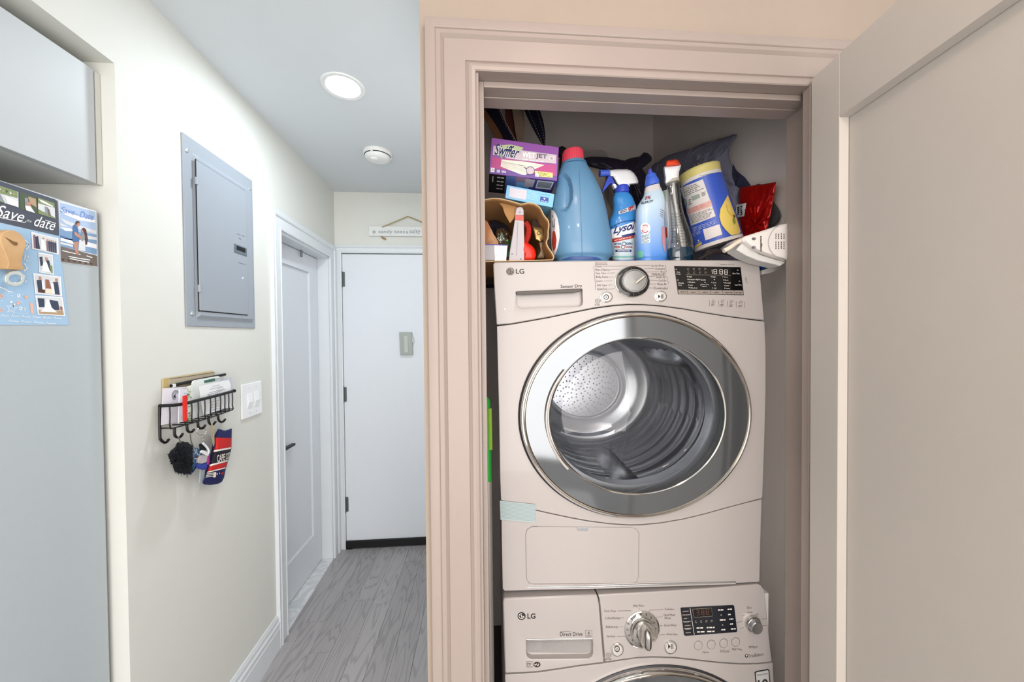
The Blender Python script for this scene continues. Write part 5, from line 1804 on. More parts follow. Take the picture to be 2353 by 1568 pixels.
for p in ([(1419, 1405), (1449, 1404), (1451, 1406)], [(1428, 1421), (1434, 1420.7)], [(1425, 1441.5), (1431, 1441.3)], [(1418, 1463.5), (1437, 1463)], [(1491, 1406), (1494, 1403), (1524, 1401.5)], [(1508, 1419), (1522, 1418)], [(1516, 1439), (1523, 1438.7)], [(1515, 1460), (1529, 1459.5)], [(1469, 1398), (1469, 1401)],
          [(1693, 1431), (1706, 1429)], [(1701, 1446), (1709, 1443)], [(1749, 1424), (1762, 1422.5)], [(1748, 1440), (1761, 1438)]):
    b.stroke(WP, p, .8, INKL, .0005)
b.ell(WP, 1398, 1506.5, 5.5, 5.5, INKL, .0005, inner=.82, n=20)
b.ell(WP, 1398, 1506.5, 2, 2, INKL, .0005, inner=.6, n=14)
b.stroke(WP, [(1402, 1509), (1405, 1505), (1404, 1502)], 1, INKL, .0005)
b.lines(WP, (1392, 1513, 1407, 1518), 2, INKL, .0005, seed=4, words=2)
b.stroke(WP, [(1209, 1521.5), (1224, 1521), (1224.5, 1533.5), (1209.5, 1534), (1209, 1521.5)], .8, INKL, .0005)
b.lines(WP, (1210.5, 1524, 1223, 1533), 3, INKL, .0005, seed=8, words=2)
b.ell(WP, 1234, 1528, 8, 6.3, INKD, .0005, n=22)
b.stroke(WP, smooth_path([(1228.5, 1526), (1230, 1530), (1233, 1526), (1235, 1531), (1238, 1528), (1236.5, 1525.5)], 4), 1.2, LEDW, .0007)
b.ell(WP, 1715.5, 1508, 4, 4.2, INK, .0005, n=18)
b.poly(WP, [(1713.5, 1506), (1717.5, 1506), (1715.5, 1510.5)], LEDW, .0007)
b.lines(WP, (1721, 1485, 1743, 1491), 2, INKL, .0005, seed=12, words=2)
b.build('guide_lines', parent=wash, smooth=False, kind='stuff')
e, o = dial(WP, 1474.5, 1446, 40, 42.5, [(.70, .004), (.68, .012), (.62, .016), (.45, .0165), (.42, .018), (.0005, .0185)], wash, None, False)
b = MB()
v0 = e.at(0, 0, .018)
grip = [e.at(.56, 90, .017), e.at(.5, 70, .034), e.at(.12, 0, .040), e.at(.5, 290, .034), e.at(.56, 270, .017)]
prof = []
rings = []
for k in range(13):
    z = -.58 + 1.16 * k / 12
    hh = .036 * (1 - (abs(z) / .60) ** 4) ** .5
    wd = .30 * (1 - (abs(z) / .60) ** 3) ** .5
    c = e.c + e.V * z
    rings.append([c + e.U * (wd * cos(a)) + e.W * (.014 + hh * max(0, sin(a)) ** .8) for a in np.linspace(0, pi, 9)])
b.rings([list(r) + [r[-1] - e.W * .004, r[0] - e.W * .004] for r in rings], CHR)
b.build('dial_grip', parent=o)
push(WP, 1418, 1492, 14.5, 15.5, 'power', wash)
push(WP, 1540, 1486.5, 14.5, 15.5, 'play', wash)
disp = MB().prism(WP, [(1564, 1399), (1566, 1397.5), (1684.5, 1391.5), (1687, 1393.5), (1694, 1451), (1692, 1453.5), (1575, 1462), (1572, 1460)], .0014, -.001, mat('display_navy', '#171c25', .2, coat=.3)).build('display', parent=wash, smooth=False)
XP = Plane(WP.p0 + WP.n * .0015, WP.n, (1, 0, 0))
b = MB()
b.stroke(XP, [(1585.5, 1398), (1595.5, 1459.5)], 1.0, LEDW, .0003)
for k in range(3):
    b.stroke(XP, [(1568 + 2 * k, 1414 + 15.5 * k), (1585 + 2 * k, 1413 + 15.5 * k)], 1.0, LEDW, .0003)
b.stroke(XP, [(1591, 1400.5), (1635, 1397.8), (1637, 1416.5), (1595, 1419.5), (1591, 1400.5)], 1.0, LEDG, .0003)
for k in range(4):
    x, y = 1599.5 + 12 * k, 1429.5 - .5 * k
    b.ell(XP, x, y, 2.6, 2.8, LEDG, .0003, inner=.45, n=12, a0=.6 * k, a1=.6 * k + 5)
b.lines(XP, [(1568, 1402), (1583, 1401), (1590, 1458), (1576, 1459)], 7, LEDG, .0003, seed=3, words=1, fill=.3, ragged=.3)
for x, y, wd in ((1600.5, 1444, 15), (1624, 1443, 18), (1602, 1453, 17), (1625, 1452, 17), (1650, 1402.5, 12), (1672, 1401, 11), (1654, 1425.5, 13), (1673, 1413, 6), (1676, 1423.5, 9), (1677.5, 1435, 7), (1679.5, 1446, 11), (1657.5, 1448, 9)):
    b.lines(XP, [(x, y - 1.8), (x + wd, y - 2.3), (x + wd, y + 1.4), (x, y + 1.9)], 1, LEDW, .0003, seed=int(x), words=2.2, ragged=0, fill=.8)
for x, y in ((1657, 1414), (1660.5, 1437)):
    b.ell(XP, x, y, 1.3, 1.2, LEDW, .0003, n=8)
b.build('display_print', parent=disp, smooth=False, kind='stuff')
b = MB()
b.poly(XP, [(1592, 1401), (1634.5, 1398.5), (1636.5, 1416), (1595.5, 1419)], GLK, .0002)
for x in (1600, 1611.5, 1622):
    for seg in (((0, 0), (1, 0)), ((0, 0), (0, .5)), ((1, 0), (1, .5)), ((0, .5), (1, .5)), ((0, .5), (0, 1)), ((1, .5), (1, 1)), ((0, 1), (1, 1))):
        if x == 1600 and seg[0][0] == 0 and seg[1][0] == 0:
            continue
        b.stroke(XP, [(x + 5.5 * px + 1.2 * py, 1403 - (x - 1600) * .06 + 11 * py) for px, py in seg], 1.0, mat('led_brown', '#6b4a3b', .5), .0005)
b.build('digits', parent=disp, smooth=False, kind='stuff')
for cx, cy in ((1604, 1483.5), (1634, 1481.5), (1662.5, 1478.5), (1690, 1475.5)):
    eb = Ell(WP, cx, cy, 9.8, 10.8)
    b = MB()
    eb.lathe(b, [(1, -.0005), (.99, .0008), (.93, .0008), (.90, .0002)], SIL, n=32)
    o = b.build('option_button', parent=wash)
    b = MB()
    eb.lathe(b, [(.91, 0), (.88, .0014), (.0005, .0018)], APW, n=32)
    b.build('button_cap', parent=o)
ek = Ell(WP, 1728, 1431.5, 17.5, 19)
b = MB()
ek.lathe(b, [(1, 0), (.98, .006), (.9, .010), (.8, .009)], CHR, n=40)
o = b.build('spin_knob', parent=wash)
b = MB()
ek.lathe(b, [(.82, .008), (.76, .018), (.66, .021), (.0005, .0215)], SIL, n=40)
b.build('knob_cap', parent=o)
ew = Ell(WF, 1505, 1766, 272, 238)
fpw = ring_panel(WF, [(1160.5, 1551.5), *[(x, y + 1) for x, y in wseam[1:-1]], (1776, 1524.5), (1782, 1640), (1788, 1860), (1788, 2080), (1174, 2080), (1168, 1800)], ew, .97, APW, .002, -.028)
fpw.build('front_panel', parent=wash, angle=30, bevel=.002)
wd = door(ew, wash)
b = MB()
ew.lathe(b, [(.76, .026), (.70, .01), (.6, -.02), (.3, -.03), (.0005, -.03)], mat('dark_glass', '#2b2e33', .06, var=0, coat=.3), n=96)
b.build('glass_bowl', parent=wd)
# energy sticker
t = thing('energy_sticker', 'grey and black sticker at the upper right of the washer front', 'sticker', WF(1752, 1570, .002))
SP = Plane(WF.p0 + WF.n * .0025, WF.n, (1, 0, 0))
MB().prism(SP, [(1734, 1547), (1737, 1543.5), (1765, 1538.5), (1768, 1541), (1773, 1600), (1740, 1605)], .0003, -.0003, BLP).build('sticker_border', parent=t, smooth=False)
b = MB().poly(SP, [(1736.5, 1548), (1739, 1545.5), (1764, 1541), (1766, 1543), (1770.5, 1598), (1742, 1602)], mat('sticker_grey', '#b9bab8', .5), .0006)
b.build('sticker_face', parent=t, smooth=False)
b = MB()
b.text(SP, 'Direct Drive', [(1740, 1550.5), (1764, 1546.5), (1764.3, 1550), (1740.5, 1554.5)], INKD, .0009, res=1, bold=.01)
b.text(SP, '10', [(1741, 1564), (1764, 1560), (1766, 1580), (1743, 1584)], INKD, .0009, bold=.03, res=3)
b.build('lettering', parent=t, smooth=False, kind='stuff')
# ------------------------------------------------------------------ things on top of the dryer
DTZ = DF(1450, 600)[2] + .001         # top of the dryer
PLM = mat('box_purple', '#8f56a3', .35)
LINE = mat('box_line_white', '#e9e5ea', .4)
def px_box(Y, q, depth, m, b=None, yaw=0.0):
    """carton with the front face seen as the pixel quad q (TL,TR,BR,BL) in the plane y=Y"""
    pl = YP(Y)
    fr = [pl(*p) for p in q]
    return (b or MB()).hexa(fr + [p + A(depth * sin(yaw), depth, 0) for p in fr], m), pl

# kraft bag lying on its side, mouth to the room
rim = [(1116, 459), (1134, 456), (1152, 457.5), (1175, 463), (1198, 470), (1215, 466), (1232, 470), (1242, 479), (1249, 494), (1260, 508), (1262, 518), (1259, 533), (1260, 546), (1255, 556), (1257, 566), (1266, 578), (1273, 590), (1272, 597.5),
       (1240, 598.5), (1200, 599.5), (1150, 600.5), (1100, 601.5), (1088, 590), (1084, 560), (1086, 520), (1092, 480), (1102, 464)]
KB = mat('kraft_bag', '#a97f50', .85, var=.12, scale=30, bump=.3, bscale=60)
KBE = mat('kraft_edge', '#d0b48c', .85)
t = thing('paper_bag', 'brown paper bag lying open at the left front of the dryer top', 'bag', (0.06, 1.05, DTZ))
R0 = resample(rim, 72)
c0 = R0.mean(0)
rings = []
for k, (y, s_) in enumerate(((.962, 1.0), (.975, .995), (1.02, .99), (1.10, .985), (1.18, .97), (1.25, .94))):
    base = np.array([YP(.962)(*p) for p in R0])
    cc = base.mean(0)
    ring = []
    for j, p in enumerate(base):
        q = cc + (p - cc) * s_
        if k in (2, 3, 4):
            q = q + (p - cc) * .012 * sin(j * 1.7 + k * 2.1)
        q[1] = y
        q[2] = max(q[2], DTZ + .0005)
        q[0] = max(q[0], -.083)
        ring.append(q)
    rings.append(ring)
b = MB().rings(rings, KB, cap0=False, cap1=True)
o = b.build('bag', parent=t, angle=60)
md = o.modifiers.new('paper', 'SOLIDIFY')
md.thickness = .0012
b = MB().tube([q + A(0, -.0005, 0) for q in rings[0]], .0014, KBE, n=6, closed=True)
b.build('torn_rim', parent=t)
fl = [(1147, 467), (1155, 476), (1160, 492), (1172, 513), (1180, 503), (1187, 488), (1196, 472), (1175, 465)]
b = MB().prism(YP(.985), fl, 0, -.0012, KB)
b.build('folded_flap', parent=t, smooth=False)

def stand(name, label, cat, pt, group=None):
    return thing(name, label, cat, pt, group)
G1 = 'odds and ends in the paper bag'
SPK = mat('foil_sparkle', '#e9e9ee', .25, metal=.3, var=.35, scale=260, bump=.8, bscale=400)
t = thing('foil_box', 'small silver and sparkling white box at the mouth of the paper bag', 'box', YP(1.0)(1140, 600), G1)
b, pl = px_box(.975, [(1111, 560.5), (1166.5, 562.5), (1163, 598.5), (1110, 598.5)], .05, mat('box_silver', '#a9a9ae', .45))
b.build('box', parent=t, smooth=False, bevel=.001)
MB().patch(pl, [(1136, 564), (1166, 565.5), (1163, 599.5), (1137, 599.5)], SPK, .0006).build('sparkle_panel', parent=t, smooth=False)
MB().patch(pl, [(1112, 560.6), (1166, 562.6), (1166, 565), (1112, 563)], C('box_violet_edge', '#5a4f9c'), .0007).build('edge_stripe', parent=t, smooth=False)
t = thing('scraper', 'grey plastic scraper with a red band standing in the paper bag', 'scraper', YP(.972)(1187, 600), G1)
GP = mat('tool_grey', '#b3aeb3', .45)
b = MB().prism(YP(.972), [(1183, 505), (1204, 507), (1205, 554), (1205, 599.5), (1169, 599.8), (1171, 580), (1176, 550)], 0, -.012, GP)
b.build('blade_cover', parent=t, smooth=False, bevel=.002)
b = MB().prism(YP(.972), [(1186, 480), (1190, 476), (1196, 474.5), (1201, 477), (1203.5, 483), (1204, 495), (1183.5, 494)], 0, -.012, GP)
b.build('handle_tip', parent=t, smooth=False, bevel=.002)
b = MB().prism(YP(.973), [(1184, 494), (1203.5, 495.5), (1204, 507.5), (1182.5, 505.5)], 0, -.011, mat('tool_red', '#c95b52', .5))
b.build('red_band', parent=t, smooth=False, bevel=.001)
for px, py in ((1195, 487.5), (1177, 584), (1197, 595)):
    b = MB().lathe(YP(.972)(px, py, .0003), X3, Z3, (0, -1, 0), [(.0022, 0), (.0018, .0008), (.0002, .0008)], mat('rivet', '#6b6a6e', .3, metal=.7), n=10, caps=False)
    b.build('rivet', parent=t)
b = MB().stroke(YP(.9715), [(1190, 510), (1187, 588)], 1.6, mat('tool_groove', '#97929a', .5), .0003)
b.build('groove', parent=t, smooth=False)
t = thing('red_plug', 'bright red rounded plastic cap against the grey scraper', 'plastic cap', YP(.985)(1213, 599), G1)
P = Pillow(YP(.985), [(1202, 554), (1210, 556.5), (1224, 566), (1230, 575), (1232, 588), (1229, 596), (1222, 599.5), (1204, 599.5), (1203, 584), (1193, 573), (1194, 563)], .014, .02, power=2.6, n=50)
b = MB()
P.mesh(b, mat('cap_red', '#d3240f', .35), rings=8)
b.build('cap', parent=t)
t = thing('red_tool', 'dark red plastic handle behind the grey scraper', 'handle', YP(1.03)(1212, 560), G1)
b = MB().tube(smooth_path([YP(1.03)(1207, 512), YP(1.03)(1214, 524), YP(1.03)(1213, 542), YP(1.03)(1207, 560), YP(1.03)(1204, 597)], 4), .009, mat('handle_red', '#b1231b', .5), n=8)
b.build('grip', parent=t)
t = thing('paint_brush', 'old paintbrush with a brass ferrule at the right of the bag', 'paintbrush', YP(1.03)(1246, 598), G1)
PB = YP(1.03)
P = Pillow(PB, [(1223, 521), (1248, 523), (1254, 548), (1242, 558), (1230, 551)], .009, .006, power=3.5, n=40)
b = MB()
P.mesh(b, mat('brass_ferrule', '#a08554', .3, metal=.6, var=.15), rings=6)
b.build('ferrule', parent=t)
b = MB().ell(P, 1238, 536, 4.2, 4.2, BLP, .001, inner=.7, n=18)
b.build('stamp', parent=t, smooth=False)
P = Pillow(PB, [(1239, 557), (1247, 557), (1249, 574), (1251, 586), (1251, 594), (1233, 594), (1240, 585), (1242, 572)], .010, .008, n=40)
b = MB()
P.mesh(b, mat('brush_handle', '#8f7a62', .5, var=.2), rings=6)
b.build('handle', parent=t)
b = MB().prism(YP(1.035), [(1224, 505), (1247, 507), (1248, 524), (1223, 522)], .004, -.006, mat('bristle_dark', '#3a2a22', .9, bump=1, bscale=300))
b.build('bristles', parent=t, smooth=False)
t = thing('clear_packet', 'crumpled clear and green plastic packet in the paper bag', 'packet', YP(1.05)(1155, 590), G1)
PKG = thin_glass('packet_plastic', (.72, .85, .72), .2, .12)
P = Pillow(YP(1.05), [(1139, 533), (1146, 525), (1156, 524), (1170, 535), (1174, 556), (1168, 580), (1150, 596), (1138, 560)], .02, .012, wob=.008, wfreq=80, seed=4, n=48)
b = MB()
P.mesh(b, PKG, rings=8)
b.build('film', parent=t)
b = MB().prism(YP(1.058), [(1150, 556), (1166, 548), (1176, 556), (1172, 590), (1150, 594)], .003, -.004, mat('packet_green', '#2f8a55', .5))
b.build('green_insert', parent=t, smooth=False)
b = MB().prism(YP(1.052), [(1153, 558), (1160, 545), (1164, 548), (1158, 562)], .003, -.001, mat('packet_red', '#8a3a2a', .5))
b.build('red_label', parent=t, smooth=False)
t = thing('wooden_wedge', 'tan wooden piece leaning at the far left of the paper bag', 'wood', YP(1.03)(1128, 590), G1)
b = MB().prism(YP(1.03), [(1108, 500), (1121, 510), (1134, 537), (1146, 556), (1140, 590), (1112, 590), (1106, 545)], .008, -.015, veined('wedge_wood', '#c9a177', '#a2693e', 14, .6, 1.0))
b.build('wedge', parent=t, smooth=False, bevel=.002)
t = thing('dark_pouch', 'dark crumpled plastic pouch at the back of the paper bag', 'pouch', YP(1.12)(1150, 560), G1)
P = Pillow(YP(1.12), [(1122, 512), (1134, 505), (1150, 510), (1166, 520), (1170, 545), (1160, 574), (1130, 574), (1119, 550)], .018, .018, wob=.010, wfreq=60, seed=9, n=48)
b = MB()
P.mesh(b, mat('pouch_dark', '#2c2e3c', .25, bump=.3, bscale=50), rings=8)
b.build('pouch', parent=t)

# cartons stacked above the bag
t = thing('blue_carton', 'flat light blue carton under the purple mop pad box', 'box', YP(1.05)(1215, 470), 'cartons on the dryer')
b, pl = px_box(1.015, [(1165, 425), (1274.5, 446), (1270, 477), (1160.5, 455.5)], .115, mat('carton_blue', '#7fbfe4', .4))
b.build('carton', parent=t, smooth=False, bevel=.0012)
b = MB()
b.patch(pl, [(1172, 430.5), (1211, 437.5), (1208.5, 460), (1169.5, 452.5)], mat('carton_label', '#cfcdd6', .5), .0006)
b.build('blank_label', parent=t, smooth=False)
b = MB().patch(pl, [(1242, 451.5), (1261, 454.8), (1259.5, 465.8), (1240.5, 462.3)], mat('carton_navy', '#24459b', .4), .0006)
b.build('badge', parent=t, smooth=False)
b = MB().poly(pl, [(1248.5, 454.5), (1254, 455.5), (1250.5, 459.5)], WHT, .0009)
b.lines(pl, [(1243, 460.3), (1259, 463), (1258.8, 464.6), (1242.8, 462)], 1, WHT, .0009, words=3, ragged=0)
b.lines(pl, [(1213, 437.5), (1240, 442.5), (1237, 463), (1210, 458)], 6, mat('carton_text', '#a9d6ee', .5), .0006, fill=.35, seed=3, words=4)
b.lines(pl, [(1243, 445), (1265, 449), (1264.6, 451), (1242.6, 447)], 1, mat('carton_text_dark', '#5897c4', .5), .0006, words=4)
b.build('print', parent=t, smooth=False, kind='stuff')
b, _ = px_box(1.05, [(1172, 462), (1266, 480), (1264, 599), (1180, 599)], .08, mat('carton_brown', '#5d4a3c', .8))
# the carton below the stack that carries it
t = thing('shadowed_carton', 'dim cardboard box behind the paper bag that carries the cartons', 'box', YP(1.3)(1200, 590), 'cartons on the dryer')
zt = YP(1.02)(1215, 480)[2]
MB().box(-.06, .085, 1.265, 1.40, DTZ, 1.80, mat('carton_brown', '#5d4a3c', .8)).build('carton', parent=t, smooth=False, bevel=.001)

t = thing('mop_pad_box', 'tilted purple Swiffer-style mop pad carton on top of the stack', 'box', YP(1.02)(1205, 420), 'cartons on the dryer')
t['label'] = 'tilted purple carton of mop pads on top of the light blue carton'
sw = [(1129.5, 316), (1284.5, 338), (1280, 416), (1124, 399)]
b, pl = px_box(.985, sw, .125, PLM)
b.build('carton', parent=t, smooth=False, bevel=.0015)
b = MB()
Q = [A(*p) for p in sw]
def S2(u, v):
    return tuple((1 - v) * (Q[0] * (1 - u) + Q[1] * u) + v * (Q[3] * (1 - u) + Q[2] * u))
def sq(u0, v0, u1, v1, m, o):
    b.poly(pl, [S2(u0, v0), S2(u1, v0), S2(u1, v1), S2(u0, v1)], m, o)
LAV, MAG, DVI = mat('box_lavender_grey', '#c9bcc4', .4), mat('box_magenta', '#b94a86', .35), mat('box_violet', '#6a4b9a', .35)
sq(.03, .54, .97, .86, MAG, .0005)
sq(.01, .86, .99, .99, DVI, .0005)
b.build('bands', parent=t, smooth=False)
b = MB()
b.poly(pl, [S2(.035, .22), S2(.42, .22), S2(.47, .24), S2(.97, .24), S2(.97, .50), S2(.5, .53), S2(.24, .52), S2(.2, .47), S2(.035, .47)], LAV, .0007)
b.build('title_band', parent=t, smooth=False)
b = MB()
b.poly(pl, [S2(.15, .17), S2(.3, .12), S2(.48, .16), S2(.45, .25), S2(.2, .28)], mat('box_swoosh', '#b9c795', .4), .0009)
b.poly(pl, [S2(.13, .46), S2(.18, .46), S2(.175, .58)], mat('box_green', '#6fb08a', .4), .0009)
b.build('swoosh', parent=t, smooth=False)
b = MB()
for o_, m_, bo_ in ((.0011, WHT, .055), (.0016, mat('box_ink', '#2c3358', .4), .018)):
    b.text(pl, 'Swiffer', [S2(.055, .145), S2(.44, .16), S2(.40, .49), S2(.06, .46)], m_, o_, shear=.35, bold=bo_, res=4)
b.build('brand_lettering', parent=t, smooth=False, kind='stuff')
b = MB()
b.text(pl, 'WET', [S2(.465, .27), S2(.66, .27), S2(.66, .43), S2(.465, .44)], WHT, .0012, bold=.04, res=3)
b.text(pl, 'JET', [S2(.67, .27), S2(.835, .27), S2(.835, .43), S2(.67, .43)], mat('box_ink_grey', '#4d4a66', .4), .0012, bold=.02, res=3)
b.build('product_lettering', parent=t, smooth=False, kind='stuff')
b = MB()
b.poly(pl, [S2(.17, .57), S2(.55, .55), S2(.8, .58), S2(.62, .78), S2(.53, .93), S2(.47, .93), S2(.16, .77)], mat('box_pads', '#e6e2d4', .5), .0009)
for k in range(4):
    b.stroke(pl, [S2(.18, .62 + .045 * k), S2(.52, .68 + .05 * k)], .9, mat('box_pad_line', '#b9b4b0', .5), .0012)
b.stroke(pl, [S2(.17, .65), S2(.6, .68), S2(.74, .62)], .9, MATS['box_pad_line'], .0012)
b.build('pads_picture', parent=t, smooth=False, kind='stuff')
b = MB()
cx, cy = S2(.60, .79)
b.ell(pl, cx, cy, 10.2, 9.8, MATS['box_ink'], .0013, n=24)
b.ell(pl, cx, cy, 8.9, 8.4, LAV, .0015, n=24)
b.poly(pl, [S2(.50, .70), S2(.55, .73), S2(.53, .76)], MATS['box_ink'], .0013)
b.poly(pl, [S2(.66, .78), S2(.93, .78), S2(.935, .92), S2(.69, .93)], mat('box_yellow', '#e8e08a', .4), .0011)
b.lines(pl, [S2(.70, .80), S2(.9, .80), S2(.9, .91), S2(.72, .91)], 3, mat('box_olive', '#8a8a3c', .4), .0014, words=4, seed=4)
b.patch(pl, [S2(.675, .86), S2(.725, .86), S2(.725, .94), S2(.675, .94)], WHT, .0017)
b.ell(pl, *S2(.70, .85), 2.6, 2.6, WHT, .0016, inner=.6, n=14)
b.ell(pl, *S2(.70, .90), .9, .9, MATS['box_ink'], .0019, n=8)
b.patch(pl, [S2(.02, .83), S2(.075, .83), S2(.075, .95), S2(.02, .95)], WHT, .0009)
b.patch(pl, [S2(.032, .855), S2(.063, .855), S2(.063, .925), S2(.032, .925)], LAV, .0012)
b.patch(pl, [S2(.10, .84), S2(.27, .84), S2(.27, .965), S2(.10, .965)], DVI, .0009)
b.text(pl, '10', [S2(.11, .86), S2(.155, .86), S2(.155, .95), S2(.11, .95)], WHT, .0012, bold=.03)
b.lines(pl, [S2(.18, .87), S2(.25, .87), S2(.25, .94), S2(.18, .94)], 2, WHT, .0012, words=2)
b.lines(pl, [S2(.47, .47), S2(.8, .47), S2(.8, .505), S2(.47, .505)], 1, WHT, .0012, words=5)
b.ell(pl, *S2(.90, .36), 6, 4.4, WHT, .0012, inner=.82, n=20)
b.lines(pl, [S2(.88, .33), S2(.925, .33), S2(.925, .40), S2(.88, .40)], 2, PRN, .0012, words=2)
b.build('small_print', parent=t, smooth=False, kind='stuff')
# underside of the carton: print on its bottom face
class Bottom:
    def __init__(s, fl, fr, depth):
        s.fl, s.fr, s.d = fl, fr, depth
        s.n = np.cross(s.fr - s.fl, A(0, 1, 0))
        s.n /= np.linalg.norm(s.n)
        if s.n[2] > 0:
            s.n = -s.n
    def __call__(s, px, py, off=0.0):
        d = ray(px, py)
        p0 = s.fl + s.n * off
        return CAM + d * (((p0 - CAM) @ s.n) / (d @ s.n))
    def uv(s, u, v, off):
        return s.fl + (s.fr - s.fl) * u + A(0, 1, 0) * s.d * v + s.n * off
bt = Bottom(pl(*sw[3]), pl(*sw[2]), .125)
b = MB()
def bq(u0, v0, u1, v1, m, o):
    b.add([bt.uv(u0, v0, o), bt.uv(u1, v0, o), bt.uv(u1, v1, o), bt.uv(u0, v1, o)], [(0, 1, 2, 3)], m)
bq(0, 0, .25, 1, BLP, .0005)
bq(.25, 0, .4, 1, mat('box_mid_blue', '#5d78bd', .4), .0005)
bq(.4, 0, .6, 1, C('box_mauve', '#a07f9d'), .0005)
bq(.6, 0, 1, 1, mat('box_navy', '#46418f', .4), .0005)
bq(.42, .25, .62, .95, C('box_sky', '#79b7e2'), .0008)
bq(.54, .05, .68, .45, LAV, .0009)
bq(.72, .06, .96, .48, WHT, .0008)
bq(.735, .10, .945, .40, PRN, .0011)
for k in range(4):
    bq(.12, .1 + .2 * k, .17, .16 + .2 * k, WHT, .0008)
    bq(.18, .1 + .2 * k, .22, .16 + .2 * k, WHT, .0008)
bq(.05, .1, .065, .4, WHT, .0008)
b.build('underside_print', parent=t, smooth=False, kind='stuff')
b = MB().patch(YP(.984), [(1140, 315.2), (1160, 315), (1250, 329.5), (1250, 333.5)], mat('box_flap_blue', '#6f9cd8', .4), .0)
f0 = [pl(1139, 316.5), pl(1250, 333), pl(1250, 329.5), pl(1150, 314)]
b = MB().solid([p + A(0, .012, 0) for p in f0], A(0, .004, 0), MATS['box_flap_blue'])
b.build('top_flap', parent=t, smooth=False)

# detergent jug
rows = [(1291, 379, 1346, 376), (1286, 390, 1352, 387), (1281, 405, 1361, 402), (1277, 428, 1372, 425), (1272, 458, 1384, 455), (1267, 490, 1392, 488), (1264, 522, 1398, 521), (1264, 552, 1403, 551), (1266, 575, 1406, 575), (1270, 590, 1405, 590), (1277, 599, 1397, 599)]
def jug_dent(q):
    d = ((q[0] - JC[0]) / JR[0]) ** 2 + ((q[2] - JC[1]) / JR[1]) ** 2
    if d >= 1 or q[1] > JY:
        return 0.0
    s_ = min(1.0, (1 - d) * 4.5)
    edge = min(1.0, max(0.0, (q[0] - (JC[0] - JR[0])) / (2 * JR[0])))
    return .022 * s_ * (.18 + .82 * edge ** 1.6)
JY = 1.022
_c, _e, _t = YP(JY - .05)(1296, 436), YP(JY - .05)(1317, 436), YP(JY - .05)(1296, 388)
JC, JR = (_c[0], _c[2]), (_e[0] - _c[0], _t[2] - _c[2])
JUGM = mat('jug_blue', '#5d88aa', .32, var=.01, coat=.1)
jug = thing('detergent_jug', 'large light blue detergent jug with a red cap', 'detergent bottle', YP(JY)(1335, 598))
LJ = Loft(JY, rows, .72, 2.3, sub=7, dent=jug_dent, ground=DTZ)
b = MB()
LJ.mesh(b, JUGM, n=220)
b.build('body', parent=jug)
b = MB()
seam_pts = [LJ(1331 + 7 * (y - 380) / 210, y, .0003) for y in range(392, 594, 6)]
b.tube(seam_pts, .0011, JUGM, n=6)
b.build('mould_seam', parent=jug)
rows = [(1288, 382, 1349, 379), (1290, 377, 1346, 374), (1293, 373, 1342, 371)]
LN = Loft(JY, rows, .9, 2, sub=3)
b = MB()
LN.mesh(b, JUGM, n=40)
b.build('neck', parent=jug)
CAPR = mat('cap_pink_red', '#d8485b', .4)
rows = [(1292, 379, 1341, 376.5), (1291.5, 374, 1341, 371.5), (1293, 352, 1339.5, 350), (1296, 347.5, 1336, 346), (1303, 346, 1328, 345)]
LC = Loft(JY, rows, .95, 2, sub=4)
b = MB()
LC.mesh(b, CAPR, n=48)
cap = b.build('cap', parent=jug)
for k in range(30):
    a = pi * 2 * k / 30
    p0, p1 = LC.surf(4, a, .0002), LC.surf(8, a, .0002)
    MB().tube([p0, p1], .0007, CAPR, n=4).build('cap_rib', parent=cap)
b = MB()
b.fan(LJ, [(1266, 482), (1273, 484), (1281, 500), (1285, 522), (1286, 545), (1282, 568), (1274, 590), (1268, 580), (1266, 552), (1265, 520)], WHT, .0012, n=40)
b.build('label', parent=jug)
b = MB()
b.fan(LJ, [(1270, 532), (1275, 530), (1279, 552), (1276, 572), (1272, 578), (1268, 560)], C('label_red', '#b5392d'), .002, n=24)
b.stroke(LJ, smooth_path([(1269, 508), (1269.5, 520), (1272, 522), (1273.5, 512), (1273.5, 503), (1273.5, 524), (1271, 530)], 4), 1.3, MATS['box_ink'], .002)
b.build('label_print', parent=jug, kind='stuff')
b = MB()
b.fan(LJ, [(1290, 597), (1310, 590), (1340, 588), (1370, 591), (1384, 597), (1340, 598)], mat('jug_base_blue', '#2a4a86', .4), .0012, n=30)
b.build('base_dark_crescent', parent=jug)  # darker blue crescent along the foot of the jug

# Lysol-type bathroom spray
rows = [(1412, 445, 1444, 444), (1410, 450, 1449, 449), (1408, 458, 1454, 457), (1409, 474, 1460, 473), (1406.5, 490, 1462, 489), (1401, 503, 1464, 502), (1399, 515, 1465, 514), (1401, 536, 1465, 535), (1405, 560, 1463, 560), (1407, 578, 1462, 578), (1406, 592, 1462, 592), (1409, 598.5, 1459, 598.5)]
SY = 1.092
spray = thing('spray_bottle', 'blue bathroom cleaner spray bottle with a white trigger head', 'spray bottle', YP(SY)(1434, 598), 'spray bottles on the dryer')
LS = Loft(SY, rows, .62, 2.3, sub=6, ground=DTZ)
b = MB()
LS.mesh(b, mat('spray_blue', '#3f8bd0', .22, coat=.3), n=64)
b.build('body', parent=spray)
rows = [(1413, 446, 1445, 444), (1413, 431, 1445, 430), (1415, 428.5, 1443, 428)]
LK = Loft(SY, rows, .95, 2, sub=3)
b = MB()
LK.mesh(b, mat('collar_blue', '#3b51c4', .35), n=36)
col = b.build('collar', parent=spray)
for k in range(24):
    a = 2 * pi * k / 24
    MB().tube([LK.surf(1, a, .0002), LK.surf(4, a, .0002)], .0006, MATS['collar_blue'], n=4).build('collar_rib', parent=col)
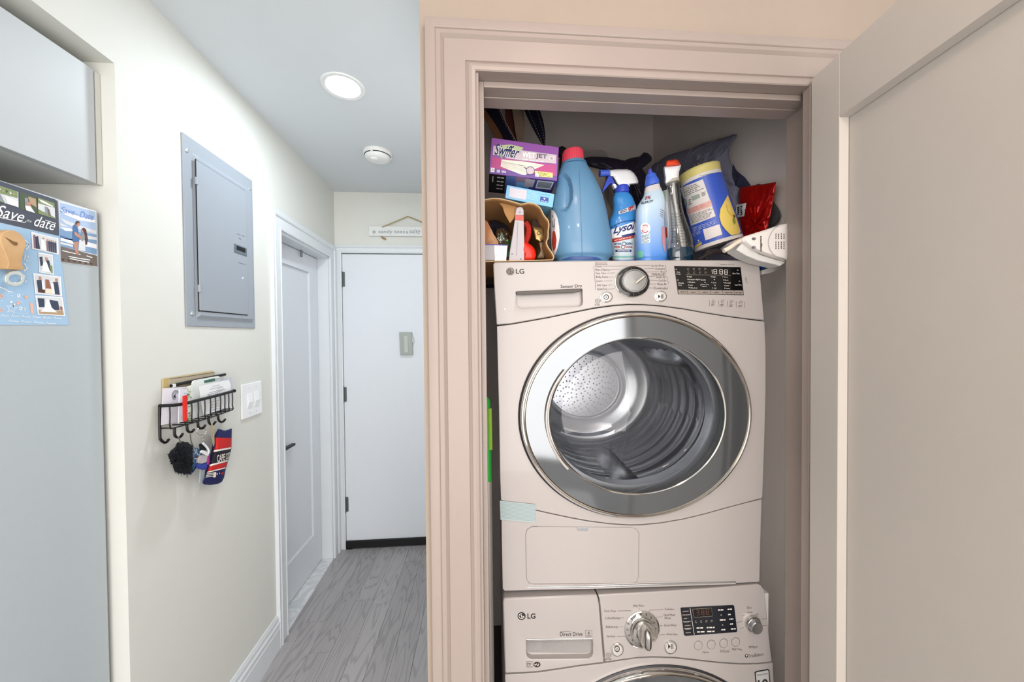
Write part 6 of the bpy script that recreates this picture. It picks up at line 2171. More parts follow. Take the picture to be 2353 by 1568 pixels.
hd = [(1399, 391), (1415, 389.3), (1440, 389), (1449, 391.5), (1457, 398), (1463.5, 408), (1467, 417), (1466, 421.5), (1461, 423.5), (1448, 425), (1446.5, 429.5), (1422, 429), (1416, 422), (1410, 411), (1406, 405.5), (1399, 404.5)]
P = Pillow(YP(SY), hd, .017, .017, power=3.2, n=90, center=(1432, 407))
b = MB()
P.mesh(b, mat('trigger_white', '#eef0f4', .3), rings=8)
b.build('trigger_head', parent=spray)
b = MB().tube([YP(SY)(1399, 397.7), YP(SY)(1381, 398.5)], .0098, mat('nozzle_blue', '#4767d2', .35), n=14)
b.tube([YP(SY)(1382, 398.4), YP(SY)(1378, 398.6)], .0106, MATS['nozzle_blue'], n=14)
b.build('nozzle', parent=spray)
b = MB().prism(YP(SY - .004), [(1398, 405), (1405, 404), (1409, 412), (1413, 419), (1412, 421.5), (1403, 421), (1397, 428), (1385, 441.5), (1383.5, 440.5), (1391, 422)], .006, -.010, MATS['collar_blue'])
b.build('trigger', parent=spray, smooth=False, bevel=.003)
b = MB().prism(YP(SY), [(1407, 421), (1414, 423), (1420, 430), (1413, 433)], .006, -.006, MATS['trigger_white'])
b.build('link', parent=spray, smooth=False)
b = MB()
b.patch(LS, [(1421, 486), (1461, 470), (1461.5, 481), (1422, 493)], mat('label_silver', '#d3cfd6', .4), .0010, 10, 2)
b.patch(LS, [(1404, 528), (1464, 507), (1464.5, 537), (1406, 548)], WHT, .0010, 16, 8)
b.patch(LS, [(1406, 548), (1464.5, 537), (1462.5, 597), (1407, 597)], mat('label_mint', '#c9dbe0', .4), .0010, 16, 10)
b.patch(LS, [(1407, 588), (1463, 588), (1462, 593), (1407, 593)], mat('label_teal', '#8cc4bd', .4), .0012, 14, 2)
b.build('label', parent=spray)
b = MB()
b.patch(LS, [(1407, 549), (1458, 539), (1457, 547), (1406, 558)], C('label_red', '#b5392d'), .0015, 14, 2)
b.patch(LS, [(1428, 541), (1459, 534.5), (1459, 540), (1430, 546)], mat('label_navy', '#24356f', .4), .0017, 8, 2)
b.stroke(LS, smooth_path([(1404, 524), (1420, 514), (1440, 508), (1464, 505)], 6), 1.5, MATS['label_navy'], .0015)
b.patch(LS, [(1414, 574), (1451, 574), (1451, 579), (1414, 579)], MATS['label_navy'], .0015, 8, 1)
b.build('label_bands', parent=spray)
b = MB()
b.text(LS, 'Lysol', [(1409, 521), (1462, 507), (1460, 531), (1409, 543)], MATS['label_navy'], .0016, shear=.35, bold=.03, res=4)
b.build('brand_lettering', parent=spray, smooth=False, kind='stuff')
b = MB()
DRED = C('label_dark_red', '#a52a2a')
b.text(LS, 'HYDR', [(1411, 558.5), (1428, 557.5), (1428, 562.5), (1411, 563.5)], MATS['label_navy'], .0016, bold=.03)
b.text(LS, 'GEN', [(1439, 557.5), (1453, 557.5), (1453, 562.5), (1439, 562.5)], MATS['label_navy'], .0016, bold=.03)
b.text(LS, 'PER', [(1412.5, 565.5), (1426, 565.5), (1426, 570.5), (1412.5, 570.5)], DRED, .0016, bold=.03)
b.text(LS, 'XIDE', [(1438, 565.5), (1453, 565.5), (1453, 570), (1438, 570)], DRED, .0016, bold=.03)
b.ell(LS, 1434, 560.5, 5.5, 4.8, MATS['label_navy'], .0018, inner=.72, n=20)
b.ell(LS, 1432, 567.5, 5.2, 4.6, DRED, .0018, inner=.72, n=20)
b.text(LS, 'BATHROOM', [(1419, 575.2), (1447, 575.2), (1447, 578), (1419, 578)], WHT, .0018, bold=.02)
b.text(LS, '0%', [(1444, 475.5), (1458, 470.5), (1458, 482.5), (1444, 485.5)], DRED, .0018, bold=.05)
b.lines(LS, [(1425, 484.5), (1441, 478.5), (1441, 486), (1425, 491)], 2, INK, .0018, words=3)
b.lines(LS, [(1412, 551.5), (1450, 543.5), (1450, 546), (1412, 554)], 1, WHT, .0018, words=6, ragged=0)
b.build('label_print', parent=spray, smooth=False, kind='stuff')

# toilet cleaner with an angled blue cap
rows = [(1482.5, 432, 1514.5, 424), (1481, 440, 1517, 432), (1479, 449, 1522, 442), (1473, 460, 1525.5, 452), (1466, 471, 1527, 463), (1462, 483, 1527.5, 476), (1461, 497, 1526.5, 492), (1460.5, 515, 1526, 512), (1460.5, 540, 1528, 538), (1461, 565, 1530, 565), (1461.5, 590, 1532, 590), (1464, 598.5, 1530, 598.5)]
TY = 1.035
tc_ = thing('toilet_cleaner', 'pale blue toilet cleaner bottle with a blue nozzle cap, right of the trigger spray', 'cleaner bottle', YP(TY)(1495, 598), 'spray bottles on the dryer')
LT = Loft(TY, rows, .6, 2.4, sub=6, ground=DTZ)
zl, zh = YP(TY)(1495, 598)[2], YP(TY)(1495, 430)[2]
b = MB()
LT.mesh(b, gradient_z('sleeve_blue_fade', zl, '#4a8ade', zl + (zh - zl) * .75, '#c2d9ea', .22), n=64)
b.build('body', parent=tc_)
i_n = 9
b = MB()
LT.mesh(b, mat('bare_neck', '#d6d0cf', .35), n=64, i0=0, i1=11, grow=.0006, cap1=False)
b.build('neck', parent=tc_)
rows = [(1481.5, 431, 1515.5, 423), (1481.5, 421, 1514, 414), (1483, 412, 1509, 406), (1484, 404, 1506, 399.5), (1486, 401.5, 1501, 398.5)]
LQ = Loft(TY, rows, .9, 2, sub=4)
b = MB()
CPB = mat('cap_blue', '#4a6fd8', .35)
LQ.mesh(b, CPB, n=40)
cp_ = b.build('cap', parent=tc_)
rows = [(1487, 401.5, 1501, 399), (1488.5, 395, 1498.5, 393.5), (1490.5, 389, 1496, 388.5)]
LQ2 = Loft(TY, rows, .95, 2, sub=3)
b = MB()
LQ2.mesh(b, mat('nozzle_violet', '#5a5ed0', .35), n=24)
b.build('nozzle', parent=cp_)
b = MB()
b.stroke(LQ, smooth_path([(1487, 407), (1495, 405), (1503, 401)], 5), 1.8, CPB, .0012)
b.build('cap_thread', parent=cp_)
b = MB()
b.text(LT, '0%', [(1482, 452), (1496, 449), (1496, 456.5), (1482, 459.5)], C('label_dark_red', '#a52a2a'), .0014, shear=.2, bold=.02)
b.text(LT, 'BLEACH', [(1473, 464.5), (1501, 458.5), (1501, 463.5), (1473, 469.5)], INKD, .0014, shear=.3, bold=.02)
b.build('lettering', parent=tc_, smooth=False, kind='stuff')
b = MB()
b.patch(LT, [(1473, 538), (1494, 536), (1494, 558), (1474, 561)], mat('panel_pale', '#c6dbe8', .4), .001, 6, 6)
b.ell(LT, 1483, 525, 11.5, 13, WHT, .0012, n=28)
b.ell(LT, 1482.5, 526, 8.8, 9.6, C('label_red', '#b5392d'), .0016, inner=.78, n=24, a0=.6, a1=2.9)
b.ell(LT, 1482.5, 526, 8.8, 9.6, DRED, .0016, inner=.85, n=24, a0=3.8, a1=5.6)
b.lines(LT, (1476, 518, 1490, 532), 4, C('label_rose', '#d9b9ba'), .0015, words=2)
b.lines(LT, [(1474, 540), (1493, 538), (1493, 557), (1475, 560)], 7, INKL, .0014, words=4, fill=.4)
b.fan(LT, [(1462, 578), (1470, 575), (1479, 580), (1478, 592), (1466, 594)], C('label_sea_green', '#69b7a0'), .0014, n=20)
for k in range(4):
    b.stroke(LT, [(1517, 480 + 5 * k), (1525, 485 + 5 * k)], .9, C('label_rust', '#8d6a62'), .0014)
b.fan(LT, [(1521, 522), (1526, 518), (1529, 545), (1527, 580), (1522, 560)], C('label_coral', '#c58d92'), .0014, n=20)
b.build('label_print', parent=tc_, smooth=False, kind='stuff')
# part-hidden bottle between
t = thing('hidden_bottle', 'narrow blue and white bottle mostly hidden behind the clear spray', 'cleaner bottle', YP(1.17)(1536, 595))
rows = [(1522, 440, 1536, 437), (1520, 470, 1544, 468), (1522, 500, 1550, 500), (1523, 550, 1553, 550), (1524, 597, 1554, 597)]
LH = Loft(1.17, rows, .8, 2.2, sub=5, ground=DTZ)
b = MB()
LH.mesh(b, gradient_z('hidden_fade', zl, '#5b97d6', zh, '#dfe6ea', .25), n=40)
b.build('body', parent=t)
b = MB().patch(LH, [(1526, 440), (1531, 439), (1529, 482), (1526, 484)], C('label_lime', '#b9cda0'), .0012, 2, 8)
b.patch(LH, [(1525, 525), (1532, 522), (1534, 545), (1526, 550)], C('label_red', '#b5392d'), .0012, 3, 6)
b.build('label', parent=t)

# clear spray bottle with a red and white head
rows = [(1531, 420, 1561, 416), (1532.5, 432, 1562, 429), (1533.5, 450, 1564, 447), (1535, 468, 1566, 465), (1536, 482, 1568.5, 480), (1537, 500, 1573, 497), (1538, 518, 1579, 515), (1538.5, 535, 1586, 533), (1537, 552, 1591, 551), (1534, 568, 1593, 568), (1533.5, 590, 1594, 590), (1536, 598.5, 1592, 598.5)]
CY = 1.012
CLR = thin_glass('clear_plastic', (.90, .90, .88), .07, .05)
cs = thing('clear_spray_bottle', 'clear spray bottle with a red and white head and a little blue liquid', 'spray bottle', YP(CY)(1562, 598), 'spray bottles on the dryer')
LB_ = Loft(CY, rows, .62, 2.2, sub=6, ground=DTZ)
b = MB()
LB_.mesh(b, CLR, n=56)
b.build('body', parent=cs)
ys = [r for r in range(len(LB_.C))]
b = MB()
i0 = int(len(LB_.C) * .76)
LB_.mesh(b, mat('blue_liquid', '#20506f', .08, trans=.5, var=.05), n=56, i0=i0, grow=-.0016)
b.build('liquid', parent=cs)
for k in range(11):
    y = 492 + 6.6 * k
    pts = [LB_(x, y - (x - 1550) * .05, .0004) for x in np.linspace(1541 + .1 * k, 1566 + 1.2 * k, 9)]
    MB().tube(pts, .0012, CLR, n=5).build('body_rib', parent=cs)
for k in range(9):
    x, y = 1556 + 1.9 * k, 492 + 8 * k
    q = LB_(x, y, .0004)
    MB().lathe(q, X3, Z3, (0, -1, 0), [(.0026, 0), (.002, .0015), (.0002, .002)], CLR, n=10, caps=False).build('body_stud', parent=cs)
b = MB().tube([YP(CY)(1546, 412), YP(CY)(1550, 455), YP(CY)(1558, 510), YP(CY)(1572, 590)], .0036, mat('dip_tube', '#d6d6d2', .4), n=10)
b.build('dip_tube', parent=cs)
hd = [(1524.5, 386), (1527, 382.5), (1545, 381), (1565, 378.5), (1564.5, 383), (1560.5, 395), (1559.5, 414), (1543, 416), (1530, 424), (1527.5, 421), (1528, 410), (1525.5, 396)]
P = Pillow(YP(CY), hd, .017, .017, power=3.0, n=70, center=(1545, 398))
b = MB()
P.mesh(b, MATS['trigger_white'], rings=8)
b.build('trigger_head', parent=cs)
P = Pillow(YP(CY), [(1528, 383), (1530, 372), (1533, 368.5), (1553, 366), (1557.5, 368), (1561, 373), (1565, 379), (1545, 381.5)], .017, .017, power=3.0, n=50, center=(1545, 375))
b = MB()
P.mesh(b, mat('head_red', '#e0492a', .35), rings=7)
b.build('red_top', parent=cs)
rows = [(1529.5, 423, 1561.5, 418), (1529.5, 416, 1560.5, 412)]
LW2 = Loft(CY, rows, .95, 2, sub=2)
b = MB()
LW2.mesh(b, mat('collar_smoke', '#b3aca2', .3), n=36)
b.build('collar', parent=cs)

# wipes canister, tilted
WY = 1.09
rows = [(1563, 418, 1656, 396), (1569, 447, 1665, 423), (1577, 486, 1677, 460), (1585, 525, 1690, 498), (1592, 560, 1701, 532), (1596, 578, 1706, 547)]
cn = thing('wipes_canister', 'tilted canister of wipes with a yellow lid and blue lemon label', 'canister', YP(WY)(1650, 575))
LCN = Loft(WY, rows, .93, 2, sub=7)
b = MB()
CWH = mat('canister_white', '#e3ded8', .35)
LCN.mesh(b, CWH, n=72)
b.build('body', parent=cn)
rows = [(1562.5, 420, 1655.5, 397), (1561, 413, 1654, 390), (1559, 403, 1653, 382), (1564, 399, 1649, 380)]
LL = Loft(WY, rows, .96, 2, sub=3)
b = MB()
LL.mesh(b, mat('lid_yellow', '#ded083', .4), n=60)
lid = b.build('lid', parent=cn)
nrow = len(LCN.C)
b = MB()
LCN.mesh(b, mat('canister_blue', '#3f5dc2', .32), n=72, i0=int(nrow * .09), i1=int(nrow * .905), grow=.0006, cap0=False, cap1=False)
b.build('label', parent=cn)
b = MB()
b.patch(LCN, [(1563.5, 432), (1615, 412), (1644.5, 497), (1588, 519)], mat('fact_panel', '#dcd8d6', .45), .0016, 14, 10)
b.patch(LCN, [(1615, 527.5), (1653, 515.5), (1660, 539), (1621, 553)], mat('blank_panel', '#e3dddc', .45), .0016, 10, 4)
b.build('white_panels', parent=cn)
b = MB()
b.fan(LCN, [(1672.5, 448), (1665, 462), (1655.5, 480), (1653, 498), (1657.5, 515), (1667, 528), (1680, 541), (1700, 537), (1702, 532), (1692, 500), (1680, 468)], mat('lemon_yellow', '#e6cd6c', .4), .0018, n=60, rings=6)
b.build('lemon_picture', parent=cn)
b = MB()
b.stroke(LCN, smooth_path([(1669, 470), (1673, 486), (1684, 497), (1688, 502)], 5), 1.1, C('lemon_line', '#b89a45'), .0024)
b.fan(LCN, [(1684, 500), (1689, 501), (1691, 512), (1687, 517), (1683, 508)], C('lemon_leaf', '#8f9440'), .0024, n=16, rings=2)
b.fan(LCN, [(1685, 492), (1690, 496), (1689, 502), (1686, 499)], C('lemon_stem', '#5b4526'), .0026, n=12, rings=2)
b.fan(LCN, [(1594, 566), (1612, 556), (1613, 561), (1598, 571)], MATS['lemon_yellow'], .0018, n=16, rings=2)
b.build('lemon_details', parent=cn, kind='stuff')
b = MB()
b.patch(LCN, [(1577, 481.5), (1633, 460), (1637, 473), (1580, 494)], mat('panel_salmon', '#dcaea6', .45), .0021, 12, 3)
b.build('pink_band', parent=cn)
b = MB()
b.lines(LCN, [(1568, 433), (1612, 416), (1618, 434), (1573, 453)], 5, INKL, .0022, words=6, fill=.35, seed=2)
b.lines(LCN, [(1582, 458), (1588, 456), (1590, 470), (1583, 473)], 3, INKL, .0022, words=2, seed=3)
b.patch(LCN, [(1588, 452), (1607, 445), (1609, 454), (1592, 462)], C('label_grey_green', '#9aa79c'), .0022, 3, 2)
b.lines(LCN, [(1611, 443), (1624, 438), (1626, 447), (1613, 452)], 4, INKL, .0022, words=2, seed=5)
b.patch(LCN, [(1571, 460), (1577, 458), (1579, 470), (1574, 473)], C('label_grey_green', '#9aa79c'), .0022, 2, 2)
b.lines(LCN, [(1578, 482), (1632, 462), (1635, 470), (1581, 491)], 4, C('panel_text_red', '#b5655c'), .0025, words=5, fill=.3, seed=6)
b.lines(LCN, [(1583, 496), (1637, 476), (1643, 495), (1590, 515)], 7, INKL, .0022, words=8, fill=.35, seed=7)
b.lines(LCN, [(1591, 523), (1647, 504), (1649, 513), (1594, 534)], 3, C('label_pale_blue', '#b3bfe3'), .0020, words=7, fill=.4, seed=8)
b.lines(LCN, [(1590, 536), (1611, 528), (1613, 536), (1592, 545)], 3, C('label_pale_blue', '#b3bfe3'), .0020, words=3, fill=.4, seed=9)
b.poly(LCN, [(1603, 552), (1607, 551), (1606, 556)], WHT, .0022)
b.lines(LCN, [(1602, 557.5), (1611, 554.5), (1611.5, 556), (1602.5, 559)], 1, WHT, .0022, words=3)
b.lines(LCN, [(1606, 404), (1640, 396.5), (1640.5, 398), (1606.5, 405.5)], 1, INKL, .0016, words=8)
b.build('label_print', parent=cn, kind='stuff')

# red foil bag with a tag
FOIL = mat('foil_red', '#b3130c', .22, metal=.35, var=.15, scale=60, bump=.35, bscale=70)
t = thing('red_foil_bag', 'shiny red foil bag with a white price tag behind the canister', 'bag', (.84, 1.08, DTZ))
RB = Plane((.838, 1.0, 0), (-1, -.06, 0), (0, -1, 0))
P = Pillow(RB, [(1697, 446), (1699, 431), (1726, 427), (1756, 423), (1783.5, 418), (1779, 452), (1772, 490), (1763, 527), (1757, base_row(RB, 1757, DTZ)), (1702, base_row(RB, 1702, DTZ)), (1701, 560), (1698, 482)], .012, .008, power=2.4, n=80, wob=.006, wfreq=70, seed=5)
b = MB()
P.mesh(b, FOIL, rings=10)
b.build('bag', parent=t)
b = MB().patch(P, [(1692, 471), (1715, 466.5), (1710, 497), (1690, 500.5)], WHT, .002, 4, 4)
o = b.build('price_tag', parent=t)
b = MB()
for k in range(5):
    b.patch(P, [(1694 + .2 * k, 476 + 4 * k), (1699, 474.5 + 4 * k), (1698.6, 477.5 + 4 * k), (1693.5 + .2 * k, 479 + 4 * k)], BLP, .0026)
    b.patch(P, [(1702, 474 + 4.4 * k), (1706, 473 + 4.4 * k), (1705.6, 476 + 4.4 * k), (1701.6, 477 + 4.4 * k)], INK, .0026)
b.build('tag_print', parent=o, kind='stuff')
for p in ([(1737, 428), (1736, 460), (1730, 505)], [(1783, 420), (1775, 470), (1764, 525)]):
    b = MB().stroke(P, smooth_path(p, 6), 1.0, mat('foil_seam', '#c9433a', .25, metal=.4), .0016)
    b.build('bag_seam', parent=t, smooth=False)
t = thing('grey_pouch', 'rounded dark grey pouch between the red foil bag and the wall', 'pouch', (.86, 1.0, DTZ))
GPP = Plane((.861, 1.0, 0), (-1, 0, 0), (0, -1, 0))
P = Pillow(GPP, [(1735, 425), (1745, 421.5), (1752, 425), (1770, 452), (1783, 471), (1792, 484), (1794, 495), (1790, 508), (1778, 518), (1770, base_row(GPP, 1770, DTZ)), (1730, base_row(GPP, 1730, DTZ)), (1725, 480)], .010, .005, n=56, wob=.004, wfreq=60, seed=3)
b = MB()
P.mesh(b, mat('pouch_grey', '#4c4a50', .7), rings=8)
b.build('pouch', parent=t)

# clothes iron lying on its side, heel to the room
IW = mat('iron_white', '#e4dfda', .35)
IY = .872
iron = thing('clothes_iron', 'white clothes iron lying with its heel outward over the right edge of the dryer', 'iron', (.70, .95, DTZ))
heel = [(1704, 549), (1712, 543), (1723, 539.5), (1760, 528), (1790, 517.5), (1806, 514), (1811, 513.5), (1812.5, 530), (1813, 570), (1812, 596), (1808, 599), (1795, 596), (1775, 590), (1755, 583), (1735, 575), (1722, 568), (1712, 560), (1706, 555)]
P = Pillow(YP(IY), heel, .008, .02, power=4, n=90, center=(1775, 555))
b = MB()
fr = [YP(IY)(x, y) for x, y in heel]
cc = np.mean(fr, 0)
P.mesh(b, IW, rings=8, back=False)
rings = [fr, [q + A(0, .03, 0) for q in fr], [A(q[0], .912, max(q[2], DTZ + .001)) for q in fr], [cc + (q - cc) * .86 + A(-.002, .075, .003) for q in fr], [cc + (q - cc) * .5 + A(-.01, .12, .008) for q in fr]]
for k, r in enumerate(rings):
    for q in r:
        q[0] = min(q[0], .770)
        if k > 1:
            q[2] = max(q[2], DTZ + .001)
b.rings(rings, IW, cap0=False, cap1=True)
b.build('body', parent=iron, angle=50)
b = MB()
pts = smooth_path([(1789, 518), (1778, 527), (1768, 545), (1766, 562), (1773, 580), (1788, 592), (1807, 598)], 6)
b.stroke(P, pts, 2.6, mat('iron_groove', '#b9b4b0', .45), .0008)
b.build('heel_groove', parent=iron)
for cx, cy in ((1732.5, 548.8), (1732.3, 568.8)):
    b = MB().ell(P, cx, cy, 5.2, 3.7, mat('screw_hole', '#8d8a8c', .5), .0008, n=20)
    b.ell(P, cx - 1.2, cy + .6, 2.8, 2.0, mat('screw_dark', '#55545a', .4), .0012, n=14)
    b.build('screw_hole', parent=iron)
b = MB()
rg = random.Random(4)
for k in range(11):
    y = 543 + 2.9 * k
    wd = rg.uniform(2.5, 5)
    b.patch(P, [(1747, y), (1747 + wd, y - .2), (1747 + wd, y + 1.9), (1747, y + 2)], INKD, .0008)
b.ell(P, 1749, 576.5, 2, 1.6, INKD, .0008, n=12)
for r in range(4):
    for k in range(8):
        if k == 3:
            continue
        y = 537 + 4.6 * k + rg.uniform(-.5, .5)
        b.patch(P, [(1782 + 6.2 * r, y), (1784 + 6.2 * r, y - .2), (1784 + 6.2 * r, y + 3.0), (1782 + 6.2 * r, y + 3)], INK, .0008)
b.build('heel_print', parent=iron, kind='stuff')
b = MB().prism(YP(IY + .012), [(1706, 558), (1722, 570), (1747, 585), (1790, 598), (1810, 601), (1794, 612), (1782, 608), (1750, 601), (1740, 598), (1716, 588), (1692, 574)], .005, -.035, mat('iron_pale', '#d3d2cf', .4))
b.build('side_shell', parent=iron, smooth=False, bevel=.003)
b = MB().prism(YP(.955), [(1750.5, 600.5), (1753, 601), (1783, 607.5), (1776, 611.5), (1751, 620)], .004, -.05, mat('iron_blue', '#1f4a8f', .3))
b.build('blue_tank', parent=iron, smooth=False, bevel=.001)
b = MB().prism(YP(.958), [(1751, 621), (1776, 612), (1784, 608), (1793, 610), (1808, 602), (1800, 612), (1790, 620), (1770, 628), (1752, 631)], .004, -.05, IW)
b.build('lower_shell', parent=iron, smooth=False, bevel=.002)
sl = [YP(IY + .01)(1702, 553), YP(IY + .005)(1690, 560), YP(IY)(1676, 570), YP(IY)(1663, 577)]
b = MB().tube(smooth_path(sl, 4), .0056, mat('cord_sleeve', '#e3d8c6', .5), n=10)
b.build('cord_sleeve', parent=iron)
CRD = mat('cord_black', '#231a18', .5)
b = MB()
rg = random.Random(2)
for k in range(5):
    z0 = 594 - 3.6 * k
    y = .952 + .013 * k
    pl_ = YP(y)
    pth = [(1605 + 6 * k, 597), (1622, 588 - 2.0 * k), (1642, 580 - 1.2 * k + 2 * (k % 2)), (1662, 581 - k), (1690, 588 - 1.5 * k), (1716, 594 - 1.2 * k), (1738, 598)]
    o3 = [pl_(x, yy) for x, yy in pth]
    for q in o3:
        q[2] = max(q[2], DTZ + .0045)
    b = MB().tube(smooth_path(o3, 6), .0038, CRD, n=8)
    b.build('power_cord', parent=iron)

# soft things at the back
FAB = mat('fabric_grey_navy', '#7c7d90', .9, var=.08, bump=.5, bscale=500)
FAN = mat('fabric_navy', '#2b2b44', .9, var=.08)
out = [(1497, 383), (1504, 376), (1513, 372), (1532, 358), (1560, 349), (1589, 341), (1615, 330), (1647, 321), (1675, 313), (1691, 307), (1694, 310), (1690, 318), (1681, 331), (1675, 342), (1674, 356), (1680, 378), (1692, 392), (1712, 408), (1727, 428), (1718, 470), (1705, 560), (1700, 640), (1600, 655), (1520, 660), (1502, 560), (1504, 430)]
t = thing('fabric_bag', 'grey navy fabric tote slumped at the back right of the dryer top', 'bag', (.75, 1.3, DTZ))
FBP = Plane((.850, 1.155, 0), (-.40, -.16, 0), (1, -1, 0))
out = [(x, min(y, base_row(FBP, x, DTZ))) for x, y in out]
P = Pillow(FBP, out, .032, .003, n=110, center=(1590, 430), wob=.016, wfreq=22, seed=1)
b = MB()
P.mesh(b, FAB, rings=16)
b.build('cloth', parent=t, angle=70)
for p in ([(1589, 342), (1578, 360), (1573, 384), (1572, 404)], [(1513, 373), (1508, 400), (1507, 430)], [(1647, 322), (1600, 345), (1583, 362)]):
    b = MB().tube([P(x, y, .001) for x, y in smooth_path(p, 6)], .0022, FAB, n=6)
    b.build('fold', parent=t)
b = MB()
b.fan(P, [(1684, 375), (1692, 392), (1712, 408), (1726, 428), (1705, 432), (1690, 430), (1683, 400)], FAN, .004, n=30)
b.build('dark_lining', parent=t)
out = [(1338, 366), (1350, 361), (1363, 360), (1385, 360.5), (1409, 363), (1425, 367), (1436, 369), (1446, 364), (1456, 361.5), (1466, 361), (1474, 358), (1475, 352), (1481, 349), (1487, 351), (1493, 355), (1498, 360), (1499, 368), (1495, 373), (1488, 372), (1481, 370), (1474, 375), (1473, 383), (1479, 392), (1485, 402), (1488, 430), (1500, 480), (1500, 655), (1400, 655), (1420, 480), (1400, 400), (1375, 388), (1350, 380)]
t = thing('black_bag', 'black knotted bin bag slumped behind the spray bottles', 'bag', (.56, 1.36, DTZ))
out = [(x, min(y, base_row(YP(1.36), x, DTZ))) for x, y in out]
P = Pillow(YP(1.36), out, .05, .04, n=110, center=(1448, 400), wob=.012, wfreq=40, seed=6)
b = MB()
P.mesh(b, mat('bag_black', '#2c2739', .45, bump=.4, bscale=60), rings=12)
b.build('bag', parent=t, angle=70)
t = thing('clear_bag', 'cloudy clear plastic bag between the jug and the trigger spray', 'bag', (.4, 1.26, DTZ))
P = Pillow(YP(1.26), [(1340, 384), (1358, 384), (1378, 389), (1392, 400), (1394, 420), (1390, 445), (1402, 470), (1412, 490), (1410, base_row(YP(1.26), 1410, DTZ)), (1340, base_row(YP(1.26), 1340, DTZ))], .035, .02, n=70, center=(1372, 450), wob=.012, wfreq=55, seed=8)
b = MB()
P.mesh(b, mat('cloudy_plastic', '#a89f93', .35, alpha=.85, bump=.3, bscale=60), rings=10)
b.build('bag', parent=t, angle=70)
t = thing('plastic_board', 'grey rounded plastic board standing behind the red jug cap', 'board', (.42, 1.52, DTZ))
b = MB().prism(YP(1.52), [(1330, 346), (1385, 345), (1394, 349), (1398, 358), (1399, base_row(YP(1.52), 1399, DTZ)), (1330, base_row(YP(1.52), 1330, DTZ))], .004, -.004, mat('board_grey', '#a79f9d', .5))
b.build('board', parent=t, smooth=False, bevel=.002)
t = thing('black_roller', 'small black roller behind the left side of the red jug cap', 'wheel', YP(1.30)(1290, 380))
q = YP(1.26)(1291, 350)
b = MB().lathe(q, X3, Z3, (0, -1, 0), [(.0005, -.012), (.014, -.012), (.018, -.006), (.018, .006), (.014, .012), (.0005, .012)], BLACK, n=28, caps=False)
b.build('wheel', parent=t)
b = MB().tube([q, A(q[0] - .01, q[1] + .005, DTZ + .14), A(q[0] - .012, q[1] + .005, DTZ + .0)], .008, BLACK, n=8)
b.build('stem', parent=t)
# straps hanging at the back left
STN = mat('strap_navy', '#15142c', .8)
STB = mat('strap_brown', '#9a6a48', .8)
STG = mat('strap_taupe', '#b39a8a', .9)
STE = mat('strap_edge', '#cbbcae', .8)
bagw = thing('hanging_tote', 'navy tote with stitched straps hanging at the back left of the closet', 'bag', (-.02, 1.46, 1.78))
MB().box(-.0705, .075, 1.455, 1.52, DTZ + .002, 1.93, STN).build('tote_body', parent=bagw, smooth=False, bevel=.01)
def strap(Y, left, right, m, nm, stitch=(), edge=None):
    pl_ = YP(Y)
    L, R = smooth_path(left, 6), smooth_path(right, 6)
    b = MB()
    v = []
    for a, c in zip(L, R):
        v += [pl_(*a), pl_(*c)]
    k = len(L)
    v2 = [p + A(0, .004, 0) for p in v]
    fs = [(2 * i, 2 * i + 1, 2 * i + 3, 2 * i + 2) for i in range(k - 1)] + [(2 * k + 2 * i, 2 * k + 2 * i + 2, 2 * k + 2 * i + 3, 2 * k + 2 * i + 1) for i in range(k - 1)]
    fs += [(2 * i, 2 * i + 2, 2 * k + 2 * i + 2, 2 * k + 2 * i) for i in range(k - 1)] + [(2 * i + 1, 2 * k + 2 * i + 1, 2 * k + 2 * i + 3, 2 * i + 3) for i in range(k - 1)]
    b.add(v + v2, fs, m)
    o = b.build(nm, parent=bagw, smooth=False)
    for f_ in stitch:
        M = L * (1 - f_) + R * f_
        b = MB()
        M = resample(M, 40, False)
        for i in range(4, 38, 2):
            b.stroke(pl_, [M[i], M[i + 1]], .9, STE, .0008)
        b.build('stitching', parent=o, smooth=False, kind='stuff')
    if edge is not None:
        M = L * (1 - edge) + R * edge
        b = MB().stroke(pl_, M, 1.5, STE, .001)
        b.build('piped_edge', parent=o, smooth=False)
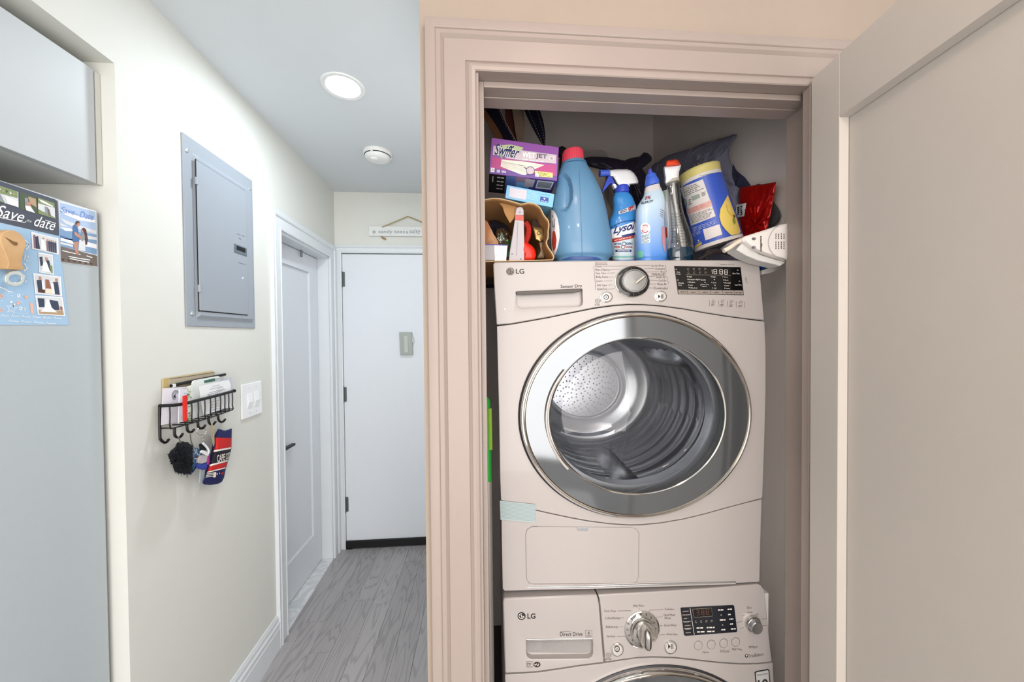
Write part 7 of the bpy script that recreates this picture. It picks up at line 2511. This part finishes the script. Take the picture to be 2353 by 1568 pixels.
strap(1.40, [(1080, 225), (1112, 268), (1130, 300), (1142, 330)], [(1098, 220), (1128, 262), (1150, 303), (1166, 330)], STB, 'brown_strap')
strap(1.39, [(1098, 225), (1124, 262), (1150, 302), (1162, 330)], [(1136, 220), (1158, 272), (1176, 306), (1190, 332)], STN, 'navy_strap', stitch=(.86,), edge=.985)
strap(1.43, [(1172, 225), (1180, 270), (1184, 300), (1190, 335)], [(1198, 225), (1206, 275), (1206.5, 295), (1203, 335)], STG, 'taupe_strap', edge=.98)
strap(1.38, [(1190, 225), (1214, 278), (1232, 312), (1248, 338)], [(1228, 220), (1246, 270), (1252.5, 305), (1253, 338)], STN, 'navy_strap', stitch=(.3, .8), edge=.015)
strap(1.46, [(1158, 225), (1163, 280), (1172, 305), (1180, 335)], [(1172, 225), (1181, 270), (1186, 305), (1204, 335)], mat('strap_rust', '#6e3a33', .9), 'rust_strap')

# broom standing in the gap left of the machines
t = thing('broom', 'broom with a green and yellow grip standing in the gap left of the dryer', 'broom', (.006, 1.02, 0))
bx, by = .0065, 1.0
zg0, zg1 = YP(by)(1128, 1105)[2], YP(by)(1127, 912)[2]
b = MB().tube([A(bx + .002, by, .12), A(bx, by, zg0)], .0105, mat('pole_grey', '#a5a19a', .35, metal=.4), n=12)
b.build('pole', parent=t)
b = MB().tube([A(bx, by, zg0), A(bx - .002, by, zg0 + .08), A(bx - .004, by, zg1 - .01), A(bx - .005, by, zg1)], .0125, mat('grip_green', '#2c9a3c', .4), n=12, taper=[.85, 1, 1, .5])
b.build('grip', parent=t)
b = MB().tube([A(bx + .007, by - .009, zg0 + .09), A(bx + .006, by - .010, zg1 - .03)], .006, mat('grip_yellow', '#86b03a', .4), n=8)
b.build('grip_inlay', parent=t)
b = MB().box(bx - .012, bx + .014, by - .08, by + .08, .08, .13, mat('grip_green', '#2c9a3c', .4))
b.build('head', parent=t, smooth=False, bevel=.004)
b = MB().box(bx - .010, bx + .012, by - .078, by + .078, 0, .08, mat('bristle_grey', '#77746e', .9, bump=1, bscale=300))
b.build('bristles', parent=t, smooth=False)
